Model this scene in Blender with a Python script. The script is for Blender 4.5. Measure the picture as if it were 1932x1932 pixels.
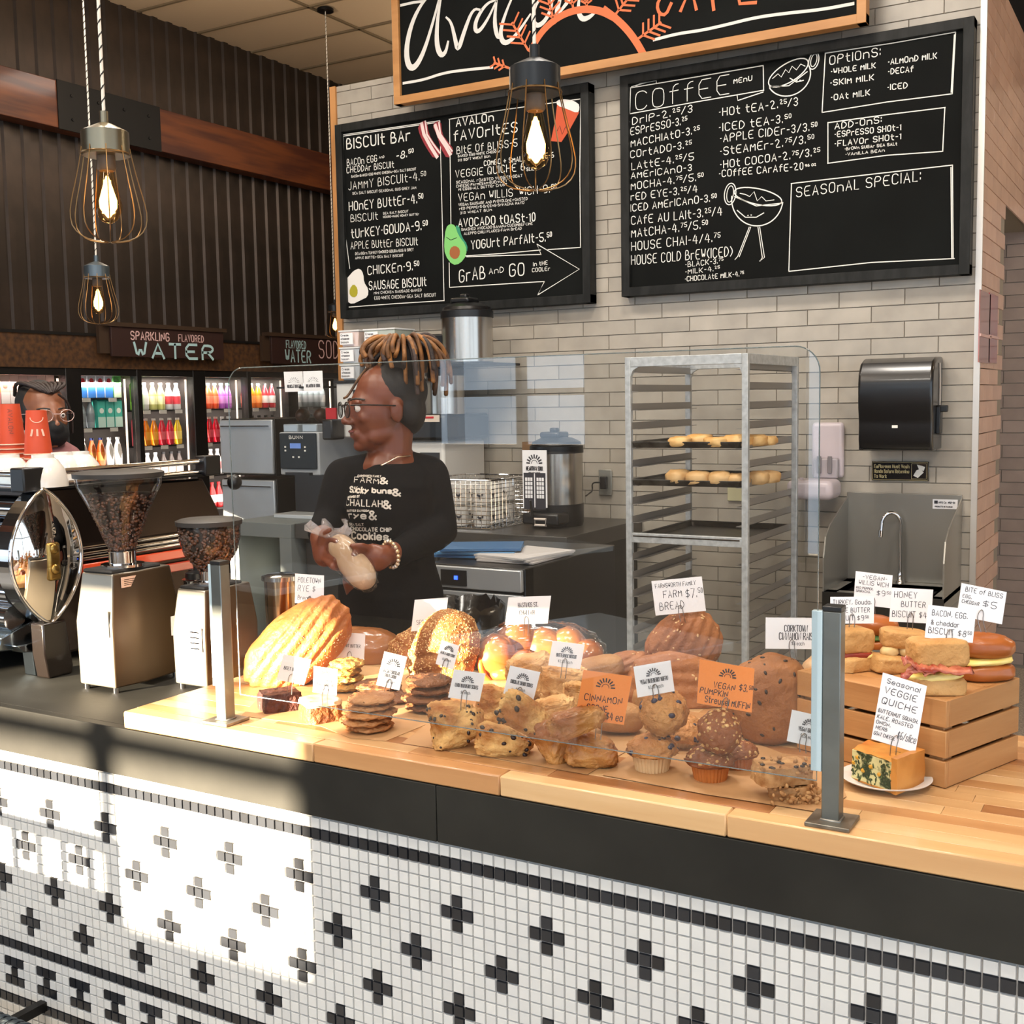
import bpy, math, random
from mathutils import Vector as V, Matrix, noise, Euler
R=math.radians; PI=math.pi
for o in list(bpy.data.objects): bpy.data.objects.remove(o)
S=bpy.context.scene; C=S.collection
random.seed(7)
# ---------------- camera
H=1.65; FPX=2189.28
yaw,pit,rol=R(-30.23314),R(-5.45899),R(-.99102)
_f=V((math.sin(yaw)*math.cos(pit),math.cos(yaw)*math.cos(pit),math.sin(pit)))
_r=V((math.cos(yaw),-math.sin(yaw),0)); _u=_r.cross(_f)
CR=_r*math.cos(rol)+_u*math.sin(rol); CU=-_r*math.sin(rol)+_u*math.cos(rol); CF=_f
cd=bpy.data.cameras.new('camera'); cam=bpy.data.objects.new('camera',cd); C.objects.link(cam)
cam.matrix_world=Matrix(((CR.x,CU.x,-CF.x,0),(CR.y,CU.y,-CF.y,0),(CR.z,CU.z,-CF.z,H),(0,0,0,1)))
cd.sensor_width=36; cd.lens=FPX/1932*36; cd.clip_start=.05; cd.clip_end=100
S.camera=cam
S.view_settings.view_transform='Standard'; S.view_settings.look='None'; S.view_settings.gamma=1
S.view_settings.use_curve_mapping=False; S.view_settings.exposure=-0.47
# ---------------- sky and sun
W=bpy.data.worlds.new('world'); S.world=W; W.use_nodes=True
_b=W.node_tree.nodes['Background']; _b.inputs[0].default_value=(.70,.84,1,1); _b.inputs[1].default_value=4.0
sd=bpy.data.lights.new('sun','SUN'); sd.energy=105; sd.color=(1,.84,.62); sd.angle=R(.6)
sun=bpy.data.objects.new('sun',sd); C.objects.link(sun)
SD=V((.40,1,-.128)).normalized(); sun.rotation_euler=SD.to_track_quat('-Z','Y').to_euler()
def area(loc,to,size,e,col,sy=None,portal=False):
    l=bpy.data.lights.new('lamp','AREA'); l.energy=e; l.color=col; l.size=size
    if sy: l.shape='RECTANGLE'; l.size_y=sy
    o=bpy.data.objects.new('area_light',l); C.objects.link(o); o.location=loc
    o.rotation_euler=(V(to)-V(loc)).to_track_quat('-Z','Y').to_euler()
    if portal: l.cycles.is_portal=True
    return o
WARM=(1,.92,.82)
# recessed ceiling panels of the cafe
for x,y,e in ((-3.2,.6,95),(-1.2,.6,78),(.8,.8,66),(-3.4,3.3,75),(-1.6,3.3,95),(-5.4,3.6,22),(-2.4,-1.6,90),(.6,-1.6,110),(-4.6,7.0,30)):
    area((x,y,4.5),(x,y,0),.6,e,WARM,.6)
def glow(loc,e,r=.22):
    l=bpy.data.lights.new('fill_point','POINT'); l.energy=e; l.color=(1,.80,.58); l.shadow_soft_size=r
    o=bpy.data.objects.new('added_fill_light',l); C.objects.link(o); o.location=loc
# unseen point fills added to brighten the ceiling and walls
for q in ((-3.0,1.2,3.95,60),(-5.3,5.6,3.9,60),(-4.6,8.0,3.9,40),(.2,2.2,3.9,40),(-5.4,1.8,3.9,30),(1.3,6.3,3.2,55)): glow(q[:3],q[3])
# daylight portals in the windows (openings built below)
area((-1,-3.95,3.0),(-1,0,3.0),11.6,1,(1,1,1),1.7,True)
area((-4.2,-3.95,1.65),(-4.2,0,1.65),1.4,1,(1,1,1),.8,True)
area((-6.8,-.4,1.33),(0,-.4,1.33),5,1,(1,1,1),.85,True)
area((4.95,-.2,1.6),(0,-.2,1.6),6.4,1,(1,1,1),2.6,True)
# ---------------- pixel helpers: turn a measured pixel of the photograph into a point on a real plane
def ray(px,py): return CR*((px-966)/FPX)+CU*(-(py-966)/FPX)+CF
def w(px,py,X=None,Y=None,Z=None,D=None):
    r=ray(px,py)
    t=D if D is not None else X/r.x if X is not None else Y/r.y if Y is not None else (Z-H)/r.z
    return V((0,0,H))+r*t
def dep(p): return (V(p)-V((0,0,H))).dot(CF)
# ---------------- materials
def lin(h):
    c=[int(h[i:i+2],16)/255 for i in (0,2,4)]
    return tuple(x/12.92 if x<=.04045 else ((x+.055)/1.055)**2.4 for x in c)+(1,)
_M={}
def mat(name,col,rough=.5,metal=0,c2=None,sc=8,bump=0,bs=None,rnd=0,spec=.5,coat=0,emit=0,ecol=None,tr=0,alpha=1,stretch=(1,1,1),lo=.4,hi=.6,det=4,sss=0,bd=.004,tex='n'):
    if name in _M: return _M[name]
    m=bpy.data.materials.new(name); _M[name]=m; m.use_nodes=True
    N=m.node_tree.nodes; L=m.node_tree.links; b=N['Principled BSDF']
    col=lin(col) if isinstance(col,str) else col
    b.inputs['Base Color'].default_value=col; b.inputs['Roughness'].default_value=rough; b.inputs['Metallic'].default_value=metal
    b.inputs['Specular IOR Level'].default_value=spec; b.inputs['Coat Weight'].default_value=coat; b.inputs['Coat Roughness'].default_value=.1
    b.inputs['Transmission Weight'].default_value=tr; b.inputs['Alpha'].default_value=alpha
    if sss: b.inputs['Subsurface Weight'].default_value=sss; b.inputs['Subsurface Scale'].default_value=.01; b.inputs['Subsurface Radius'].default_value=(1,.5,.3)
    if emit: b.inputs['Emission Color'].default_value=lin(ecol) if ecol else col; b.inputs['Emission Strength'].default_value=emit
    src=None
    if c2 or bump:
        tc=N.new('ShaderNodeTexCoord'); mp=N.new('ShaderNodeMapping'); mp.inputs['Scale'].default_value=stretch
        L.new(tc.outputs['Object'],mp.inputs[0])
        oi=N.new('ShaderNodeObjectInfo'); ge=N.new('ShaderNodeNewGeometry'); ad=N.new('ShaderNodeMath'); ad.operation='ADD'
        L.new(oi.outputs['Random'],ad.inputs[0]); L.new(ge.outputs['Random Per Island'],ad.inputs[1])
        fr=N.new('ShaderNodeMath'); fr.operation='FRACT'; L.new(ad.outputs[0],fr.inputs[0])
        off=N.new('ShaderNodeVectorMath'); off.operation='SCALE'; off.inputs[0].default_value=(37,19,53); L.new(fr.outputs[0],off.inputs['Scale'])
        av=N.new('ShaderNodeVectorMath'); L.new(mp.outputs[0],av.inputs[0]); L.new(off.outputs[0],av.inputs[1])
        vec=av.outputs[0] if rnd else mp.outputs[0]
    if c2:
        if tex=='v': n=N.new('ShaderNodeTexVoronoi'); n.inputs['Scale'].default_value=sc; out=n.outputs['Distance']
        else: n=N.new('ShaderNodeTexNoise'); n.inputs['Scale'].default_value=sc; n.inputs['Detail'].default_value=det; out=n.outputs[0]
        L.new(vec,n.inputs['Vector'])
        cr=N.new('ShaderNodeValToRGB'); e=cr.color_ramp.elements; e[0].position=lo; e[1].position=hi
        e[0].color=col; e[1].color=lin(c2) if isinstance(c2,str) else c2
        L.new(out,cr.inputs[0]); src=cr.outputs[0]
        if rnd:
            hs=N.new('ShaderNodeHueSaturation'); mr=N.new('ShaderNodeMapRange')
            mr.inputs['To Min'].default_value=1-rnd; mr.inputs['To Max'].default_value=1+rnd
            L.new(fr.outputs[0],mr.inputs[0]); L.new(mr.outputs[0],hs.inputs['Value']); L.new(src,hs.inputs['Color']); src=hs.outputs[0]
        L.new(src,b.inputs['Base Color'])
    if bump:
        n2=N.new('ShaderNodeTexNoise'); n2.inputs['Scale'].default_value=bs or sc*3; n2.inputs['Detail'].default_value=5; L.new(vec,n2.inputs['Vector'])
        bp=N.new('ShaderNodeBump'); bp.inputs['Strength'].default_value=bump; bp.inputs['Distance'].default_value=bd
        L.new(n2.outputs[0],bp.inputs['Height']); L.new(bp.outputs[0],b.inputs['Normal'])
    return m
def glassm(name,tint=(1,1,1,1),ior=1.5,rough=.0,k=1.0):
    # thin clear sheet: transparent + mirror reflection by Fresnel
    m=bpy.data.materials.new(name); m.use_nodes=True; N=m.node_tree.nodes; L=m.node_tree.links; N.clear()
    o=N.new('ShaderNodeOutputMaterial'); t=N.new('ShaderNodeBsdfTransparent'); g=N.new('ShaderNodeBsdfGlossy'); f=N.new('ShaderNodeFresnel'); x=N.new('ShaderNodeMixShader')
    t.inputs[0].default_value=tint; g.inputs['Roughness'].default_value=rough; ge=N.new('ShaderNodeNewGeometry'); mr=N.new('ShaderNodeMapRange'); mr.inputs['To Min'].default_value=ior; mr.inputs['To Max'].default_value=1/ior; L.new(ge.outputs['Backfacing'],mr.inputs[0]); L.new(mr.outputs[0],f.inputs[0])
    mu=N.new('ShaderNodeMath'); mu.operation='MULTIPLY'; mu.inputs[1].default_value=k; mu.use_clamp=True
    L.new(f.outputs[0],mu.inputs[0]); L.new(mu.outputs[0],x.inputs[0]); L.new(t.outputs[0],x.inputs[1]); L.new(g.outputs[0],x.inputs[2]); L.new(x.outputs[0],o.inputs[0])
    return m
# ---------------- mesh builder
def wm(o):
    m=Matrix.Translation(o.location)@Euler(o.rotation_euler).to_matrix().to_4x4()
    return wm(o.parent)@m if o.parent else m
def frame(z,x=None):
    z=V(z).normalized(); a=V(x) if x is not None else (V((1,0,0)) if abs(z.x)<.9 else V((0,1,0)))
    x=(a-z*a.dot(z)).normalized(); return x,z.cross(x),z
class MB:
    def __init__(s): s.v=[];s.f=[];s.mi=[];s.m=0;s.T=None
    def add(s,vs,fs):
        n=len(s.v)
        s.v+=[(s.T@V(p)) if s.T else V(p) for p in vs]; s.f+=[tuple(i+n for i in f) for f in fs]; s.mi+=[s.m]*len(fs); return s
    def box(s,a,b):
        x0,y0,z0=a;x1,y1,z1=b
        return s.add([(x0,y0,z0),(x1,y0,z0),(x1,y1,z0),(x0,y1,z0),(x0,y0,z1),(x1,y0,z1),(x1,y1,z1),(x0,y1,z1)],[(0,3,2,1),(4,5,6,7),(0,1,5,4),(1,2,6,5),(2,3,7,6),(3,0,4,7)])
    def obox(s,c,ax,h):   # oriented box: centre, three axes, half sizes
        c=V(c);a=[V(q)*k for q,k in zip(ax,h)]
        vs=[c+a[0]*i+a[1]*j+a[2]*k for k in(-1,1) for j in(-1,1) for i in(-1,1)]
        return s.add(vs,[(0,2,3,1),(4,5,7,6),(0,1,5,4),(1,3,7,5),(3,2,6,7),(2,0,4,6)])
    def bar(s,p,q,wd,th,up=(0,0,1)):
        p=V(p);q=V(q);d=(q-p);l=d.length;d=d/l;up=V(up);sd=d.cross(up).normalized();u=sd.cross(d)
        return s.obox((p+q)/2,(d,sd,u),(l/2,wd/2,th/2))
    def hexa(s,b,t): # bottom quad, top quad
        return s.add(list(b)+list(t),[(0,3,2,1),(4,5,6,7),(0,1,5,4),(1,2,6,5),(2,3,7,6),(3,0,4,7)])
    def prism(s,pts,d):
        n=len(pts);d=V(d);pts=[V(p) for p in pts]
        return s.add(pts+[p+d for p in pts],[tuple(range(n))[::-1],tuple(range(n,2*n))]+[(i,(i+1)%n,n+(i+1)%n,n+i) for i in range(n)])
    def lathe(s,pr,c=(0,0,0),n=24,ax=(0,0,1),cap=True,flute=0,fn=0,sx=1,sy=1):
        c=V(c);X,Y_,Z_=frame(ax);vs=[];fs=[]
        for r,z in pr:
            for i in range(n):
                a=2*PI*i/n; rr=r*(1+flute*math.cos(fn*a)) if fn else r
                vs.append(c+X*(rr*math.cos(a)*sx)+Y_*(rr*math.sin(a)*sy)+Z_*z)
        for k in range(len(pr)-1):
            for i in range(n):
                j=(i+1)%n; fs.append((k*n+i,k*n+j,(k+1)*n+j,(k+1)*n+i))
        if cap: fs.append(tuple(range(n))[::-1]); fs.append(tuple(range((len(pr)-1)*n,len(pr)*n)))
        return s.add(vs,fs)
    def cyl(s,p,q,r,r2=None,n=16):
        p=V(p);q=V(q);d=q-p
        return s.lathe([(r,0),(r if r2 is None else r2,d.length)],p,n,d)
    def tube(s,pts,r,n=8,closed=False,flat=None):
        pts=[V(p) for p in pts];N=len(pts);vs=[];fs=[];px=None
        rs=r if isinstance(r,(list,tuple)) else [r]*N
        for i,p in enumerate(pts):
            a=pts[(i-1)%N] if (i>0 or closed) else p; b=pts[(i+1)%N] if (i<N-1 or closed) else p
            t=(b-a); t=t.normalized() if t.length>1e-9 else V((0,0,1))
            x=px if px is not None else (V((0,0,1)) if abs(t.z)<.9 else V((1,0,0)))
            x=(x-t*x.dot(t)).normalized();px=x;y=t.cross(x)
            for k in range(n):
                an=2*PI*k/n; vs.append(p+(x*math.cos(an)+y*math.sin(an))*rs[i])
        for i in range(N if closed else N-1):
            for k in range(n):
                k2=(k+1)%n;j=(i+1)%N; fs.append((i*n+k,i*n+k2,j*n+k2,j*n+k))
        if not closed: fs+=[tuple(range(n))[::-1],tuple(range((N-1)*n,N*n))]
        return s.add(vs,fs)
    def ell(s,c,r,rot=None,nu=16,nv=10,fn=None):
        c=V(c);r=V((r,r,r)) if isinstance(r,(int,float)) else V(r);M=rot if rot is not None else Matrix.Identity(3);vs=[];fs=[]
        def pt(a,b):
            d=V((math.cos(b)*math.cos(a),math.cos(b)*math.sin(a),math.sin(b)))
            p=V((d.x*r.x,d.y*r.y,d.z*r.z))
            if fn: p=fn(d,p)
            return c+M@p
        vs.append(pt(0,-PI/2))
        for j in range(1,nv):
            b=-PI/2+PI*j/nv
            for i in range(nu): vs.append(pt(2*PI*i/nu,b))
        vs.append(pt(0,PI/2)); L=len(vs)-1
        for i in range(nu): fs.append((0,1+(i+1)%nu,1+i)); fs.append((L,L-nu+i,L-nu+(i+1)%nu))
        for j in range(nv-2):
            for i in range(nu):
                a=1+j*nu; fs.append((a+i,a+(i+1)%nu,a+nu+(i+1)%nu,a+nu+i))
        return s.add(vs,fs)
    def rib(s,pts,wd,nrm,off=0):  # flat ribbon following pts with normal nrm
        nrm=V(nrm).normalized();pts=[V(p)+nrm*off for p in pts];n=len(pts);vs=[]
        if n<2: return s
        for i in range(n):
            t=(pts[min(i+1,n-1)]-pts[max(i-1,0)]); t=t.normalized() if t.length>1e-9 else V((1,0,0))
            sd=nrm.cross(t).normalized()*(wd/2 if not isinstance(wd,(list,tuple)) else wd[i]/2)
            e=t*(wd/4 if not isinstance(wd,(list,tuple)) else 0)*(-1 if i==0 else 1 if i==n-1 else 0)
            vs+=[pts[i]+sd+e,pts[i]-sd+e]
        return s.add(vs,[(2*i,2*i+1,2*i+3,2*i+2) for i in range(n-1)])
    def build(s,name,mats,parent=None,smooth=None,bev=0,sub=0,kind=None,label=None,bseg=2):
        me=bpy.data.meshes.new(name); vs=s.v
        if parent is not None:
            I=wm(parent).inverted(); vs=[I@p for p in vs]
        me.from_pydata([tuple(p) for p in vs],[],s.f); mats=mats if isinstance(mats,(list,tuple)) else [mats]
        for m in mats: me.materials.append(m)
        if len(mats)>1: me.polygons.foreach_set('material_index',s.mi)
        if smooth: me.shade_smooth(); 
        if smooth and smooth<180: me.set_sharp_from_angle(angle=R(smooth))
        me.update(); o=bpy.data.objects.new(name,me); C.objects.link(o)
        if parent is not None: o.parent=parent
        if bev: b=o.modifiers.new('b','BEVEL'); b.width=bev; b.segments=bseg; b.limit_method='ANGLE'; b.angle_limit=R(40); b.harden_normals=False
        if bev and not smooth: me.shade_smooth(); me.set_sharp_from_angle(angle=R(35))
        if sub: b=o.modifiers.new('s','SUBSURF'); b.levels=sub; b.render_levels=sub
        if kind: o['kind']=kind
        if label: o['label']=label
        return o
def th(name,label,cat,loc=(0,0,0),rz=0,group=None):
    o=bpy.data.objects.new(name,None); C.objects.link(o); o.location=loc; o.rotation_euler=(0,0,rz); o.empty_display_size=.05
    return tag(o,label,cat,group)
def tag(o,label,cat,group=None):
    o['label']=label; o['category']=cat
    if group: o['group']=group
    return o
def struct(o): o['kind']='structure'; return o
def dup(root,loc,rz=0,label=None,group=None):
    r=root.copy(); C.objects.link(r); r.location=loc; r.rotation_euler=(0,0,rz)
    if label: r['label']=label
    if group: r['group']=group
    for ch in list(root.children):
        c=ch.copy(); C.objects.link(c); c.parent=r
        for g in list(ch.children):
            d=g.copy(); C.objects.link(d); d.parent=c
    return r
# ---------------- single-stroke lettering
GL={'A':"00 26 40|12 32",'B':"00 06 26 35 34 23 03|23 33 42 41 30 00",'C':"45 36 16 05 01 10 30 41",'D':"00 06 26 44 42 20 00",'E':"46 06 00 40|03 33",'F':"00 06 46|03 33",'G':"45 36 16 05 01 10 30 41 43 23",'H':"06 00|46 40|03 43",'I':"00 06",'J':"36 31 20 10 01",'K':"00 06|46 02|13 40",'L':"06 00 30",'M':"00 06 22 46 40",'N':"00 06 40 46",'O':"16 05 01 10 30 41 45 36 16",'P':"00 06 36 45 44 33 03",'Q':"16 05 01 10 30 41 45 36 16|22 40",'R':"00 06 36 45 44 33 03|23 40",'S':"45 36 16 05 04 13 33 42 41 30 10 01",'T':"06 46|26 20",'U':"06 01 10 30 41 46",'V':"06 20 46",'W':"06 10 24 30 46",'X':"06 40|46 00",'Y':"06 23 46|23 20",'Z':"06 46 00 40",
'0':"16 05 01 10 20 31 35 26 16",'1':"05 16 10",'2':"05 16 26 35 34 00 40",'3':"05 16 26 35 34 23 13|23 32 31 20 10 01",'4':"26 02 42|35 30",'5':"46 06 03 33 42 41 30 10 01",'6':"36 16 03 01 10 30 41 42 33 13 02",'7':"06 46 10",'8':"23 14 15 26 36 45 44 33 13 02 01 10 30 41 42 33",'9':"43 13 04 05 16 36 45 43 41 30 10",
'.':"00 01",'-':"03 23",'*':"03 13",'/':"00 36",'$':"45 15 04 13 33 42 31 01|26 20",'&':"40 05 16 26 35 02 01 10 20 43",':':"01 02|04 05","'":"05 06",'(':"26 04 02 20",')':"06 24 22 00",',':"11 00",'+':"03 43|21 25",
'a':"44 40|43 34 14 03 01 10 30 41",'b':"06 00|03 14 34 43 41 30 10 01",'c':"43 34 14 03 01 10 30 41",'d':"46 40|43 34 14 03 01 10 30 41",'e':"02 42 43 34 14 03 01 10 30 41",'f':"36 26 15 10|04 34",'h':"06 00|03 14 34 43 40",'i':"04 00|05 06",'k':"06 00|34 02|12 30",'l':"06 00",'m':"00 04|03 14 23 20|23 34 43 40",'n':"00 04|03 14 34 43 40",'o':"14 03 01 10 30 41 43 34 14",'r':"00 04|03 14 34",'s':"43 34 14 03 12 32 41 30 10 01",'t':"16 11 20 30|04 34",'u':"04 01 10 30 41|44 40",'v':"04 20 44",'w':"04 10 23 30 44",'y':"04 22|44 00",'z':"04 44 00 40",'q':"44 40|43 34 14 03 01 10 30 41",'g':"43 34 14 03 02 11 31 42|44 41 30 10"}
_G={}
def glyph(c):
    if c not in _G:
        g=GL.get(c) or GL.get(c.upper(),'')
        _G[c]=[[(int(q[0]),int(q[1])) for q in st.split()] for st in g.split('|')] if g else []
    return _G[c]
def chaikin(p):
    if len(p)<4: return p
    o=[p[0]]
    for a,b in zip(p,p[1:]):
        o+=[tuple(i*.75+j*.25 for i,j in zip(a,b)),tuple(i*.25+j*.75 for i,j in zip(a,b))]
    return o+[p[-1]]
def layout(t):
    x=0;out=[];sc=1
    for c in t:
        if c=='^': sc=.55; continue
        if c=='_': sc=1; continue
        if c==' ': x+=3.2; sc=1; continue
        g=glyph(c); wd=max([p[0] for st in g for p in st] or [1]); out.append((g,x,sc)); x+=(wd+2.0)*sc
    return out,x-2.0
def text(mb,t,p0,p1,h,wd,nrm,up=None,slant=0,curve=True,jit=.25,off=.0015,sup=.45):
    """letters between p0 and p1 on a plane with normal nrm; h = cap height"""
    p0=V(p0);p1=V(p1);nrm=V(nrm).normalized();X=(p1-p0);L=X.length;X/=L
    U=(nrm.cross(X)).normalized() if up is None else V(up).normalized()
    out,tot=layout(t); k=L/max(tot,1)
    for g,x,sc in out:
        ja=random.uniform(-jit,jit)*.12; jy=random.uniform(-jit,jit)*.5; yo=sup*6 if sc<1 else 0
        for st in g:
            pts=chaikin(st) if curve else st
            mb.rib([p0+X*((x+a*sc)*k+(b*sc+yo)*h/6*slant)+U*((b*sc+yo+jy+a*ja)*h/6) for a,b in pts],wd*(1 if sc==1 else .8),nrm,off)
def poly(mb,pts,nrm,off):   # thin flat painted shape
    nrm=V(nrm).normalized(); n=len(pts); mb.add([V(p)+nrm*off for p in pts],[tuple(range(n))])
# ---------------- common materials
CHALK=mat('chalk_paint','E9E7E0',.8); INK=mat('marker_ink','2A2A33',.6); PAPER=mat('card_paper','F0EFF0',.6)
STEEL=mat('brushed_steel','B4B4B2',.28,1,bump=.03,bs=60,stretch=(1,1,.05)); CHROME=mat('chrome','E4E4E6',.06,1)
BLACKP=mat('black_plastic','111112',.35); BLACKM=mat('matte_black','161514',.6); SATIN=mat('satin_black_metal','1B1A19',.4,.6)
WHITEP=mat('white_plastic','DCD9DB',.35); ALU=mat('aluminium','C9CDCE',.4,.35,c2='A4A6A8',sc=40,lo=.35,hi=.75)
WIRE=mat('wire','8C8986',.3,1)
# ================= SETTING =================
def zz(z): return z+H
FLR=mat('terrazzo','8C8478',.35,c2='C9C1B2',sc=90,lo=.42,hi=.6,det=2)
b=MB();b.box((-9.5,-8,-.1),(5.2,9.8,0)); struct(b.build('floor',FLR))
CEILZ=4.59
CT=mat('ceiling_tile_white','C6AF92',.9,bump=.15,bs=120); CG=mat('ceiling_grid','7A6A52',.6)
b=MB();b.box((-9.5,-4.2,CEILZ+.03),(5.2,9.8,CEILZ+.12)); ceil=struct(b.build('ceiling',CT))
# suspended grid: tiles 1.22 x 0.61 where the photo shows them, plain beyond
tb=MB();tb.box((-.595,-.292,-.006),(.595,.292,.006)); tile0=None
def grid(mbx,x0,x1,y0,y1):
    for i in range(30):
        x=-9.4+i*1.22
        if x0-.1<=x<=x1+.1: mbx.box((x-.012,y0,CEILZ-.012),(x+.012,y1,CEILZ))
    for j in range(40):
        y=-4+j*.61
        if y0-.1<=y<=y1+.1: mbx.box((x0,y-.012,CEILZ-.012),(x1,y+.012,CEILZ))
b=MB(); grid(b,-9.4,5.1,-4,9.7); b.build('ceiling_grid',CG,ceil)
rest=MB()
for i in range(12):
    for j in range(23):
        x=-9.4+(i+.5)*1.22; y=-4+(j+.5)*.61
        if x<-3 and y>2.5 and x>-7.6:
            if tile0 is None: tile0=tb.build('ceiling_tile',CT,ceil); o=tile0
            else: o=tile0.copy(); C.objects.link(o)
            o.location=(x,y,CEILZ+.006)
        else: rest.box((x-.595,y-.292,CEILZ),(x+.595,y+.292,CEILZ+.012))
rest.build('ceiling_tiles',CT,ceil,kind='stuff')
# ---- left wall: corrugated metal above the coolers
XW=-6.86
CORR=mat('corrugated_bronze_metal','3A322C',.42,.55,c2='463B34',sc=3,bump=.05,bs=20)
b=MB(); X0,X1=XW-.3,XW-.05; b.box((X0,-4,0),(X1,-3,CEILZ+.02)); b.box((X0,-3,0),(X1,2.2,.9)); b.box((X0,-3,1.75),(X1,2.2,CEILZ+.02)); b.box((X0,2.2,0),(X1,9.8,CEILZ+.02)); wl=struct(b.build('wall_left',mat('wall_dark','2A2420',.8)))
b=MB()
for y in (-3,-1.3,.45,2.15): b.box((X0+.1,y,.9),(X0+.16,y+.05,1.75))
struct(b.build('window_4',mat('window_frame_dark','3A352F',.5)))
y=2.3;k=0
rib0=None
while y<9.8:
    if rib0 is None:
        rb=MB(); rb.prism([(0,0,0),(.018,.012,0),(.018,.062,0),(0,.074,0),(0,.15,0),(-.03,.15,0),(-.03,0,0)],(0,0,CEILZ-2.1)); rb.T=None
        rib0=rb.build('metal_rib',CORR,wl); o=rib0
    else: o=rib0.copy(); C.objects.link(o)
    o.location=(XW-.02,y,2.1); y+=.15
# wood beam with black steel joint plate
BEAM=mat('stained_beam','6E3814',.55,c2='481E0C',sc=6,stretch=(1,.2,2),bump=.1,bs=30,coat=.2)
b=MB(); b.box((XW,-2,zz(1.907)),(XW+.14,9.8,zz(2.222))); bm_=struct(b.build('trim_1',BEAM,bev=.004))
yp0=w(108,200,X=XW+.14).y; yp1=w(302,250,X=XW+.14).y
b=MB(); b.box((XW+.14,yp0,zz(1.90)),(XW+.15,yp1,zz(2.228)));
for i in range(4):
    for j in (0,1): b.cyl((XW+.15,yp0+(i+.5)*(yp1-yp0)/4,zz(1.98+.16*j)),(XW+.158,yp0+(i+.5)*(yp1-yp0)/4,zz(1.98+.16*j)),.012,n=6)
b.build('steel_plate',mat('plate_black','0E0D0D',.6,.3),bm_,bev=.002)
b=MB(); b.box((-9.5,9.6,0),(5.2,9.8,CEILZ)); struct(b.build('wall_far',mat('wall_far','2C2723',.8)))
# ---- back wall: glazed bricks laid in running bond
YW=5.5; XC=-.815; WT=zz(1.83)
BR=mat('glazed_brick','B3AB9E',.3,c2='9F978B',sc=7,lo=.3,hi=.72,rnd=.07,bump=.12,bs=14,coat=.15)
BRR=mat('glazed_brick_side_lit','D2B09C',.28,c2='C09C88',sc=7,lo=.3,hi=.72,rnd=.07,bump=.12,bs=14,coat=.15)  # brick copy made paler, putting the side wall's stronger light into its colour
GROUT=mat('grout','8C857B',.9)
b=MB(); b.box((-4.33,YW,0),(XC,YW+.3,WT)); wb=struct(b.build('wall_back',GROUT))
def brickmesh(l,h,t=.007):
    m=MB(); e=.0012; m.hexa([(0,0,0),(l,0,0),(l,0,h),(0,0,h)],[(e,-t,e),(l-e,-t,e),(l-e,-t,h-e),(e,-t,h-e)]); m.f=m.f[1:]; m.mi=m.mi[1:]; return m
BL,BH,J=.2955,.0708,.0025
rh=.0733; z0=zz(.0733*.52); # joint height measured beside the towel dispenser
xj=XC-.048
full=brickmesh(BL-J,BH).build('brick',BR,wb); full.location=(0,0,-5); cand=[]; protoF=full
for r_ in range(-24,26):
    z=z0+r_*rh
    if z>WT-.03 or z<.02: continue
    h=min(BH,WT-z)
    x=XC-.002-(.5 if r_%2 else 1)*BL*1.0
    x=XC-.162-(BL*.5 if r_%2 else 0); segs=[(x,XC-.003)] if True else []
    while x>-4.33:
        x2=max(x-BL,-4.33); segs.append((x2,x-J)); x=x2
        if x<=-4.33: break
    for a,c in segs: cand.append((a,c,z,h))
def vis(a,c,z,h):
    p=((V(((a+c)/2,YW,z+h/2))-V((0,0,H)))); d=p.dot(CF); px=966+FPX*p.dot(CR)/d; py=966-FPX*p.dot(CU)/d
    return -20<px<1950 and -10<py<1180
vis_l=[q for q in cand if vis(*q)]; vis_l.sort(key=lambda q:-q[0])
big=vis_l[:300]; bigs=set(big); restb=MB(); used=False
for q in cand:
    a,c,z,h=q
    if q in bigs:
        if abs((c-a)-(BL-J))<.004 and h==BH:
            if not used: o=protoF; used=True
            else: o=protoF.copy(); C.objects.link(o)
            o.location=(a,YW,z)
        else:
            o=brickmesh(c-a,h).build('brick',BR,wb); o.location=(a,YW,z)
    else:
        m=brickmesh(c-a,h); n=len(restb.v); restb.v+=[p+V((a,YW,z)) for p in m.v]; restb.f+=[tuple(i+n for i in f) for f in m.f]; restb.mi+=m.mi
restb.build('bricks',BR,wb,kind='stuff')
# side return with doorway, and the wall seen through it
YD=6.27; ZD=zz(.93)
b=MB(); b.box((XC-.25,YW+.001,0),(XC,YD,WT)); b.box((XC-.25,YD,ZD),(XC,8.8,WT)); b.box((XC-.25,8.4,0),(XC,8.8,ZD)); wr=struct(b.build('wall_side',GROUT))
b=MB(); b.box((-4,7.45,0),(4,7.7,3.4)); wi=struct(b.build('wall_inner',GROUT))
def bwall(parent,fx,u0,u1,za,zb,M,skip=None,shift=0,cap=300):
    n=0; r_=0; z=za
    proto=None; stuff=MB()
    while z<zb-.02:
        u=u0-(BL*.5 if r_%2 else 0)-shift
        while u<u1:
            a=max(u,u0);c=min(u+BL-J,u1)
            if c-a>.02 and not (skip and skip((a+c)/2,z)):
                fl=abs(c-a-(BL-J))<1e-4
                if fl and proto is not None and n<cap: o=proto.copy(); C.objects.link(o)
                else:
                    m=brickmesh(c-a,min(BH,zb-z)); 
                    if fx: m.v=[V((-p.y,p.x,p.z)) for p in m.v]
                    o=m.build('brick',M,parent)
                    if fl: proto=o
                o.location=(fx,a,z) if fx else (a,7.45,z); n+=1
            u+=BL
        z+=rh; r_+=1
bwall(wr,XC,YW+.012,8.3,z0-22*rh,WT,BRR,skip=lambda u,z:(u>YD-.08 and z<ZD-.02))
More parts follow.
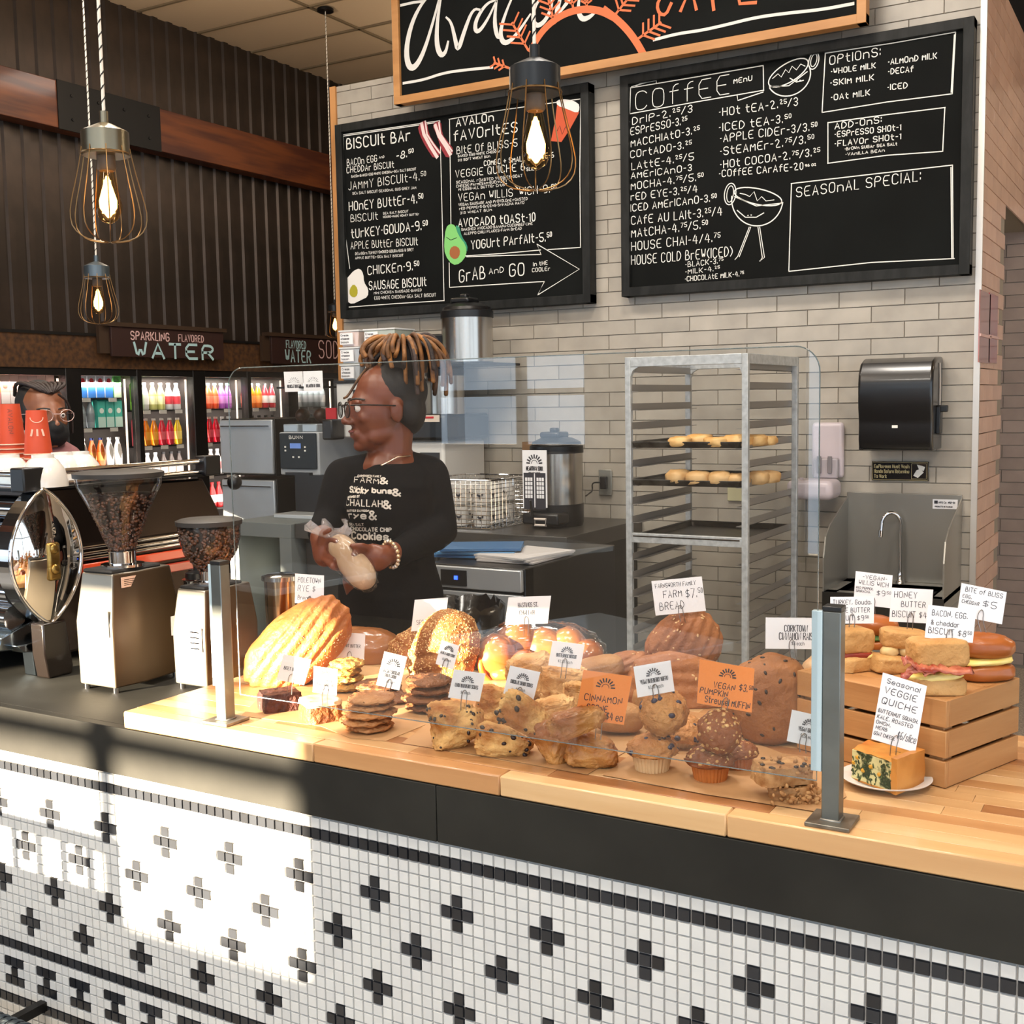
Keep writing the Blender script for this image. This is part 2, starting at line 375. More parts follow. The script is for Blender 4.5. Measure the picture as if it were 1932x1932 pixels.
bwall(wi,0,-1.1,-.35,0.02,2.75,mat('glazed_brick_shade','A99A92',.28,c2='988A84',sc=7,lo=.3,hi=.72,rnd=.07,coat=.15))
b=MB(); b.box((XC-.012,YW-.014,0),(XC+.014,YW+.004,WT)); struct(b.build('trim_2',mat('corner_trim','D8D2CA',.3,.6)))
b=MB(); b.box((-4.37,YW-.02,0),(-4.33,YW+.3,WT)); struct(b.build('trim_3',mat('pine_trim','C98F55',.5,c2='B37C45',sc=10,stretch=(1,1,.2))))
# room walls the photo only implies: shopfront behind the camera with its windows, right side windows
WP=mat('wall_paint','8A8178',.85)
def wallwin(name,axis,c,t,u0,u1,z1,wins,mull=.05,m=WP):
    b=MB(); us=[u0]+[q for wn in wins for q in wn[:2]]+[u1]
    def bx(ua,ub,za,zb):
        if ub-ua<.001 or zb-za<.001: return
        if axis=='y': b.box((ua,c,za),(ub,c+t,zb))
        else: b.box((c,ua,za),(c+t,ub,zb))
    for i in range(0,len(us)-1,2): bx(us[i],us[i+1],0,z1)
    for (a,d,za,zb,ms,ts) in wins: bx(a,d,0,za); bx(a,d,zb,z1)
    if name=='wall_front':
        b.box((u0,c,3.9),(u1,c+t,CEILZ)); z_up=2.15
        b.box((u0,c,2.03),(u1,c+t,2.15))
    o=struct(b.build(name,m))
    for k,(a,d,za,zb,ms,ts) in enumerate(wins):
        b=MB()
        for x in [a+mull/2]+ms+[d-mull/2]:
            (b.box((x-mull/2,c+t*.3,za),(x+mull/2,c+t*.7,zb)) if axis=='y' else b.box((c+t*.3,x-mull/2,za),(c+t*.7,x+mull/2,zb)))
        for z in [za+mull/2]+ts+[zb-mull/2]:
            (b.box((a,c+t*.31,z-mull/2),(d,c+t*.69,z+mull/2)) if axis=='y' else b.box((c+t*.31,a,z-mull/2),(c+t*.69,d,z+mull/2)))
        global WN; WN+=1
        struct(b.build('window_%d'%WN,mat('window_frame_dark','3A352F',.5)))
WN=0
wallwin('wall_front','y',-4.2,.2,-7.2,5.2,2.03,[(-4.9,-3.56,zz(-.36),zz(.38),[-4.13],[zz(.06)]),(-2.12,1.2,.6,2.03,[-1.2,0],[]),(1.5,4.9,.6,2.03,[3.2],[])])
b=MB()
for x in (-7.15,-5.4,-3.6,-1.8,0,1.8,3.6,5.15): b.box((x-.03,-4.13,2.15),(x+.03,-4.07,3.9))
struct(b.build('window_9',mat('window_frame_dark','3A352F',.5)))
wallwin('wall_right','x',5.0,.2,-4.2,9.8,CEILZ,[(-3.6,-.2,.5,3.4,[-1.9],[2.4]),(.1,3.6,.5,3.4,[1.85],[2.4])])
# tree and railing outside the shopfront: they cut up the low sunlight and stand in the window's reflection
t=th('tree','slender young tree outside the shopfront window','tree',(-4.2,-7.5,0))
TB=mat('bark','5A4634',.9)
b=MB(); b.tube([(-4.3,-7.5,0),(-4.25,-7.5,1.6),(-4.3,-7.5,3.6)],[.07,.055,.03]);
random.seed(3)
for i in range(14):
    z=1.3+i*.15; a=random.uniform(0,6.28); b.tube([(-4.27,-7.5,z),(-4.27+math.cos(a)*.35,-7.5+math.sin(a)*.35,z+.3)],[.015,.006],n=5)
b.build('trunk',TB,t,smooth=60)
b=MB()
for i in range(420):
    a=random.uniform(0,6.28);r=random.uniform(.05,.5);z=random.uniform(1.9,3.7); c=V((-4.27+math.cos(a)*r,-7.5+math.sin(a)*r,z))
    ax=frame((random.uniform(-1,1),random.uniform(-1,1),random.uniform(-1,1))); b.obox(c,ax,(.05,.03,.002))
b.build('leaves',mat('leaf','4C5A2A',.6),t,kind='stuff')
ch=th('slat_back_chair','black slat-back chair in front of the counter, out at the left','chair',(-2.43,.42,0))
CX0,CX1=-2.64,-2.22
b=MB(); b.box((CX0,.585,.868),(CX1,.615,.903)); b.build('top_rail',SATIN,ch,bev=.004)
b=MB(); b.box((CX0,.585,.715),(CX1,.615,.785)); b.build('lower_rail',SATIN,ch,bev=.004)
for i in range(6):
    x=CX0+.012+i*(CX1-CX0-.024)/5; MB().box((x-.009,.59,.78),(x+.009,.61,.87)).build('back_slat',SATIN,ch)
for x in (CX0+.012,CX1-.012):
    MB().box((x-.014,.585,0),(x+.014,.615,.72)).build('leg',SATIN,ch); MB().box((x-.014,.21,0),(x+.014,.24,.45)).build('leg',SATIN,ch)
MB().box((CX0,.2,.45),(CX1,.6,.475)).build('seat',SATIN,ch,bev=.008)
cn=th('sun_blocker','long flat white sun blocker on posts, added outside','sun blocker',(-4,-12.3,0)); CW=mat('blocker_white','C8CACC',.6)  # added out of view only to keep sun from the high windows
MB().box((-11,-12.6,3.05),(2.4,-12,5.05)).build('blocker_panel',CW,cn)
for x in (-10,-4,1.8): MB().box((x-.1,-12.4,0),(x+.1,-12.2,3.05)).build('column',CW,cn)
# white cafe tables behind the camera, mirrored in the guard
def cafe_table(loc,rz,label,s=.8):
    t=th('cafe_table',label,'table',(0,0,0)); b=MB(); b.box((-s/2,-s/2,.70),(s/2,s/2,.735)); b.build('table_top',mat('laminate_white','D6E0E6',.12,coat=1),t,bev=.005)
    b=MB(); b.cyl((0,0,.03),(0,0,.70),.035); b.build('pedestal',SATIN,t,smooth=40); b=MB(); b.cyl((0,0,0),(0,0,.03),.25,n=24); b.build('base',SATIN,t,smooth=40)
    t.location=loc; t.rotation_euler=(0,0,rz); return t
cafe_table((-1.98,-.78,0),R(25),'white square cafe table mirrored low in the guard')
cafe_table((-3.62,-3.25,0),R(28),'white square cafe table mirrored high in the guard',.78)
cafe_table((-4.2,-1.6,0),R(10),'white square cafe table mirrored at the left of the guard',.7)

# ================= DRINK COOLERS =================
XF=-6.72   # door plane
HDR=mat('rust_speckled_header','5A3A1C',.6,c2='2E1C10',sc=30,lo=.3,hi=.7,bump=.1)
cl=th('drinks_cooler','long black glass-door drinks cooler under the corrugated wall','cooler',(XF,6.5,0))
DK=mat('cooler_black','0D0B0B',.45); CI=mat('cooler_inside','8A807A',.6)
b=MB(); b.box((XF-.85,3.2,0),(XF-.78,9.6,2.16)); b.box((XF-.85,3.2,0),(XF-.02,9.6,.35)); b.box((XF-.85,3.2,1.93),(XF-.02,9.6,2.16)); b.build('cabinet_body',CI,cl)
b=MB(); b.box((XF-.02,3.2,1.93),(XF+.04,9.6,2.16)); b.build('header_panel',HDR,cl)
b=MB(); b.box((XF-.05,3.2,2.155),(XF+.05,9.6,2.175)); b.build('header_cap',DK,cl)
yb=[w(q,760,X=XF).y for q in (-90,135,259,372,466,548,640)]
wd=[.05,.13,.045,.13,.045,.13,.05]
for y,d in zip(yb,wd):
    b=MB(); b.box((XF-.04,y-d/2,.3),(XF+.035,y+d/2,1.93)); b.build('door_mullion',DK,cl,bev=.004)
b=MB(); b.box((XF-.03,3.2,1.88),(XF+.03,9.6,1.945)); b.box((XF-.03,3.2,.3),(XF+.03,9.6,.38)); b.build('door_rail',DK,cl)
for a,c in zip(yb,yb[1:]):
    b=MB(); b.box((XF,a+.03,.36),(XF+.006,c-.03,1.9)); b.build('glass_door',glassm('door_glass_%d'%int(a*10),(.97,.99,.99,1)),cl)
    for y in (a+.07,c-.07):
        b=MB(); b.box((XF-.05,y-.006,.4),(XF-.042,y+.006,1.86)); b.build('light_strip',mat('cooler_led','FFE6D2',.5,emit=2.5,ecol='FFE2CC'),cl)
    area((XF-.10,(a+c)/2,1.84),(XF-.5,(a+c)/2,.9),(c-a)*.8,9,(1,.86,.78),.08)  # unseen area lights added in each bay to brighten the bottles
    area((XF-.08,(a+c)/2,1.2),(XF-.5,(a+c)/2,1.15),(c-a)*.8,10,(1,.86,.78),1.0)
# shelves and bottles
SH=mat('shelf_dark','1B1817',.5); LB=mat('price_strip','C8C2BC',.6)
def bottle(kind,cols):
    # prototypes: body with liquid colour, cap, label band
    cb,cc,clb=cols; t=th('bottle','',"bottle")
    if kind=='box':
        b=MB(); b.box((-.03,-.034,0),(.03,.034,.19)); b.hexa([(-.03,-.034,.19),(.03,-.034,.19),(.03,.034,.19),(-.03,.034,.19)],[(-.004,-.034,.215),(.004,-.034,.215),(.004,.034,.215),(-.004,.034,.215)]); b.build('carton_body',mat('c'+cb,cb,.4),t)
        b=MB(); b.box((.03,-.0335,.0),(.0312,.0335,.075)); b.build('label_band',mat('c'+clb,clb,.4),t)
        b=MB(); b.cyl((.0312,0,.12),(.0322,0,.12),.02,n=10); b.build('printed_disc',mat('c'+cc,cc,.4),t)
    elif kind=='can':
        b=MB(); b.lathe([(.026,0),(.031,.008),(.031,.148),(.026,.158)],n=10); b.build('can_body',mat('m'+cb,cb,.3,.3),t,smooth=50)
        b=MB(); b.lathe([(.0316,.04),(.0316,.11)],n=10,cap=False); b.build('label_band',mat('c'+clb,clb,.4),t,smooth=50)
    else:
        h=.205 if kind=='tall' else .19; r=.031
        b=MB(); b.lathe([(r*.9,0),(r,.01),(r,h*.55),(r*.86,h*.66),(r*.42,h*.86),(r*.4,h*.93)],n=10); b.build('bottle_body',mat('b'+cb,cb,.15,coat=.4),t,smooth=50)
        b=MB(); b.lathe([(r*.48,h*.92),(r*.48,h)],n=8); b.build('cap',mat('c'+cc,cc,.4),t,smooth=50)
        b=MB(); b.lathe([(r*1.02,h*.2),(r*1.02,h*.5)],n=10,cap=False); b.build('label_band',mat('c'+clb,clb,.4),t,smooth=50)
    return t
# bay: list of shelves (z of shelf in camera heights, [(count, kind, (body,cap,label), words)])
def row(y0,y1,z,items,bay,shelf):
    b=MB(); b.box((XF-.6,y0,zz(z)-.012),(XF-.06,y1,zz(z))); sh=b.build('shelf',SH,cl)
    b=MB(); n=int((y1-y0)/.16)
    for i in range(n): yy=y0+(i+.5)*(y1-y0)/n; b.box((XF-.06,yy-.035,zz(z)-.03),(XF-.055,yy+.035,zz(z)-.002))
    b.build('price_tag_strip',LB,sh)
    items=[list(i) for i in items]
    while (y1-y0)/sum(i[0] for i in items)<.07: m=max(items,key=lambda i:i[0]); m[0]-=1
    tot=sum(i[0] for i in items); pit=(y1-y0)/tot; k=0
    for cnt,kind,cols,words in items:
        p=None; g=words+' on '+shelf+' shelf of '+bay; g0=words
        for i in range(cnt):
            loc=(XF-.12,y0+(k+.5)*pit,zz(z)+.001); k+=1
            if p is None: p=bottle(kind,cols); p['label']='%s, %s shelf, %s cooler bay'%(words,shelf,bay); p['group']='%s on the %s shelf of the %s bay'%(words,shelf,bay); p.location=loc; p['category']='carton' if kind=='box' else 'can' if kind=='can' else 'bottle'; p.name={'box':'drink_carton','can':'drink_can'}.get(kind,'drink_bottle')
            else: dup(p,loc)
P1=[(7,'box',('C9A14A','B58A30','D98A86'),'amber and pink tea carton'),(6,'box',('D9B8AE','C86A5A','EEE0DC'),'pale pink drink carton')]
CL=[(9,'tall',('AEB4B4','C9C9C9','D8D4D0'),'clear water bottle with white label')]
rows=[
('leftmost',yb[0],yb[1],[(.06,P1,'top'),(-.2,CL,'second'),(-.47,[(5,'tall',('B8BCBC','20306A','C4C8CC'),'clear water bottle with navy cap'),(4,'tall',('8A4A2A','D0CCC8','C86A3A'),'amber bottle with rust label')],'third')]),
('second',yb[1],yb[2],[(.095,[(1,'box',('C8C86A','8FA03A','E4E4C8'),'lime carton'),(6,'box',('E6E6EA','D0404A','3A7AC8'),'white carton with blue base'),(1,'box',('5AA05A','3A7A3A','C8E0C0'),'green carton')],'top'),
 (-.12,[(5,'tall',('A6AEB4','3A4AA8','8A9096'),'clear water bottle with blue cap'),(4,'box',('4FB8A8','E8F0E8','C9E6DC'),'teal carton')],'second'),
 (-.40,[(6,'tall',('C2BEB8','C9C9C9','B8B2AA'),'slim silver bottle'),(2,'tall',('C85A20','26346A','E0803A'),'orange tea bottle with navy cap'),(2,'tall',('D4D0CC','E6E6E6','DAD6D2'),'frosted white bottle')],'third'),(-.68,CL,'bottom')]),
('third',yb[2],yb[3],[(.0,[(2,'box',('6FA83A','3A7A2A','C8E0A0'),'green drink carton'),(3,'tall',('C8C8C4','D8D8D8','E0E0DC'),'clear bottle with silver label'),(2,'tall',('C9C77A','E0E0E0','E6E4B0'),'pale yellow water bottle'),(2,'tall',('D8D8D8','D8D8D8','C8404A'),'clear bottle with red label')],'top'),
 (-.27,[(2,'box',('D8606A','3A6AC0','E8E8F0'),'red and blue carton'),(3,'tall',('E88A1C','E6E0D8','F0A83A'),'orange juice bottle'),(2,'tall',('C8283A','E6E0D8','E0606A'),'red juice bottle'),(1,'tall',('E8C030','E6E0D8','F0D870'),'yellow juice bottle')],'second'),
 (-.53,[(3,'tall',('E0DCD8','E8E8E8','D0C8C2'),'white frosted bottle'),(5,'tall',('4A403C','1A1A1C','D8D0C8'),'dark bottle with cream label')],'third'),(-.78,CL,'bottom')]),
('fourth',yb[3],yb[4],[(.0,[(2,'tall',('D8D4D0','E8B0A8','E4DCD8'),'clear bottle with pale pink cap'),(2,'tall',('F0A8A0','9FD8C8','F4C8C0'),'pale coral bottle with mint cap'),(2,'tall',('F0603A','9FD8C8','F48A68'),'coral bottle with mint cap'),(2,'tall',('B060C0','9FD8C8','C88AD0'),'violet bottle with mint cap')],'top'),
 (-.27,[(2,'tall',('E8C020','E84A30','F0D870'),'yellow juice bottle with red cap'),(3,'tall',('C81830','E8C0B8','E05060'),'crimson juice bottle'),(2,'tall',('D8D4D0','E8E8E8','E0D8D4'),'clear bottle with white cap')],'second'),
 (-.53,[(2,'tall',('B8A8A0','1A1A1C','D8C8C0'),'smoky bottle with black cap'),(4,'tall',('C8C4C0','D8D8D8','E06A6A'),'clear bottle with coral label')],'third'),(-.80,[(6,'tall',('A81C20','B01C20','D8D0CC'),'deep red bottle')],'bottom')]),
('fifth',yb[4],yb[5],[(.0,[(1,'tall',('E8604A','9FD8C8','F08A70'),'salmon bottle with mint cap'),(3,'tall',('F07820','9FD8C8','F49A50'),'tangerine bottle with mint cap'),(4,'tall',('B83038','1A1A1C','D8D0CC'),'red soda bottle with black cap')],'top'),
 (-.27,[(5,'tall',('8A8480','1A1A1C','C8A090'),'dark glass soda bottle')],'second'),(-.53,CL,'third')]),
('sixth',yb[5],yb[6],[(.0,CL,'top'),(-.27,CL,'second')])]
for bay,a,c,sh in rows:
    for z,it,nm in sh: row(a+.06,c-.06,z-.02,it,bay,nm)
# chalk signs above the coolers
SGB=mat('chalk_sign_brown','2E1712',.6)
def csign(px0,px1,pt,pb,label,lines):
    X=XF+.10; a=w(px0,pt[0],X=X); c=w(px1,pt[1],X=X); zb=w(px0,pb,X=X).z
    o=MB().box((X-.02,a.y,zb),(X,c.y,a.z)).build('cooler_sign',SGB,bev=.003); tag(o,label,'sign')
    b=MB(); fw=.03
    b.box((X-.05,a.y-.06,a.z-.0),(X+.012,c.y+.03,a.z+fw)); b.box((X-.05,a.y-.09,zb+.02),(X-.02,a.y-.0,a.z)); b.build('frame',mat('sign_frame_wood','3A2A1E',.5),o)
    for m,t,q0,q1,h,wd in lines:
        p0=w(*q0,X=X);p1=w(*q1,X=X); z=(p0.z+p1.z)/2; p0.z=p1.z=z
        b=MB(); text(b,t,p0,p1,h,wd,(1,0,0),up=(0,0,1)); b.build('lettering',m,o)
    return o
PK=mat('chalk_pink','D9B6B4',.8); BLU=mat('chalk_blue','A9CDD2',.8)
csign(209,421,(615,628),672,'brown chalk sign reading sparkling and flavored water above the cooler',[(PK,'SPARKLING',(247,641),(319,643),.058,.009),(PK,'FLAVORED',(337,644),(384,646),.050,.007),(BLU,'WATER',(254,674),(402,678),.105,.020)])
csign(512,668,(634,644),686,'brown chalk sign reading flavored water and soda above the cooler',[(BLU,'FLAVORED',(540,656),(577,658),.062,.008),(BLU,'WATER',(539,683),(586,684),.10,.014),(PK,'SODA',(602,676),(652,676),.15,.011)])
# ================= SERVICE COUNTER =================
ZS=zz(-.632); ZB=zz(-.597); YF=1.55; T=.02124; XR=-.155
STONE=mat('dark_stone','262522',.55,spec=.1,c2='302F2B',sc=5,lo=.35,hi=.7,bump=.05,bs=80)
ct=th('service_counter','dark stone topped counter faced with white and black square mosaic','counter',(-1.8,1.85,0))
b=MB(); b.box((-6.0,YF+.009,0),(.45,2.19,ZS-.06)); b.build('counter_body',mat('mosaic_grout','A9A49E',.9),ct)
b=MB(); b.box((-6.0,YF+.02,ZS-.04),(.45,2.2,ZS)); b.build('stone_top',STONE,ct,bev=.002)
xs=w(822,1500,Y=YF).x
for a,c in ((-6.0,xs-.0008),(xs+.0008,.45)):
    b=MB(); b.box((a,YF,ZS-.0975),(c,YF+.022,ZS-.0003)); b.build('stone_apron',STONE,ct,bev=.0015)
TW=mat('mosaic_white','C6C7C6',.35,c2='CECFCD',sc=3,rnd=.03,coat=.1); TK=mat('mosaic_black','17191E',.3,c2='22252B',sc=3,rnd=.12)
def dark(i,j):
    # i column, j row (0 = row -35 just under the stone, growing downwards)
    r=35+j
    if r==36 or r==55 or r==61: return True
    for rc,c0 in ((40,-56),(44,-60),(48,-56),(52,-60)):
        dr=r-rc; dc=(i-c0)%8; dc=dc-8 if dc>4 else dc
        if abs(dr)+abs(dc)<=1 and (dr==0 or dc==0): return True
    if 57<=r<=59:
        dc=(i+103)%5
        if r==58: return dc==0
        return dc in (4,0,1)
    return False
g=.0017
def tm():
    m=MB(); h=T/2-g/2; m.hexa([(-h,0,-h),(h,0,-h),(h,0,h),(-h,0,h)],[(-h+.001,-.004,-h+.001),(h-.001,-.004,-h+.001),(h-.001,-.004,h-.001),(-h+.001,-.004,h-.001)]); m.f=m.f[1:]; m.mi=m.mi[1:]; return m
tl=[]
for i in range(-125,22):
    for j in range(0,29):
        x=(i-.35)*T; z=H-(35+j)*T+.0075*0
        p=V((x,YF,z))-V((0,0,H)); d=p.dot(CF); px=966+FPX*p.dot(CR)/d; py=966-FPX*p.dot(CU)/d
        if -60<px<1990 and py<1990: tl.append((i,j,x,z,px,py))
tl.sort(key=lambda q:-q[2]); vis_=[q for q in tl if 0<=q[4]<1932 and q[5]<1932][:300]; vs_=set(vis_)
protoT={}; st=MB()
for q in tl:
    i,j,x,z,px,py=q; dk=dark(i,j)
    if q in vs_:
        if dk not in protoT: o=tm().build('tile',TK if dk else TW); o.parent=ct; protoT[dk]=o
        else: o=protoT[dk].copy(); C.objects.link(o)
        o.location=V((x,YF+.009,z))-ct.location
    else:
        m=tm(); n=len(st.v); st.v+=[p+V((x,YF+.009,z)) for p in m.v]; st.f+=[tuple(k+n for k in f) for f in m.f]; st.mi+=[1 if dk else 0]*len(m.f)
st.build('mosaic_tiles',[TW,TK],ct,kind='stuff')
# butcher block of glued staves
bb=th('butcher_block','thick maple butcher block counter top under the baked goods','counter top',(-1,1.85,ZS))
WD=[mat('maple_%d'%k,a,.38,c2=c,sc=9,stretch=(.35,4,4),lo=.3,hi=.75,rnd=.06,bump=.04,bs=50,coat=.25) for k,(a,c) in enumerate([('BC8C5C','A87648'),('C9A070','BC9060'),('A87448','8E5C34'),('D2AE80','C49C6C')])]
random.seed(11); y=YF; sw=.0356
yb_=2.155; n=int((yb_-YF)/sw)+1; sw=(yb_-YF)/n
for k in range(n):
    x=-1.801
    if k==0: cuts=[w(590,1403,Y=YF).x,w(942,1462,Y=YF).x,w(1370,1560,Y=YF).x]
    else:
        cuts=[];xx=x+random.uniform(.1,.45)
        while xx<XR-.06: cuts.append(xx); xx+=random.uniform(.22,.5)
    e=[x]+cuts+[XR]
    for q,(a,c) in enumerate(zip(e,e[1:])):
        m=MB(); m.box((a+.0002,y+.0001,ZS+.001),(c-.0002,y+sw-.0001,ZB-random.uniform(0,.0003)))
        mi=[1,0,3,1][q%4] if k==0 else random.choice([0,1,1,2,3])
        m.build('stave',WD[mi],bb,bev=.0006 if k else .0025,bseg=1)
    y+=sw
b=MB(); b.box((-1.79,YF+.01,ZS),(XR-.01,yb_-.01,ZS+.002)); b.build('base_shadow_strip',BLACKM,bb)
# ================= SNEEZE GUARD =================
GY=1.578
gz=lambda px,py:w(px,py,Y=GY)
gt=th('sneeze_guard','tall clear rounded acrylic sneeze guard between two steel posts','guard',(-1,GY,ZB))
def rrect(x0,x1,z0,z1,r):
    pts=[]
    for cx,cz,a0,rr in ((x1-r,z1-r,0,r),(x0+r,z1-r,90,r)):
        for k in range(9): a=R(a0+k*90/8); pts.append((cx+rr*math.cos(a),0,cz+rr*math.sin(a)))
    return [(x,GY-.004,z) for x,_,z in pts]+[(x0,GY-.004,z0),(x1,GY-.004,z0)]
x0,x1=-1.512,-.433; z0,z1=zz(-.536),zz(.068)
out=rrect(x0,x1,z0,z1,.035)
GL_=glassm('acrylic',(.955,.965,.965,1),1.49,0,1.45)
EDG=mat('acrylic_edge','9AA8AA',.1,tr=.7)
m=MB(); m.prism(out,(0,.0055,0)); gp=m.build('acrylic_sheet',GL_,gt)
m=MB(); m.tube([V(p)+V((0,.00275,0)) for p in out],.0010,5,closed=True); m.build('polished_edge',EDG,gt,smooth=60)
PST=mat('welded_steel','7E827F',.36,.85,c2='6A6C68',sc=14,lo=.3,hi=.8,bump=.05,bs=70)
def post(px,py,label,tall):
    base=w(px,py,Z=ZB); x,y=base.x,GY+.010
    t=th('guard_post',label,'post',(x,y,ZB))
    m=MB(); m.box((x-.0125,y-.0125,ZB+.006),(x+.0125,y+.0125,ZB+tall)); m.build('square_tube',PST,t,bev=.0015)
    m=MB(); m.box((x-.031,y-.031,ZB),(x+.031,y+.031,ZB+.006)); bp=m.build('base_plate',mat('raw_steel','6E675C',.4,.8,c2='8A8478',sc=30),t,bev=.001)
    m=MB(); m.tube([(x+s*.0125,y+c*.0125,ZB+.006) for s,c in((-1,-1),(1,-1),(1,1),(-1,1))],.0025,6,closed=True); m.build('weld_bead',mat('weld','8A8780',.4,.8),bp,smooth=60)
    m=MB(); m.box((x-.013,y-.013,ZB+tall),(x+.013,y+.013,ZB+tall+.007)); m.build('end_cap',BLACKP,t,bev=.001)
    return t,x,y
GL2=mat('gasket_pale','AFC3CB',.3,coat=.5)
t,x,y=post(425,1362,'left square steel post of the guard, its face lit by the sun',.302)
m=MB(); m.box((x-.0205,y-.0105,ZB+.07),(x-.0127,y-.002,ZB+.302)); m.build('glass_channel',GL2,t,bev=.001)
t,x,y=post(1566,1557,'right square steel post of the guard, nearest the quiche',.302)
m=MB(); m.box((x-.0275,y-.0135,ZB+.075),(x-.0127,y-.002,ZB+.302)); m.build('glass_channel',GL2,t,bev=.001)
# foot rail at the lower left
a=w(0,1922,Y=1.45); 
t=tag(MB().tube([(-4,1.44,a.z-.02),(-1.9,1.44,a.z-.02)],.032,16).build('foot_rail',mat('rail_metal','3A4148',.25,.8),smooth=60),'dark metal foot rail running below the mosaic at lower left','rail')
m=MB()
for k in range(46): x=-3.0+k*.022; m.lathe([(.033,0),(.0345,.004),(.0345,.012),(.033,.016)],(x,1.44,a.z-.02),14,(1,0,0),cap=False)
m.build('ribbing',mat('rail_metal2','4A545C',.3,.8),t,kind='stuff',smooth=60)
m=MB()
for x in (-3.4,-2.1): m.bar((x,1.44,a.z-.02),(x,YF+.012,a.z-.02),.02,.02)
m.build('bracket',SATIN,t,kind='stuff')
# ================= CHALKBOARDS =================
BRD=mat('chalkboard','0C0D0C',.75,spec=.12,c2='121413',sc=2.5,lo=.35,hi=.7); BFR=mat('board_frame_black','141514',.55,spec=.25,c2='222322',sc=20,stretch=(1,1,.3))
def wedge_frame(x0,x1,z0,z1,y0,y1,fw,M,parent,names=('frame_rail','frame_stile')):
    for za,zb in ((z0,z0+fw),(z1-fw,z1)): MB().box((x0,y0,za),(x1,y1,zb)).build(names[0],M,parent,bev=.002)
    for xa,xb in ((x0,x0+fw),(x1-fw,x1)): MB().box((xa,y0-.0005,z0+fw*0),(xb,y1,z1)).build(names[1],M,parent,bev=.002)
def board(name,label,tlp,brp,yfront,fw,BM,FM,th_=.055,yb=YW-.012):
    a=w(*tlp,Y=yfront);c=w(*brp,Y=yfront)
    t=th(name,label,'menu board' if name=='menu_board' else 'sign',((a.x+c.x)/2,yb,c.z))
    fr=wedge_frame(a.x,c.x,c.z,a.z,yfront,yb,fw,FM,t)
    yp=yfront+.022; MB().box((a.x+fw*.9,yp,c.z+fw*.9),(c.x-fw*.9,yb-.001,a.z-fw*.9)).build('board_panel',BM,t)
    return t,yp
NY=(0,-1,0)
class Wr:
    def __init__(s,ox,oy,sc,Y): s.o=(ox,oy);s.s=sc;s.Y=Y
    def p(s,x,y,): return w(s.o[0]+x/s.s,s.o[1]+y/s.s,Y=s.Y)
    def t(s,mb,txt,x0,y0,x1,y1,h,wd=.006,**k):
        p0=s.p(x0,y0);p1=s.p(x1,y1); hh=(s.p(x0,y0-h)-p0).length*.84; wd=wd*.64 if wd<.0065 else wd*.8
        text(mb,txt,p0,p1,hh,wd,NY,up=(0,0,1),**k)
    def l(s,mb,pts,wd,off=.0015): mb.rib([s.p(*q) for q in pts],wd*(.75 if wd<.008 else 1),NY,off)
    def f(s,pts,off=.002,sm=True):
        q=[s.p(*k) for k in pts]
        if sm:
            o=[]
            for a,c in zip(q,q[1:]+q[:1]): o+=[a*.75+c*.25,a*.25+c*.75]
            q=o
        return q
YB1=YW-.085
t,yp=board('menu_board','left black chalk menu board headed biscuit bar and favorites',(631,236),(1114,571),YB1,.045,BRD,BFR)
W1=Wr(620,0,3.1167,yp); m=MB()
for a in [("BISCUIt BAr",108,878,480,825,72,.009),("BACOn EGG",110,975,285,950,45),("AnD",298,932,328,928,16,.004),("-8.^50",402,938,495,915,48,.007),("CHEDDAr BISCUIt",108,1018,385,985,42),
("JAMMY BISCUIt-4.^50",118,1118,568,1055,56),("HOnEY BUttEr-4.^50",122,1240,552,1190,60,.007),("BISCUIt",132,1305,290,1290,50),("tUrKEY*GOUDA-9.^50",135,1400,578,1348,60,.007),("APPLE BUttEr BISCUIt",132,1465,525,1440,50),
("CHICKEn*9.^50",232,1615,528,1585,58,.007),("SAUSAGE BISCUIt",240,1705,575,1680,58,.007),
("AVALOn",752,745,970,710,55,.0075),("fAVOrItES",738,830,1110,775,68,.0075),("BItE Of BLISS-5",755,905,1110,860,50),("COMBO + SMALL COffEE-6",915,975,1325,925,34),("VEGGIE QUICHE 6",748,1045,1155,1000,50),("SLICE",1165,1005,1225,1000,22,.004),
("VEGAn WILLIS 'WICH-9.^50",765,1185,1335,1128,52),("AVOCADO tOASt*10",765,1335,1215,1300,56,.0065),("YOGUrt PArfAIt-5.^50",840,1465,1308,1415,58,.0065),("GrAB",770,1660,920,1635,85,.0075),("AnD",945,1612,1030,1600,38),("GO",1065,1628,1150,1615,85,.0075),("In tHE",1205,1565,1288,1555,26,.005),("COOLEr",1198,1600,1302,1590,26,.005)]:
    W1.t(m,a[0],*a[1:6],a[6] if len(a)>6 else .006)
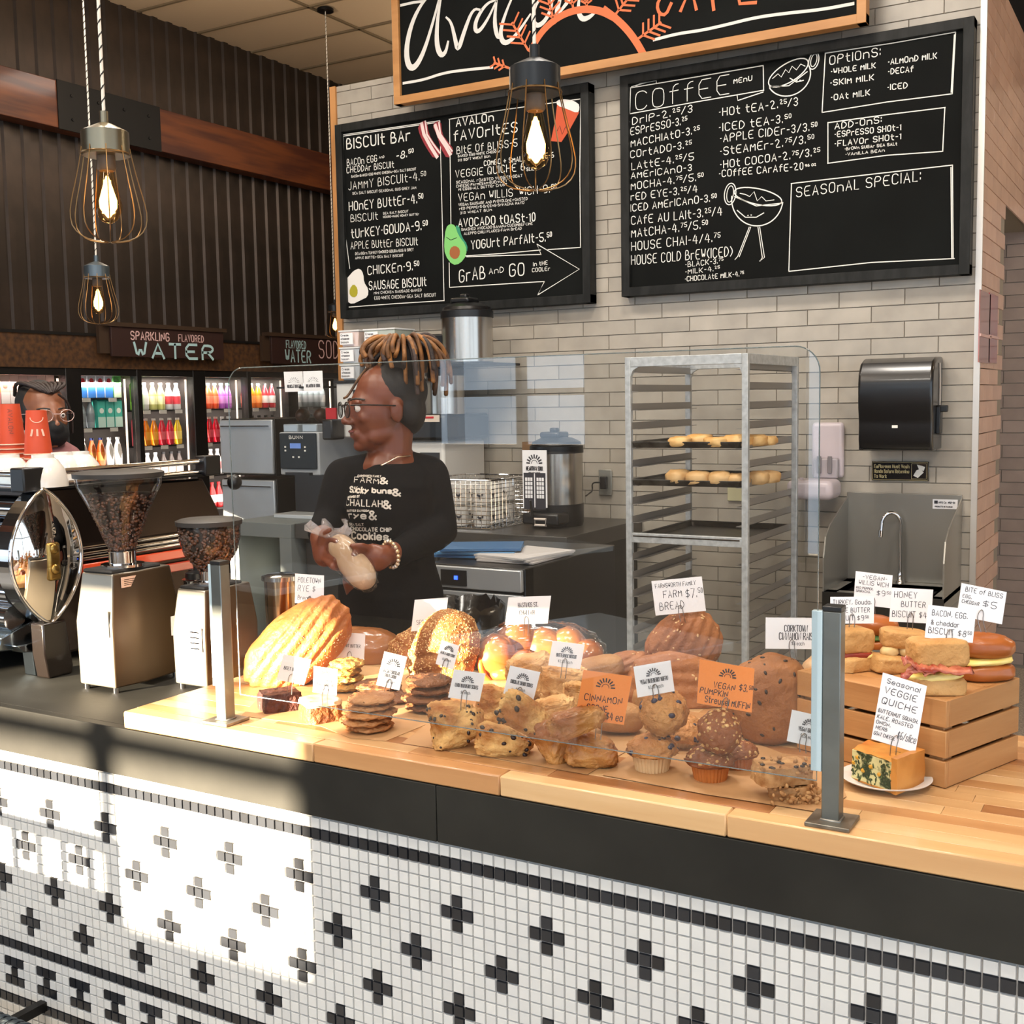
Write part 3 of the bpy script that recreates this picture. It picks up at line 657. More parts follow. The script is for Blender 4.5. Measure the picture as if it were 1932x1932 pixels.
for a in [("BACOn*BAKED EGG*WHITE CHEDDAr*SEA SALT BISCUIT",135,1045,515,1000,16),("SEA SALT BISCUIT*SEASOnAL GUS*GREY JAM",142,1145,515,1110,17),("SEA SALT BISCUIT",322,1262,470,1248,15),("HOUSE-MADE HOnEY BUTTEr",322,1282,532,1265,14),("DEArBOrn TUrKEY*SMOKED GOUDA*GUS & GREY",158,1500,500,1475,18),("APPLE BUTTEr*SEA SALT BISCUIT",158,1525,440,1508,16),("MInI CHICKEn SAUSAGE*BAKED",268,1730,547,1712,17),("EGG*WHITE CHEDDAr*SEA SALT BISCUIT",270,1762,632,1743,22),
("BAKED EGG*WHITE CHEDDAr",762,925,1010,895,16),("313 SOFT WHEAT BUn",762,950,950,925,16),("SEASOnAL rOASTED VEGGIES*GOAT",752,1080,1140,1040,18),("CHEESE*PArMESAn*GUErnSEY",752,1103,1050,1070,18),("MI EGGS*ALL BUTTEr CrUST",765,1122,1050,1092,17),("VEGAn SAUSAGE AnD PrOVOLOnE*rOASTED",765,1212,1170,1175,18),("rED PEPPErS*GrEEnS*SrIrACHA MAYO",770,1235,1150,1198,17),("313 WHEAT BUn",775,1260,960,1240,17),("SMASHED AVOCADO*BAnANA*CUCUMBEr*LIME",782,1358,1200,1322,18),("ALEPPO CHILI FLAKES*FArM BrEAD",797,1382,1135,1350,18)]:
    W1.t(m,a[0],*a[1:6],a[6]*0+a[6] if False else .0035)
for q in [[(72,795),(655,710)],[(82,1040),(80,795)],[(78,790),(90,1300),(125,1580)],[(655,712),(668,1250),(680,1770)],[(120,1806),(400,1785),(680,1768)],[(712,700),(716,1000),(720,1325)],[(708,702),(1000,650),(1483,582)],[(1483,582),(1478,1000),(1482,1455)],[(1482,1455),(1290,1468)],
 [(805,1505),(1030,1490),(1248,1470)],[(1250,1498),(1225,1435),(1475,1583),(1230,1735),(1270,1655)],[(812,1510),(1250,1496)],[(1270,1655),(1000,1672),(712,1690)],[(712,1690),(710,1545)],[(80,802),(655,718)],[(86,800),(96,1300)]]:
    W1.l(m,q,.006)
m.build('chalk_lettering',CHALK,t)
def art(W,name,pts,M,par,off=.002,sm=True):
    m=MB(); q=W.f(pts,off,sm); m.prism([p+V((0,-off,0)) for p in q],(0,off*.8,0)); return m.build(name,M,par)
RED=mat('paint_maroon','8E2A33',.7); WHT=mat('paint_white','E6E2DC',.7); 
b1=art(W1,'bacon_drawing',[(525,740),(575,700),(590,790),(620,840),(665,895),(625,942),(575,870),(535,790)],RED,t)
m=MB(); W1.l(m,[(548,725),(562,790),(600,860),(640,925)],.02,.003); W1.l(m,[(570,712),(580,790),(615,845),(655,900)],.010,.003); m.build('bacon_stripe',mat('paint_pinkw','E4CCC8',.7),b1)
b1=art(W1,'bacon_drawing',[(608,730),(660,705),(668,790),(700,830),(740,885),(700,940),(660,870),(640,800)],RED,t)
m=MB(); W1.l(m,[(628,735),(650,800),(690,860),(718,910)],.02,.003); W1.l(m,[(650,720),(660,790),(690,835),(728,890)],.010,.003); m.build('bacon_stripe',mat('paint_pinkw','E4CCC8',.7),b1)
av=art(W1,'avocado_drawing',[(690,1340),(715,1315),(745,1325),(765,1380),(808,1440),(812,1500),(775,1550),(730,1560),(685,1500),(680,1430)],mat('paint_green','7CC46E',.7),t)
art(W1,'avocado_edge',[(745,1325),(770,1330),(782,1390),(818,1440),(815,1490),(808,1440),(765,1385)],mat('paint_teal','2E8A6A',.7),av,.003); art(W1,'avocado_stone',[(715,1460),(745,1443),(775,1465),(770,1510),(742,1527),(712,1505)],mat('paint_brown','9A5A30',.7),av,.003)
m=MB(); W1.l(m,[(695,1395),(720,1412),(755,1398)],.004,.0035); m.build('smile_line',mat('paint_black','101010',.7),av)
eg=art(W1,'egg_drawing',[(150,1590),(185,1578),(205,1610),(208,1660),(235,1700),(232,1745),(190,1765),(140,1790),(105,1770),(112,1700),(98,1650),(120,1625)],WHT,t)
art(W1,'egg_yolk',[(125,1700),(148,1668),(172,1695),(172,1735),(150,1752),(125,1735)],mat('paint_olive','A8A024',.7),eg,.003)
cp=art(W1,'cup_drawing',[(1345,610),(1475,660),(1420,760),(1370,835),(1308,830),(1335,700)],mat('paint_orange','C4502C',.7),t,sm=False); art(W1,'cup_lid',[(1340,590),(1400,582),(1470,605),(1478,640),(1465,668),(1400,640),(1345,622)],WHT,cp,.003)
m=MB(); W1.l(m,[(1345,770),(1360,740),(1375,790),(1395,745),(1410,770)],.005,.003); m.build('smile_line',mat('paint_black','101010',.7),cp)
t,yp=board('menu_board','right black chalk menu board headed coffee menu',(1169,143.5),(1829,517),YB1,.045,BRD,BFR)
W2=Wr(1140,0,2.4394,yp); m=MB()
for a in [("COffEE",145,510,575,430,100,.006),("MEnU",597,385,680,370,26,.006),("*DrIP-2.^25_/3",113,578,405,515,38),("*ESPrESSO-3.^25",110,625,378,570,40),("*MACCHIAtO-3.^25",110,680,435,612,38),("*COrtADO-3.^25",107,730,398,678,38),("*LAttE-4.^25_/5",112,785,412,735,38),("*AMErICAnO-3",110,825,402,785,34),("*MOCHA-4.^75_/5.^50",110,875,452,828,38),("*rED EYE-3.^25_/4",110,925,428,885,38),("*ICED AMErICAnO-3.^50",110,975,513,925,38),("*CAfE AU LAIt-3.^25_/4",112,1035,542,990,44),("*MAtCHA-4.^75_/5.^50",112,1095,472,1050,44),("*HOUSE CHAI-4/4.^75",112,1155,530,1110,46),("*HOUSE COLD BrEW(ICED)",114,1220,590,1178,50),("*BLACK-3.^75",375,1230,545,1210,28,.005),("*MILK-4.^25",375,1262,528,1245,26,.005),("*CHOCOLAtE MILK-4.^75",373,1295,640,1270,26,.005),
("*HOt tEA-2.^25_/3",530,535,890,485,42),("*ICED tEA-3.^50",530,605,855,560,42),("*APPLE CIDEr-3/3.^50",535,655,975,598,42),("*StEAMEr-2.^75_/3.^50",535,715,960,655,42),("*HOt COCOA-2.^75_/3.^25",535,775,988,715,40),("*COffEE CArAfE-20",530,815,915,780,36),("96 OZ",925,768,975,762,12,.004),
("OPtIOnS:",1038,298,1270,258,46),("*WHOLE MILK",1045,342,1248,312,28),("*SKIM MILK",1042,395,1240,368,30),("*OAt MILK",1045,462,1222,438,30),("*ALMOnD MILK",1308,298,1530,268,30),("*DECAf",1308,342,1422,330,30),("*ICED",1305,415,1395,405,30),
("ADD-OnS:",1062,595,1275,565,34),("*ESPrESSO SHOt-1",1062,632,1365,598,30),("*FLAVOr SHOt-1",1062,675,1365,640,30),("*BrOWn SUGAr SEA SALt",1108,692,1348,668,15,.004),("*VAnILLA BEAn",1112,717,1290,698,15,.004),("SEASOnAL SPECIAL:",885,908,1455,832,52)]:
    W2.t(m,a[0],*a[1:6],a[6] if len(a)>6 else .0062)
for q in [[(120,405),(420,355),(732,302)],[(732,302),(734,418)],[(732,416),(420,470),(118,524)],[(118,524),(122,403)],[(125,400),(240,366),(240,385)],[(612,440),(615,463),(732,424)],[(145,398),(165,385),(240,370)],
 [(1020,245),(1320,200),(1617,148)],[(1617,148),(1602,432)],[(1602,432),(1300,470),(1003,518)],[(1003,518),(1018,244)],[(1030,565),(1300,528),(1570,495)],[(1568,495),(1558,697)],[(1558,697),(1300,715),(1028,752)],[(1030,750),(1030,563)],[(860,845),(1250,800),(1603,760)],[(1603,760),(1606,1190)],[(1612,1190),(1230,1208),(850,1249)],[(850,1248),(862,845)],[(1596,770),(1600,1186)],[(1612,160),(1597,425)]]: W2.l(m,q,.006)
def oval(W,m,cx,cy,rx,ry,rot,wd,a0=0,a1=360,n=28):
    W.l(m,[(cx+rx*math.cos(R(a))*math.cos(rot)-ry*math.sin(R(a))*math.sin(rot),cy+rx*math.cos(R(a))*math.sin(rot)+ry*math.sin(R(a))*math.cos(rot)) for a in [a0+(a1-a0)*k/n for k in range(n+1)]],wd)
oval(W2,m,848,335,105,42,R(-32),.007); oval(W2,m,850,350,104,88,R(-32),.007,0,180); W2.l(m,[(760,400),(850,395),(935,330)],.006); W2.l(m,[(855,360),(885,378),(918,370)],.006)
oval(W2,m,965,280,22,40,R(15),.006); oval(W2,m,965,278,13,30,R(15),.005); W2.l(m,[(775,362),(800,340),(815,355),(835,320),(850,335),(865,305),(885,322),(905,295),(925,305)],.005)
oval(W2,m,708,905,112,36,R(12),.007); oval(W2,m,705,915,118,125,R(8),.007,0,178); W2.l(m,[(600,905),(700,948),(818,935)],.006); oval(W2,m,580,893,26,50,R(8),.006); oval(W2,m,580,893,15,38,R(8),.005)
W2.l(m,[(612,968),(650,1000),(700,1000),(735,980)],.006); W2.l(m,[(625,890),(650,895),(670,905),(690,882),(705,925),(725,905),(745,925),(782,920)],.005)
for q in [[(668,1045),(615,1180),(602,1195)],[(675,1045),(622,1182)],[(708,1045),(728,1185),(718,1202)],[(716,1045),(738,1185),(715,1202)]]: W2.l(m,q,.005)
for q in ((660,992),(675,990),(885,372),(900,370)): W2.l(m,[q,(q[0]+4,q[1])],.006)
m.build('chalk_lettering',CHALK,t)
# big sign above
YA=5.30
PINE=mat('pine_frame','C08A52',.5,c2='A8733E',sc=8,stretch=(.4,1,2),lo=.3,hi=.75,bump=.05,bs=40)
a=w(743,198,Y=YA);c=w(1634,44,Y=YA); zt=a.z+.98
t=th('cafe_sign','large pine framed chalkboard cafe sign hanging above the menus','sign',((a.x+c.x)/2,YA+.05,a.z))
wedge_frame(a.x,c.x,a.z,zt,YA,YA+.06,.042,PINE,t); yp=YA+.018
MB().box((a.x+.04,yp,a.z+.04),(c.x-.04,YA+.055,zt-.04)).build('board_panel',BRD,t)
m=MB()
for x in (a.x+.3,c.x-.3): m.box((x-.03,YA+.06,a.z+.2),(x+.03,YW-.012,a.z+.3))
m.build('wall_cleat',PINE,t,kind='stuff')
W3=Wr(620,0,3.1167,yp); W4=Wr(1140,0,2.4394,yp); m=MB()
def sm(pts,n=2):
    for _ in range(n): pts=chaikin(pts)
    return pts
def brush(W,pts,w0,w1):
    p=sm(pts); q=[W.p(*k) for k in p]; n=len(q); m.rib(q,[w0+(w1-w0)*math.sin(PI*i/(n-1))**2 for i in range(n)],NY,.002)
for pts,a_,b_ in [([(640,-60),(560,0),(490,130),(455,290),(470,395),(510,400),(560,310),(610,150),(655,-20)],.012,.034),([(668,-60),(640,120),(635,260),(660,330),(690,310),(705,240)],.012,.030),([(690,100),(722,130),(745,230),(762,305),(800,180),(850,50),(900,60)],.010,.026),([(985,0),(930,20),(870,110),(860,175),(885,190),(940,110),(990,0)],.010,.024),([(990,0),(975,120),(990,215),(1010,225)],.010,.024),([(1100,-60),(1040,80),(1008,190),(1025,255),(1070,245),(1130,170),(1190,80)],.010,.026),([(1290,-50),(1220,20),(1198,110),(1225,160),(1280,120),(1320,20),(1300,-40)],.010,.024),([(1375,-50),(1345,60),(1335,120)],.012,.026),([(1340,100),(1400,20),(1440,-30)],.010,.02),([(1480,-40),(1465,60),(1490,118),(1540,100),(1580,60)],.010,.026)]: brush(W3,pts,a_,b_)
for W,q in ((W3,[(425,32),(500,15),(560,8)]),(W3,[(440,490),(560,470),(680,428),(820,410),(965,396)]),(W4,[(228,184),(340,155),(450,140),(560,115),(700,80),(850,60),(1000,45),(1148,17)])): W.l(m,sm(q),.014,.002)
m.build('script_lettering',mat('paint_white2','D9D6D0',.7),t)
m=MB(); OR=mat('paint_coral','D56F42',.7)
arc=[(1190,300),(1240,205),(1310,130),(1400,75),(1500,52),(1600,62),(1683,105)]
W3.l(m,sm(arc),.035,.0025); W4.l(m,sm([(0,45),(60,90),(110,140),(150,195),(178,245)]),.035,.0026)
def twig(W,p,q,k=4,f=.35):
    W.l(m,[p,q],.012,.0028); dx,dy=q[0]-p[0],q[1]-p[1]
    for i in range(1,k+1):
        s=i/(k+.3); c_=(p[0]+dx*s,p[1]+dy*s)
        for sg in(-1,1): W.l(m,[c_,(c_[0]+dx*f*.7+sg*dy*f,c_[1]+dy*f*.7-sg*dx*f)],.010,.0029)
twig(W3,(1175,295),(1080,135)); twig(W3,(1330,140),(1290,-20)); twig(W3,(1060,400),(975,370),3); twig(W3,(1520,45),(1515,-40)); twig(W4,(50,70),(130,-30)); twig(W4,(155,180),(262,105))
twig(W3,(1440,50),(1420,-60))
for q,h in (([(300,-30),(262,-15),(243,25),(255,65),(285,70),(310,15)],0),([(352,52),(400,-60),(425,45)],0),([(505,47),(495,-40)],0),([(700,12),(625,18),(610,-60)],0)): W4.l(m,sm(q,1) if len(q)>4 else q,.016,.0029)
m.build('coral_painting',OR,t,kind='stuff')
# ================= PENDANTS =================
NKL=mat('pendant_nickel','8C8470',.3,1); CAGE=mat('cage_brass','8A6B45',.3,1); SOCK=mat('socket_brown','5A4632',.5)
CORDW=mat('cord_white','CFC9BE',.8); CORDB=mat('cord_black','1A1918',.8)
BULB=glassm('bulb_glass',(1,.80,.50,1),1.4,0,.6); FIL=mat('filament','FFD27A',.5,emit=26,ecol='FFB860'); FIL2=mat('filament_core','FFE9C0',.5,emit=12,ecol='FFCB88')
def pendant(px,py,D,label,capm,bulbE=7):
    p=w(px,py,D=D); x,y,z=p  # bottom of cage
    t=th('pendant_lamp',label,'lamp',(x,y,CEILZ-.02)); h=.212
    m=MB(); m.lathe([(.010,h+.075),(.010,h+.05),(.016,h+.048),(.047,h+.033),(.052,h+.030),(.052,h-.02),(.05,h-.022)],(x,y,z-.02),28); m.build('lamp_cap',capm,t,smooth=40)
    m=MB(); m.lathe([(.02,h-.02),(.021,h-.05),(.017,h-.055)],(x,y,z-.02),16); m.build('socket',SOCK,t,smooth=40)
    for k in range(9):
        a=2*PI*k/9; pr=[(.052,h-.005),(.056,h-.03),(.066,h-.075),(.078,h-.12),(.084,h-.155),(.078,h-.185),(.055,h-.205),(.02,h-.212),(.006,h-.212)]
        MB().tube([(x+math.cos(a)*r,y+math.sin(a)*r,z-.02+q) for r,q in sm(pr,1)],.0013,5).build('cage_wire',CAGE,t,smooth=60)
    m=MB(); m.tube([(x+.054*math.cos(a),y+.054*math.sin(a),z-.02+h-.018) for a in [2*PI*k/24 for k in range(24)]],.002,5,closed=True); m.build('cage_ring',CAGE,t,smooth=60)
    m=MB(); m.lathe([(.012,h-.048),(.016,h-.062),(.024,h-.1),(.030,h-.128),(.029,h-.145),(.02,h-.162),(.006,h-.171),(.001,h-.172)],(x,y,z-.02),24); bl=m.build('bulb',BULB,t,smooth=60)
    m=MB()
    for k in range(6):
        a=2*PI*k/6; a2=a+.5; m.tube([(x+.006*math.cos(a),y+.006*math.sin(a),z-.02+h-.075),(x+.013*math.cos(a2),y+.013*math.sin(a2),z-.02+h-.148)],.0022,5)
    m.build('filament',FIL,bl,kind='stuff')
    m=MB(); m.lathe([(.003,h-.066),(.011,h-.09),(.020,h-.12),(.019,h-.137),(.003,h-.158)],(x,y,z-.02),10); m.build('glow_core',FIL2,bl,smooth=60)
    # twisted black and white cord
    zc=z-.02+h+.075; m=MB(); L=CEILZ-.03-zc
    m.cyl((x,y,zc),(x,y,CEILZ-.03),.0038,n=8); cd_=m.build('cord',CORDW,t,smooth=60)
    m=MB(); n=int(min(L,2.6)/.0045); m.tube([(x+.0028*math.cos(k*1.0),y+.0028*math.sin(k*1.0),zc+k*.0045) for k in range(n)],.0022,4); m.build('cord_stripe',CORDB,cd_,smooth=60)
    m=MB(); m.lathe([(.062,0),(.062,.018),(.05,.022)],(x,y,CEILZ-.032),24); m.build('ceiling_canopy',SATIN,t,smooth=40)
    l=bpy.data.lights.new('bulb_light','POINT'); l.energy=bulbE; l.color=(1,.66,.33); l.shadow_soft_size=.02
    o=bpy.data.objects.new('bulb_light',l); C.objects.link(o); o.location=(x,y,z-.02+h-.12)
    return t
pendant(207,440,2.62,'large caged pendant lamp with brass cap at upper left',NKL)
pendant(1012,340,2.37,'caged pendant lamp with black cap hanging before the menu boards',mat('cap_dark','24272A',.35,.5))
pendant(187,602,4.96,'small caged pendant lamp hanging above the sparkling water sign',mat('cap_steel','5A646A',.35,.8),6)
pendant(633,632,8.86,'smallest and farthest caged pendant lamp beside the left menu board',mat('cap_dark','24272A',.35,.5),6)
# ================= BACK COUNTER AND WHAT STANDS ON IT =================
ZK=zz(-.62)
bc=th('back_counter','dark back counter along the brick wall','counter',(-3.1,5.06,0))
BST=mat('back_counter_top','35332F',.3,c2='3E3B37',sc=6); BFC=mat('back_counter_front','2A2826',.5); GRY=mat('grey_laminate','6E7474',.5)
MB().box((-4.02,4.64,ZK-.075),(-2.421,5.487,ZK)).build('counter_top',BST,bc,bev=.002)
MB().box((-4.0,4.70,.1),(-2.45,5.487,ZK-.075)).build('cabinet_body',BFC,bc)
MB().box((-2.72,4.69,.1),(-2.56,4.70,ZK-.08)).build('pale_end_panel',GRY,bc)
for i in range(3): a=-3.98+i*.42; MB().box((a,4.685,.14),(a+.40,4.70,ZK-.1)).build('cabinet_door',BFC,bc,bev=.002)
wt=th('work_table','grey framed work table left of the dark back counter','table',(-4.3,4.95,0))
MB().box((-4.465,4.62,ZK-.075),(-4.03,5.45,ZK)).build('table_top',GRY,wt,bev=.002)
for a,c in ((-4.465,-4.40),(-4.11,-4.03)): MB().box((a,4.62,0),(c,5.4,ZK-.075)).build('side_panel',GRY,wt)
MB().box((-4.40,4.95,.55),(-4.11,4.97,ZK-.075)).build('back_panel',mat('grey_light','8C9494',.4),wt)
# stainless cabinets at the far left
STL=mat('stainless_panel','B2B6BA',.36,.55,bump=.35,bs=3,bd=.02)
for i,(zt_,zb_,lb) in enumerate(((-.075,-.40,'upper'),(-.42,-.80,'lower'))):
    t=th('steel_cabinet',lb+' stainless steel cabinet stacked left of the coffee grinder','cabinet',(-4.68,5.2,zz(zb_)))
    MB().box((-4.88,5.02,zz(zb_)),(-4.47,5.6,zz(zt_))).build('cabinet_body',mat('cabinet_dark','24221F',.4,.4),t,bev=.004)
    MB().box((-4.875,5.0,zz(zb_)+.01),(-4.475,5.02,zz(zt_)-.006)).build('door',STL,t,bev=.006)
    m=MB(); m.box((-4.86,4.99,zz(zt_)-.045),(-4.49,5.0,zz(zt_)-.038)); m.build('door_lip',CHROME,t)
if 1:
    t=th('cabinet_stand','dark stand under the stacked steel cabinets','stand',(-4.68,5.25,0)); MB().box((-4.88,5.05,0),(-4.47,5.6,zz(-.80))).build('body',BFC,t)
# coffee grinder with two hoppers
gx0,gx1=-4.36,-4.09
t=th('coffee_grinder','twin hopper batch coffee grinder with a white and grey control face','grinder',(-4.22,5.15,ZK))
HB=mat('grinder_black','1D1B1A',.3,.2)
MB().box((gx0+.02,5.02,ZK+.02),(gx1-.03,5.4,zz(-.385))).build('lower_body',HB,t,bev=.005)
MB().box((gx0,4.86,ZK),(gx1+.01,5.4,ZK+.022)).build('drip_base',mat('pale_metal','C9CCCC',.3,.4),t,bev=.003)
MB().box((gx0,4.93,zz(-.385)),(gx1+.01,5.4,zz(-.15))).build('upper_body',mat('machine_white','A9AEB2',.5),t,bev=.006)
fp=MB().box((gx0+.012,4.915,zz(-.352)),(gx1-.002,4.931,zz(-.155))).build('control_panel',mat('panel_slate','2A333B',.7,spec=.15),t,bev=.006)
m=MB(); text(m,'BUNN',(gx0+.085,4.915,zz(-.185)),(gx0+.18,4.915,zz(-.185)),.016,.0035,NY,up=(0,0,1),curve=False); m.build('lettering',CHALK,fp)
MB().box((gx0+.09,4.912,zz(-.238)),(gx0+.165,4.916,zz(-.21))).build('screen',mat('lcd_blue','5A78B8',.3,emit=.6),fp)
m=MB()
for x_,z_ in ((.05,-.23),(.05,-.25),(.19,-.23),(.19,-.25),(.105,-.285),(.145,-.285)): m.box((gx0+x_,4.912,zz(z_)-.005),(gx0+x_+.01,4.916,zz(z_)+.004))
m.build('buttons',CHALK,fp,kind='stuff')
MB().box((gx0+.06,4.90,zz(-.385)),(gx1-.04,5.0,zz(-.37))).build('chute',BLACKP,t)
CLR=glassm('clear_plastic',(.93,.95,.96,1),1.45,.02,1.3)
for a in (gx0+.0,gx0+.135):
    m=MB(); m.hexa([(a+.03,4.98,zz(-.10)),(a+.1,4.98,zz(-.10)),(a+.1,5.1,zz(-.10)),(a+.03,5.1,zz(-.10))],[(a,4.93,zz(.09)),(a+.125,4.93,zz(.09)),(a+.125,5.2,zz(.09)),(a,5.2,zz(.09))]); h_=m.build('hopper',CLR,t)
    MB().box((a+.012,4.95,zz(-.15)),(a+.118,5.15,zz(-.105))).build('hopper_collar',mat('smoked_clear','8A949A',.15,coat=1),t,bev=.006)
    MB().box((a-.002,4.925,zz(.09)),(a+.127,5.2,zz(.10))).build('hopper_lid',BLACKP,h_)
    m=MB(); m.ell((a+.062,5.06,zz(-.06)),(.035,.05,.04)); m.build('coffee_beans',mat('beans_dark','2E1B10',.4,c2='4A2C18',sc=90),h_,smooth=180)
# tall white brewer, boxes on top
WB=mat('brewer_white','D5D3CE',.35)
t=th('coffee_brewer','tall white coffee brewer behind the woman with headband','brewer',(-3.78,5.2,ZK))
MB().box((-3.99,4.98,ZK+.44),(-3.60,5.44,zz(.112))).build('brewer_head',WB,t,bev=.008); MB().box((-4.0,4.97,zz(.112)),(-3.59,5.45,zz(.125))).build('lid',BLACKP,t,bev=.002)
MB().box((-3.97,5.2,ZK),(-3.62,5.44,ZK+.44)).build('brewer_column',mat('brewer_grey','6A6660',.4),t); MB().box((-3.97,4.95,ZK),(-3.62,5.2,ZK+.03)).build('drip_base',BLACKP,t,bev=.003)
MB().box((-3.87,4.968,zz(-.12)),(-3.70,4.981,zz(.075))).build('control_panel',mat('panel_slate','2A333B',.7,spec=.15),t,bev=.004)
MB().box((-3.86,4.962,zz(.02)),(-3.83,4.968,zz(.035))).build('status_light',mat('blue_led','2A50FF',.3,emit=6),t)
MB().box((-4.0,4.86,zz(-.19)),(-3.93,4.97,zz(-.08))).build('brew_funnel',BLACKP,t,bev=.01)
rg=tag(MB().box((-4.075,4.99,zz(-.12)),(-4.005,5.0,zz(-.02))).build('red_tag',mat('red_tag','B8252E',.5)),'small red card hanging beside the white coffee brewer','card')
for (x0_,x1_,y0_,lb,c_) in ((-3.965,-3.835,4.99,'left','D9C2B8'),(-3.80,-3.60,4.99,'right','AEB4A6')):
    for k in range(3):
        z_=zz(.125)+k*.09; nm=('bottom','middle','top')[k]
        t=th('food_container',f'{nm} clear food container of the {lb} stack on the white brewer','container',((x0_+x1_)/2,5.08,z_))
        m=MB(); m.hexa([(x0_+.012,5.0,z_),(x1_-.012,5.0,z_),(x1_-.012,5.16,z_),(x0_+.012,5.16,z_)],[(x0_,4.99,z_+.08),(x1_,4.99,z_+.08),(x1_,5.17,z_+.08),(x0_,5.17,z_+.08)]); m.build('tub',mat('tub_'+lb+nm,(c_ if k==2 else 'A9ABAC'),.25,coat=.6),t,bev=.004)
        MB().box((x0_-.004,4.986,z_+.079),(x1_+.004,5.174,z_+.088)).build('lid',mat('tub_lid','D4D6D6',.3),t,bev=.002)
        xl=x0_+.01; lw=.085; lbm=MB().box((xl,4.982,z_+.012),(xl+lw,4.9895,z_+.072)).build('paper_label',PAPER,t)
        m=MB(); [text(m,s,(xl+.008,4.982,z_+q),(xl+.008+l,4.982,z_+q),.010,.002,NY,up=(0,0,1)) for s,q,l in (('Cream',.056,.05),('cheese',.038,.055),('bacon',.02,.05))]; m.build('lettering',INK,lbm)
# black tower with two insulated servers
t=th('server_stand','black brewer tower with white column right of the woman','brewer',(-3.35,5.2,ZK))
MB().box((-3.585,5.15,zz(.20)),(-3.40,5.45,zz(.36))).build('tower_head',BLACKP,t,bev=.01); MB().box((-3.585,5.30,zz(-.2)),(-3.52,5.45,zz(.2))).build('tower_column',HB,t,bev=.004)
MB().box((-3.42,4.9,zz(.186)),(-3.08,5.4,zz(.2))).build('upper_shelf',BLACKP,t,bev=.003)
MB().box((-3.585,5.0,zz(-.2)),(-3.3,5.44,zz(-.06))).build('server_dock',BLACKP,t,bev=.02)
MB().box((-3.55,5.03,ZK),(-3.335,5.44,zz(-.2))).build('white_column',WB,t,bev=.015)
MB().box((-3.48,5.022,zz(-.30)),(-3.36,5.03,zz(-.26))).build('vent_label',HB,t); lbq=MB().box((-3.44,5.0,zz(-.10)),(-3.335,4.996,zz(-.065))).build('maker_label',mat('label_cream','D8C8B8',.5),t)
m=MB(); m.box((-3.43,4.994,zz(-.082)),(-3.37,4.996,zz(-.072))); m.build('red_band',mat('red_tag','B8252E',.5),lbq)
MB().box((-3.50,5.02,zz(-.37)),(-3.35,5.03,zz(-.32))).build('paper_notice',PAPER,t)
MB().box((-3.1,5.44,zz(-.62)),(-2.97,5.486,zz(-.22))).build('brown_panel',mat('brown_panel','8A6A4A',.5),t)
def server(c,r,h,label,lid=True,base=.0):
    x,y,z=c; t=th('thermal_server',label,'urn',(x,y,z))
    BS=mat('server_steel','B5AFA6',.22,1,bump=.02,bs=80,stretch=(1,1,.03))
    m=MB(); m.lathe([(r,base),(r,base+h)],(x,y,z),40); m.build('steel_body',BS,t,smooth=40)
    if base: m=MB(); m.lathe([(r*.98,.0),(r*1.02,.02),(r*1.02,base)],(x,y,z),32); m.build('base',BLACKP,t,smooth=40)
    z2=z+base+h
    m=MB(); m.lathe([(r*1.03,0),(r*1.03,.035),(r*.96,.04),(r*.93,.055),(r*.6,.075),(r*.3,.082)],(x,y,z2),32); ld=m.build('lid',BLACKP,t,smooth=40)
    m=MB(); m.box((x-r*.5,y-r*.45,z2+.075),(x+r*.35,y+r*.4,z2+.105)); m.build('lid_handle',BLACKP,ld,bev=.01)
    MB().box((x-r*.2,y-r*.2,z2+.1),(x+r*.1,y+r*.1,z2+.125)).build('lid_knob',BLACKP,ld,bev=.008)
    return t
server((-3.245,5.14,zz(.205)),.133,.225,'tall steel coffee urn with black lid, top of the black tower')
t=server((-3.40,5.16,zz(-.062)),.105,.20,'steel coffee urn half hidden behind the woman')
t=server((-2.71,5.10,ZK+.0),.130,.25,'steel coffee urn with paper label standing on the back counter',base=.11)
MB().box((-2.80,4.90,ZK+.02),(-2.60,5.02,ZK+.075)).build('faucet_block',BLACKP,t,bev=.01)
fh=MB().tube([(-2.72,4.885,ZK+.02),(-2.66,4.885,ZK+.02),(-2.66,4.885,ZK+.05),(-2.72,4.885,ZK+.05)],.007,8,closed=True).build('faucet_handle',mat('handle_cream','CFC3B8',.4),t,smooth=60)
MB().tube([(-2.74,4.9,ZK+.05),(-2.74,4.88,ZK+.14)],.006,8).build('gauge_stem',BLACKP,t,smooth=60)
x_,z_=-2.818,ZK+.14
cdp=MB().box((x_,4.945,z_-.04),(x_+.135,4.95,z_+.24)).build('paper_label',PAPER,t)
def sunlogo(m,c,X,U,s,nrm,wd=.0012,off=.0008):
    c=V(c);X=V(X);U=V(U)
    m.rib([c+X*(s*.36*math.cos(R(a)))+U*(s*.36*math.sin(R(a))) for a in range(0,181,18)],wd,nrm,off)
    for k in range(9):
        a=R(4+k*21.5); d=X*math.cos(a)+U*math.sin(a); m.rib([c+d*s*.58,c+d*s*.95],wd*2.4,nrm,off)
m=MB(); sunlogo(m,(x_+.067,4.945,z_+.175),(1,0,0),(0,0,1),.045,NY,.003); text(m,'HEARTH & SOUL',(x_+.022,4.945,z_+.142),(x_+.115,4.945,z_+.142),.018,.004,NY,up=(0,0,1),curve=False)
text(m,'WHOLE BEAn COFFEE',(x_+.035,4.945,z_+.128),(x_+.10,4.945,z_+.128),.005,.0015,NY,up=(0,0,1)); 
for a,c in ((.006,.064),(.070,.128)):
    m.rib([(x_+(a+c)/2,4.945,z_-.035),(x_+(a+c)/2,4.945,z_+.115)],c-a,NY,.0008)
m.build('lettering',INK,cdp)
m=MB()
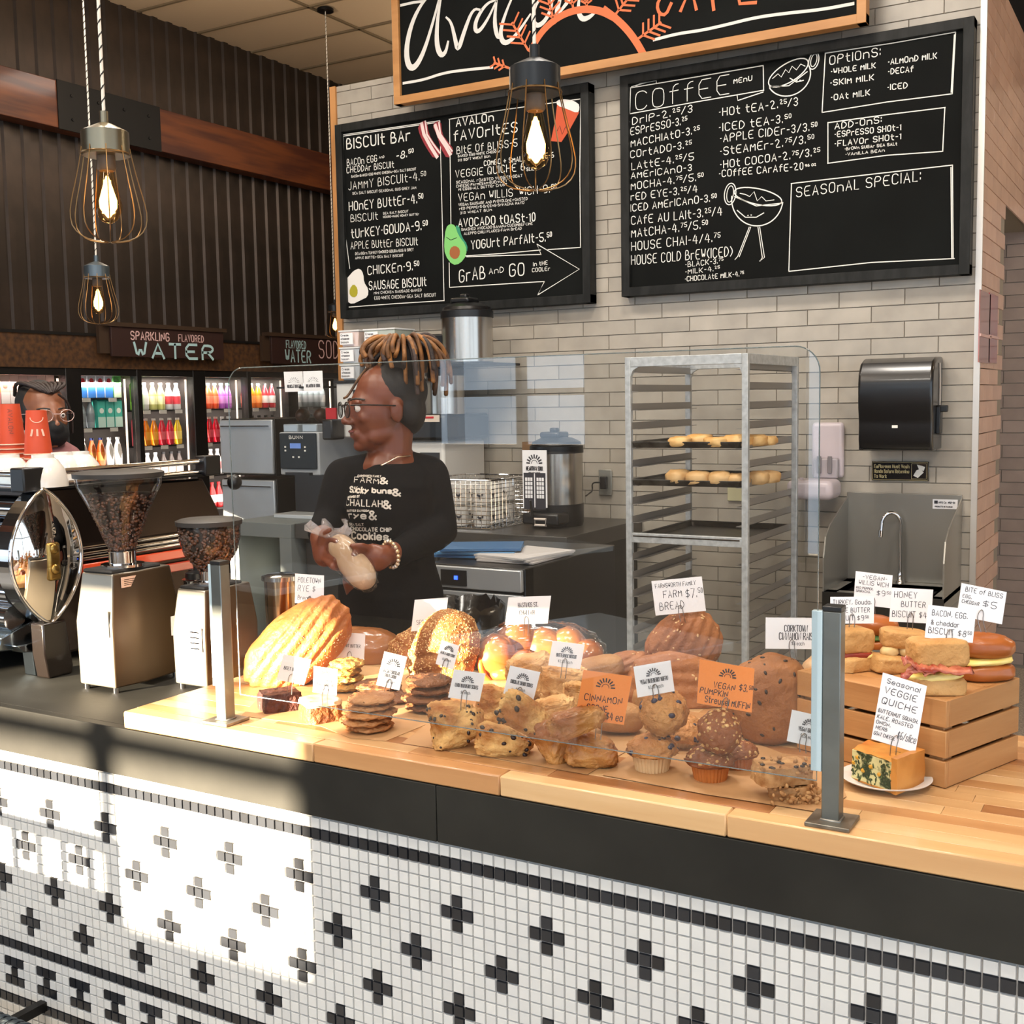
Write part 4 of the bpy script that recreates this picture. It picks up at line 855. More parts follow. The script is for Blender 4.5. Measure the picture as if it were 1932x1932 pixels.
for a in (.006,.070):
    for i in range(3):
        for j in range(5): m.box((x_+a+.009+i*.0145,4.943,z_+.005+j*.021),(x_+a+.020+i*.0145,4.944,z_+.022+j*.021))
m.build('window_panes',PAPER,cdp,kind='stuff')
# outlet and cord
t=th('power_outlet','wall outlet with a black plug right of the label urn','outlet',(-2.626,YW-.012,zz(-.47)))
MB().box((-2.665,YW-.02,zz(-.50)),(-2.590,YW-.012,zz(-.365))).build('cover_plate',mat('steel_plate','A8A8A0',.4,.7),t,bev=.003)
MB().box((-2.645,YW-.05,zz(-.465)),(-2.61,YW-.02,zz(-.40))).build('plug',BLACKP,t,bev=.004)
MB().tube(sm([(-2.64,YW-.05,zz(-.43)),(-2.68,YW-.07,zz(-.43)),(-2.66,YW-.1,zz(-.47)),(-2.63,YW-.2,zz(-.475)),(-2.60,5.2,zz(-.48))],2),.004,6).build('cord',BLACKP,t,smooth=60)
t=tag(MB().box((-1.96,YW-.018,zz(-.51)),(-1.875,YW-.012,zz(-.37))).build('switch_plate',mat('ivory_plate','CFC9A2',.4),bev=.003),'ivory wall plate behind the tray rack','switch')
# wire basket with mugs
bx0,bx1,by0,by1,bz1=-3.31,-2.90,4.78,5.2,.235
t=th('wire_basket','chrome wire basket full of white mugs','basket',(-3.1,5.0,ZK+.001)); m=MB()
for i in range(12):
    z_=ZK+.004+i*bz1/11
    if i in (0,11) or i%1==0: m.tube([(bx0,by0,z_),(bx1,by0,z_),(bx1,by1,z_),(bx0,by1,z_)],.0022 if i<11 else .0038,4,closed=True)
for i in range(15):
    x=bx0+(bx1-bx0)*i/14; m.tube([(x,by0,ZK+bz1),(x,by0,ZK+.004),(x,by1,ZK+.004),(x,by1,ZK+bz1)],.0018,4)
for i in range(13):
    y=by0+(by1-by0)*i/12
    for x in (bx0,bx1): m.tube([(x,y,ZK+bz1),(x,y,ZK+.004)],.0018,4)
m.build('wire_mesh',CHROME,t,kind='stuff')
MUG=mat('mug_white','D9D5CF',.25,coat=.5)
def mug(loc,label,rz=0):
    t=th('mug','', 'mug'); 
    m=MB(); m.lathe([(.034,0),(.040,.004),(.041,.098),(.038,.098),(.037,.01),(.0,.008)],n=20,cap=False); m.build('cup_body',MUG,t,smooth=50)
    m=MB(); m.tube(sm([(.039,0,.08),(.066,0,.082),(.070,0,.045),(.060,0,.02),(.039,0,.018)],1),.005,6); m.build('handle',MUG,t,smooth=60)
    m=MB(); m.rib([(-.012,-.0415,.052),(.0,-.042,.042),(.012,-.0415,.054)],.010,NY,.0008); m.rib([(0,-.042,.05),(0,-.042,.032)],.006,NY,.001); m.build('printed_emblem',INK,t)
    return t
mg=None
for r_ in range(2):
    for c_ in range(3):
        for d_ in range(3):
            loc=(-3.245+c_*.125,4.845+d_*.125,ZK+.006+r_*.108)
            lab='%s layer mug in the wire basket, %s row, %s column'%(('lower','upper')[r_],('front','middle','back')[d_],('left','centre','right')[c_])
            if mg is None: mg=mug(loc,''); mg['label']=lab; mg['group']='mugs in the wire basket'; mg.location=loc; mg.rotation_euler=(0,0,R(20))
            else: dup(mg,loc,R(20),lab)
# undercounter appliance, papers, bin
t=th('undercounter_cooler','low stainless unit with blue power light behind the counter','appliance',(-2.1,3.3,0))
a=w(800,1068,Y=3.2);c=w(982,1150,Y=3.2); zt_=w(900,1070,Y=3.2).z; x0_=a.x;x1_=w(985,1090,Y=3.2).x
MB().box((x0_,3.22,0),(x1_,3.9,zt_)).build('cabinet_body',HB,t,bev=.003); MB().box((x0_+.005,3.2,zt_-.075),(x1_-.005,3.22,zt_-.004)).build('control_strip',STL,t,bev=.003)
MB().box((x0_+.005,3.2,.12),(x1_-.005,3.22,zt_-.085)).build('door',STL,t,bev=.003)
dq=MB().box((x0_+.07,3.195,zt_-.066),(x0_+.17,3.2,zt_-.014)).build('display',BLACKP,t); MB().box((x0_+.125,3.191,zt_-.045),(x0_+.137,3.195,zt_-.033)).build('power_light',mat('blue_led','2A50FF',.3,emit=6),dq)
for k in range(3): tag(MB().obox((x0_+.06+.01*k,3.45,zt_+.008+.0125*k),frame((0,0,1),(1,.2+.15*k,0)),(.14,.1,.005)).build('binder',mat('binder_blue%d'%k,['3A6A9A','4A7EA8','2E5A86'][k],.4),bev=.001),['lowest','middle','topmost'][k]+' blue folder in the pile on the low stainless unit','folder','blue folders')
for k in range(3): tag(MB().obox((x1_-.13,3.45,zt_+.005+.007*k),frame((0,0,1),(1,-.1*k,0)),(.11,.14,.003)).build('paper_stack',mat('paper_grey','B0ACAA',.6)),['lowest','middle','topmost'][k]+' sheaf of white papers on the low stainless unit','papers','paper sheaves')
t=th('waste_bin','waste bin lined with a crumpled black bag behind the breads','bin',(-1.96,2.98,0))
MB().lathe([(.13,0),(.15,.98)],(-1.96,2.98,0),24).build('bin_body',mat('bin_grey','3A3A3A',.5),t,smooth=60)
def crump(d,p): return p*(1+.06*noise.noise(d*9)+.05*noise.noise(d*22))
m=MB(); n_=48; pr=[]
vs=[];prf=[(.153,.80),(.162,.92),(.166,1.015),(.15,1.03),(.12,.96)]
for r_,z_ in prf:
    for k in range(n_): a=2*PI*k/n_; q=1+.05*noise.noise(V((math.cos(a)*6,math.sin(a)*6,z_*9))); vs.append((-1.96+r_*q*math.cos(a),2.98+r_*q*math.sin(a),z_+.02*noise.noise(V((math.cos(a)*9,math.sin(a)*9,0)))))
m.add(vs,[(k*n_+i,k*n_+(i+1)%n_,(k+1)*n_+(i+1)%n_,(k+1)*n_+i) for k in range(4) for i in range(n_)]); m.build('bin_liner',mat('bin_bag','0C0C0D',.2,coat=.5,bump=.5,bs=40),t,smooth=60)
# ================= TRAY RACK =================
rx0,rx1,ry0,ry1=-2.02,-1.515,4.45,5.12; rz=zz(.172); 
t=th('tray_rack','tall aluminium bakery rack holding sheet pans','rack',((rx0+rx1)/2,(ry0+ry1)/2,0)); p_=.025
for x in (rx0,rx1):
    for y in (ry0,ry1): MB().box((x-p_/2 if x==rx0 else x-p_/2,y-p_/2,.08),(x+p_/2,y+p_/2,rz)).build('upright',ALU,t,bev=.002)
for y in (ry0,ry1):
    for z_ in (rz-.04,zz(-.60) if y==ry0 else rz-.0401,.1): 
        if z_!=rz-.0401: MB().box((rx0+p_/2,y-.012,z_),(rx1-p_/2,y+.012,z_+.04)).build('cross_bar',ALU,t,bev=.002)
    for x,s in ((rx0+p_/2,1),(rx1-p_/2,-1)): MB().prism([(x,y-.01,rz-.04),(x+s*.035,y-.01,rz-.04),(x+s*.01,y-.01,rz-.055),(x,y-.01,rz-.08)],(0,.02,0)).build('gusset',ALU,t)
for x in (rx0,rx1): MB().box((x-.012,ry0+p_/2,rz-.04),(x+.012,ry1-p_/2,rz)).build('side_bar',ALU,t,bev=.002)
for x in (rx0,rx1):
    for y in (ry0,ry1): MB().cyl((x-.015,y,.045),(x+.015,y,.045),.044,n=20).build('caster',BLACKP,t,smooth=50)
    MB().box((x-.02,ry0-.0,.08),(x+.02,ry1,.1)).build('base_rail',ALU,t)
z1_=w(1200,703,Y=ry0).z; pz=.0785; sp=None
for k in range(20):
    for x,s in ((rx0+.012,1),(rx1-.012,-1)):
        m=MB(); m.box((0,ry0-ry0,0),(.002*s,ry1-ry0,.03)); m.box((0,0,0),(.028*s,ry1-ry0,.002)); 
        o=m.build('tray_slide',mat('slide_alu','8F8A85',.4,.5),None); o.parent=t; o.location=V((x,ry0,z1_-k*pz))-t.location
PAN=mat('sheet_pan','5A5854',.35,.9,c2='2E2A26',sc=12,bump=.05); PAN2=mat('dark_pan','1F1C1A',.35,.6,c2='3A322A',sc=15)
def pan(k,label,M):
    z_=z1_-k*pz+.0025; t=th('sheet_pan',label,'tray',((rx0+rx1)/2,(ry0+ry1)/2,z_)); m=MB(); a,c,d,e=rx0+.022,rx1-.022,ry0-.012,ry1-.03
    m.box((a+.01,d+.01,z_),(c-.01,e-.01,z_+.0015)); m.build('pan_base',M,t)
    m=MB(); pts=[(a+.01,d+.01),(c-.01,d+.01),(c-.01,e-.01),(a+.01,e-.01)]; o_=[(a,d),(c,d),(c,e),(a,e)]
    m.add([(x,y,z_) for x,y in pts]+[(x,y,z_+.022) for x,y in o_],[(i,(i+1)%4,4+(i+1)%4,4+i) for i in range(4)]); m.tube([(x,y,z_+.023) for x,y in o_],.003,6,closed=True); m.build('pan_rim',M,t,smooth=40)
    return z_
zp1=pan(4,'upper sheet pan in the rack under flat pastries',PAN); zp2=pan(6,'sheet pan in the rack under pale rolls',PAN); zp3=pan(9,'empty dark sheet pan low in the rack',PAN2)
# ================= SINK, DISPENSERS, SIGNS =================
SS=mat('sink_steel','97948C',.32,.6,bump=.03,bs=50,stretch=(1,1,.1))
sx0,sx1=-1.372,-.862; sz=zz(-.452); sy=YW-.014; sb=zz(-.86)
t=th('hand_sink','stainless steel hand sink with side splashes on the brick wall','sink',((sx0+sx1)/2,sy-.2,sb))
MB().box((sx0,sy-.01,sb),(sx1,sy,sz)).build('backsplash',SS,t,bev=.002)
for x in (sx0,sx1-.006):
    MB().prism([(x,sy-.01,sb-.06),(x,sy-.42,sb-.06),(x,sy-.42,sb+.15),(x,sy-.39,sb+.24),(x,sy-.32,sb+.285),(x,sy-.01,sz-.02)],(.006,0,0)).build('side_splash',SS,t)
m=MB(); m.box((sx0,sy-.42,sb-.02),(sx1,sy-.36,sb)); m.box((sx0,sy-.10,sb-.02),(sx1,sy-.01,sb)); m.box((sx0,sy-.42,sb-.02),(sx0+.06,sy,sb)); m.box((sx1-.06,sy-.42,sb-.02),(sx1,sy,sb)); m.build('sink_deck',SS,t)
m=MB(); m.box((sx0+.05,sy-.37,sb-.15),(sx1-.05,sy-.09,sb-.145)); m.box((sx0+.05,sy-.37,sb-.15),(sx0+.06,sy-.09,sb)); m.box((sx1-.06,sy-.37,sb-.15),(sx1-.05,sy-.09,sb)); m.box((sx0+.05,sy-.10,sb-.15),(sx1-.05,sy-.09,sb)); m.box((sx0,sy-.425,sb-.15),(sx1,sy-.415,sb)); m.build('basin',mat('basin_steel','5A5752',.35,1),t)
fx=-1.115; fy=sy-.06
fc=MB().tube([(fx,fy,sb),(fx,fy,sb+.27)]+[(fx-.038+.038*math.cos(a),fy-.02*(1-math.cos(a)),sb+.27+.055*math.sin(a)) for a in [PI*k/10 for k in range(1,11)]]+[(fx-.078,fy-.045,sb+.235)],.0085,12).build('gooseneck_faucet',CHROME,t,smooth=60)
MB().lathe([(.022,0),(.018,.012),(.013,.018),(.013,.045),(.011,.05)],(fx,fy,sb),16).build('faucet_base',CHROME,fc,smooth=50)
MB().cyl((fx-.078,fy-.045,sb+.245),(fx-.080,fy-.047,sb+.215),.011,n=12).build('aerator',CHROME,fc,smooth=50)
lb_=MB().box((sx1-.125,sy-.012,sz-.065),(sx1-.018,sy-.010,sz-.022)).build('maker_sticker',PAPER,t)
m=MB(); m.box((sx1-.118,sy-.0135,sz-.042),(sx1-.103,sy-.0125,sz-.028)); text(m,'MFG Co  NSF-01',(sx1-.098,sy-.012,sz-.04),(sx1-.03,sy-.012,sz-.04),.008,.002,NY,up=(0,0,1)); text(m,'PRODUCTO DE CALIDAD',(sx1-.115,sy-.012,sz-.058),(sx1-.04,sy-.012,sz-.058),.006,.0015,NY,up=(0,0,1)); m.build('lettering',INK,lb_)
# towel dispenser
dx0,dx1=-1.275,-.955; dz0,dz1=zz(-.245),zz(.165); yf=YW-.245
t=th('towel_dispenser','black paper towel dispenser with side lever above the sink','dispenser',((dx0+dx1)/2,YW-.12,dz0))
H_=dz1-dz0; prof=[(YW-.013,dz1),(yf+.10,dz1-.004),(yf+.04,dz1-.025),(yf+.008,dz1-.07),(yf,dz1-.12),(yf+.004,dz1-.22),(yf+.016,dz1-.27),(yf+.02,dz1-.30),(yf+.018,dz0+.045),(yf+.03,dz0),(yf+.055,dz0),(yf+.05,dz0+.045),(YW-.013,dz0+.045)]
MB().prism([(dx0,y,z) for y,z in prof],(dx1-dx0,0,0)).build('front_cover',mat('dispenser_black','0F0F10',.28,coat=.3),t,bev=.02,bseg=4)
for x in (dx0+.001,dx1-.021): MB().box((x,yf+.03,dz0),(x+.02,YW-.013,dz0+.06)).build('cheek',mat('dispenser_black','0F0F10',.28),t,bev=.004)
MB().box((dx0+.03,yf+.035,dz0+.012),(dx1-.03,yf+.06,dz0+.03)).build('paper_towel',mat('towel_paper','C9C4B4',.8),t,bev=.006)
MB().tube(sm([(dx1+.003,YW-.11,dz1-.03),(dx1+.004,YW-.10,dz1-.10),(dx1+.004,YW-.10,dz1-.24),(dx1+.004,YW-.08,dz1-.28)],1),.004,6).build('pale_seam',mat('seam_grey','B8B0A8',.4),t,smooth=60)
MB().box((dx1,YW-.15,dz0+.165),(dx1+.045,YW-.12,dz0+.195)).build('lever',BLACKP,t,bev=.004); MB().box((dx1-.002,YW-.16,dz0+.07),(dx1+.018,YW-.10,dz0+.19)).build('lever_slot',BLACKP,t,bev=.004)
MB().box((dx0+.148,yf+.012,dz0+.098),(dx0+.172,yf+.0185,dz0+.11)).build('badge',CHALK,t)
# wash hands sign
gx,gz_=-1.29,zz(-.352)
a=w(1645,870,Y=YW-.02);c=w(1752,908,Y=YW-.02)
t=th('washing_sign','small black and gold sign on hand washing above the sink','sign',((a.x+c.x)/2,YW-.014,c.z))
MB().box((a.x,YW-.02,c.z),(c.x,YW-.013,a.z)).build('sign_plate',mat('sign_black','15120F',.2,coat=.6),t,bev=.002)
ym=YW-.02; GD=mat('sign_gold','C9B98A',.35,.3); m=MB(); hh=a.z-c.z
for s,q in (('Employees Must Wash',.66),('Hands Before Returning',.40),('To Work',.14)): text(m,s,(a.x+.012,ym,c.z+hh*q),(a.x+.012+(.155 if q>.2 else .055),ym,c.z+hh*q),hh*.17,.0028,NY,up=(0,0,1),curve=False)
for p,q in (((a.x+.004,c.z+.004),(c.x-.004,a.z-.004)),((c.x-.075,c.z+.010),(c.x-.010,a.z-.010))): m.rib([(p[0],ym,p[1]),(q[0],ym,p[1]),(q[0],ym,q[1]),(p[0],ym,q[1]),(p[0],ym,p[1])],.0016,NY,.001)
m.build('lettering',GD,t)
m=MB(); cx_,cz_=c.x-.042,(a.z+c.z)/2
m.add([(cx_-.025,ym-.001,cz_-.02),(cx_-.005,ym-.001,cz_-.03),(cx_+.02,ym-.001,cz_-.005),(cx_+.005,ym-.001,cz_+.012),(cx_-.012,ym-.001,cz_+.004)],[(0,1,2,3,4)]); m.add([(cx_-.01,ym-.0012,cz_+.03),(cx_+.0,ym-.0012,cz_+.008),(cx_+.02,ym-.0012,cz_+.002),(cx_+.026,ym-.0012,cz_+.02),(cx_+.01,ym-.0012,cz_+.026)],[(0,1,2,3,4)]); m.build('hands_pictogram',CHALK,t)
# open soap dispenser
t=th('soap_dispenser','open white soap dispenser with its cover hanging down','dispenser',(-1.47,YW-.06,zz(-.40))); WS=mat('soap_white','C4B8BC',.35)
MB().box((-1.535,YW-.05,zz(-.385)),(-1.385,YW-.013,zz(-.125))).build('back_plate',WS,t,bev=.018,bseg=4)
MB().box((-1.515,YW-.09,zz(-.385)),(-1.40,YW-.05,zz(-.29))).build('pump_housing',mat('soap_inner','A8A0A4',.35),t,bev=.008)
for dx in (.02,.07): MB().box((-1.515+dx,YW-.10,zz(-.36)),(-1.495+dx,YW-.09,zz(-.28))).build('latch',mat('soap_grey','7C7678',.4),t,bev=.003)
m=MB(); m.box((-1.60,YW-.24,zz(-.475)),(-1.385,YW-.06,zz(-.385))); m.build('hanging_cover',WS,t,bev=.03,bseg=5)
m=MB(); m.box((-1.545,YW-.2,zz(-.39)),(-1.53,YW-.19,zz(-.375))); m.build('hinge_tab',WS,t)
# posters in a clear holder on the side wall
for k,(p0,p1,pt,pb,lb) in enumerate(((1848,1865,546,686,'left'),(1866,1879,552,686,'right'))):
    a=w(p0,pt,X=XC+.012);c=w(p1,pb,X=XC+.012); o=MB().box((XC+.011,a.y,c.z),(XC+.016,c.y,a.z)).build('leaflet_holder',mat('leaflet_red%d'%k,['B0706A','B8404A'][k],.15,coat=1,c2=['9A5A50','8A2A34'][k],sc=8),bev=.001); tag(o,lb+' red leaflet holder on the side brick wall','poster')
    m=MB(); zm=c.z+(a.z-c.z)*.36; m.box((XC+.016,a.y,zm),(XC+.022,c.y,zm+.012)); m.build('clear_lip',mat('lip_pink','D8B0A8',.2),o)
# ================= ESPRESSO MACHINE, GRINDERS =================
MX=-2.31
EM=mat('machine_bronze','3A302A',.25,.8); CB=mat('machine_chrome','C8CCD2',.10,1); BLK=mat('machine_foot','17110E',.25,.3,coat=.5)
t=th('espresso_machine','large chrome espresso machine with an oval mirror end panel','espresso machine',(-3.0,2.1,ZS))
# side body behind the lens, runs away from the customer side
side=[(1.80,-.19),(2.36,-.20),(2.42,-.30),(2.42,-.36),(2.30,-.40),(2.28,-.60),(1.86,-.60),(1.80,-.45)]
MB().prism([(MX-.06,y,zz(z)) for y,z in side],(-1.7,0,0)).build('housing',EM,t,bev=.006)
for k,(z_,r_) in enumerate(((-.235,.030),(-.30,.034),(-.365,.034),(-.43,.034),(-.49,.03))):
    MB().tube([(MX-.075,1.795-.012*k+.0,zz(z_)),(-4.2,1.795-.012*k,zz(z_))],r_,16).build('front_rib',CB,t,smooth=60)
MB().prism([(MX-.065,y,zz(z)) for y,z in ((1.80,-.50),(1.70,-.53),(1.69,-.56),(1.80,-.57))],(-1.9,0,0)).build('lower_shelf',mat('machine_steel_blue','8A98A4',.15,1),t,bev=.003)
# lens-shaped mirror end
cy,cz,hw,hh=1.785,zz(-.345),.098,.160
pts=[]
for k in range(25): a=-1+2*k/24; pts.append((hw*(1-a*a)**.85 if abs(a)<1 else 0,a*hh))
outl=[(cy-x,cz+z) for x,z in pts]+[(cy+x,cz+z) for x,z in pts[::-1][1:-1]]
m=MB(); n=len(outl); vs=[];rg_=6
for q in range(rg_+1):
    s_=1-q/rg_; bl_=.022*(1-s_**2)
    for (y,z) in outl: vs.append((MX+.004+bl_,cy+(y-cy)*s_,cz+(z-cz)*s_))
m.add(vs,[(q*n+i,q*n+(i+1)%n,(q+1)*n+(i+1)%n,(q+1)*n+i) for q in range(rg_) for i in range(n)]); m.build('mirror_panel',mat('mirror_end','D8D0C6',.03,1),t,smooth=80)
MB().prism([(MX-.05,y,z) for y,z in outl],(.052,0,0)).build('panel_shell',CB,t); MB().tube([(MX+.004,y,z) for y,z in outl],.005,8,closed=True).build('panel_rim',CHROME,t,smooth=80)
GLD=mat('emblem_gold','A8894E',.3,1,bump=.8,bs=60)
em=MB().box((MX+.018,cy-.016,cz-.055),(MX+.032,cy+.018,cz+.035)).build('emblem_plaque',GLD,t,bev=.006)
for dz in (.020,-.028): MB().ell((MX+.033,cy,cz+dz),(.006,.012,.012)).build('emblem_relief',GLD,em,smooth=180)
MB().prism([(MX-.03,1.755,zz(-.50)),(MX-.03,1.82,zz(-.50)),(MX-.03,1.835,ZS+.02),(MX-.03,1.83,ZS),(MX-.03,1.765,ZS),(MX-.03,1.755,ZS+.06)],(.045,0,0)).build('foot',BLK,t,bev=.004)
MB().prism([(MX-.04,1.72,zz(-.55)),(MX-.04,1.80,zz(-.55)),(MX-.04,1.80,ZS),(MX-.04,1.77,ZS),(MX-.04,1.765,ZS+.06),(MX-.04,1.74,zz(-.57))],(-.04,0,0)).build('leg',mat('machine_steel_blue','8A98A4',.15,1),t,bev=.003)
MB().box((-4.0,1.86,ZS),(-3.9,2.3,zz(-.59))).build('foot',BLK,t)
MB().box((MX-.03,2.18,ZS),(MX-.06,2.28,zz(-.59))).build('foot',BLK,t)
# reflections in the drip area, built as chrome bars and coloured bands
m=MB()
for k,z_ in enumerate((-.345,-.36,-.372)): MB().tube([(MX-.05,1.93,zz(z_)-.0),(MX-.05,2.40,zz(z_))],.0055,8).build('side_bar',CHROME,t,smooth=60)
MB().box((MX-.058,1.93,zz(-.41)),(MX-.046,2.38,zz(-.385))).build('orange_reflection',mat('orange_reflection','E0502E',.25,coat=.6),t,bev=.003)
MB().box((MX-.058,1.93,zz(-.445)),(MX-.046,2.38,zz(-.42))).build('red_band',mat('red_reflection','B8402E',.25,coat=.6),t,bev=.003)
# cup tray with rail
ZT=zz(-.185)
MB().box((-4.0,1.76,ZT-.006),(MX-.02,2.36,ZT)).build('cup_tray',SATIN,t)
RG=glassm('rail_glass',(.9,.95,.96,1),1.45,.02,1.6)
for z_,r_ in ((-.150,.008),(-.178,.006)):
    MB().tube([(-4.0,1.755,zz(z_)),(MX-.035,1.755,zz(z_))],r_,10).build('front_rail',CHROME,t,smooth=60)
    MB().tube([(MX-.03,1.80,zz(z_)),(MX-.03,2.33,zz(z_))],r_,10).build('side_rail',CHROME,t,smooth=60)
MB().box((-4.0,1.75,zz(-.176)),(MX-.05,1.753,zz(-.152))).build('rail_pane',RG,t)
MB().prism([(MX-.06,1.745,zz(-.192)),(MX-.01,1.745,zz(-.192)),(MX-.012,1.745,zz(-.135)),(MX-.06,1.745,zz(-.135))],(0,.065,0)).build('corner_bracket',BLACKP,t,bev=.004)
MB().box((MX-.05,2.32,zz(-.19)),(MX-.01,2.38,zz(-.135))).build('corner_bracket',BLACKP,t,bev=.004)
MB().ell((MX-.02,2.44,zz(-.215)),(.02,.022,.022)).build('steam_knob',BLACKP,t,smooth=180)
# cups upside down on the tray
CUPW=mat('cup_white','DCD5CC',.15,coat=.8); cup0=None
for i,(px,py,Y_,lb) in enumerate(((18,905,1.82,'front left'),(83,905,1.83,'front right'),(118,884,1.95,'rear'),(150,884,1.99,'rightmost'),(-45,900,1.86,'far left'),(-22,880,1.96,'hidden back'))):
    p=w(px,py,Y=Y_); loc=(p.x,p.y,ZT+.001); lab='%s white cup upside down on the espresso machine'%lb
    if cup0 is None:
        cup0=th('coffee_cup',lab,'cup',(0,0,0),0,'white cups on the espresso machine'); m=MB(); m.lathe([(.056,0),(.055,.016),(.048,.044),(.033,.064),(.026,.069),(.0255,.076),(.022,.076),(.021,.071),(0,.071)],n=28,cap=False); m.build('bowl',CUPW,cup0,smooth=50)
        m=MB(); m.rib([(-.009,-.006,.0715),(.006,.004,.0715),(.010,.010,.0715)],.006,(0,0,1)); m.rib([(-.004,.008,.0715),(.006,-.006,.0715)],.004,(0,0,1),.0002); m.build('printed_emblem',INK,cup0)
        m=MB(); m.tube(sm([(.048,0,.015),(.07,0,.018),(.07,0,.036),(.042,0,.038)],1),.004,6); m.build('handle',CUPW,cup0,smooth=60)
        cup0.location=loc; cup0.rotation_euler=(0,0,R(150))
    else: dup(cup0,loc,R(150+i*25),lab)
# stacks of orange paper cups
OC=mat('paper_cup_orange','CC4A26',.5,c2='C04420',sc=4); OR_=mat('cup_rim_cream','E8B8A0',.5)
for px,pt,Y_,n_,lb in ((18,762,2.07,8,'left'),(68,774,2.06,6,'right')):
    p=w(px,pt,Y=Y_); zt_=p.z; base=ZT+.001
    for k in range(n_):
        zb=base+k*.0125 if True else 0
        hcup=zt_-(base+(n_-1)*.0125)
        t=th('paper_cup','orange paper cup, number %s from the bottom of the %s stack'%(('one','two','three','four','five','six','seven','eight')[k],lb) if k<n_-1 else 'topmost orange paper cup of the %s stack on the espresso machine'%lb,'cup',(p.x,p.y,zb),0,'orange paper cups stacked upside down')
        m=MB(); m.lathe([(.0365,0),(.0355,.012),(.026,hcup),(.0245,hcup),(.0235,hcup-.006)],(p.x,p.y,zb),24); m.build('cup_wall',OC,t,smooth=40)
        m=MB(); m.tube([(p.x+.0365*math.cos(a),p.y+.0365*math.sin(a),zb+.002) for a in [2*PI*q/24 for q in range(24)]],.0018,5,closed=True); m.build('rim',OR_,t,smooth=60)
        if k==n_-1:
            m=MB(); n_v=(V((0,0,0))-V((p.x,p.y,0))).normalized(); Xv=n_v.cross(V((0,0,1)))*-1
            c=V((p.x,p.y,zb+hcup*.6))+n_v*.0312
            sl=V((0,0,1))-n_v*.14; nn=(n_v+V((0,0,.14))).normalized()
            if lb=='left': text(m,'AVALON',c+V((0,0,.030))-Xv*.006,c-V((0,0,.035))-Xv*.006-n_v*-.006,.011,.0018,nn,up=Xv); m.build('lettering',mat('cup_print','7A3A2A',.6),t)
            else:
                m.rib([c+Xv*(.016*math.cos(a))+V((0,0,.028+.013*math.sin(a)))-n_v*.002 for a in [PI+PI*q/10 for q in range(11)]],.002,nn,.001)
                for q in (-.012,0,.012): m.rib([c+Xv*q+V((0,0,-.004)),c+Xv*q*1.3+V((0,0,-.020))],.005,nn,.001)
                m.build('printed_logo',OR_,t)
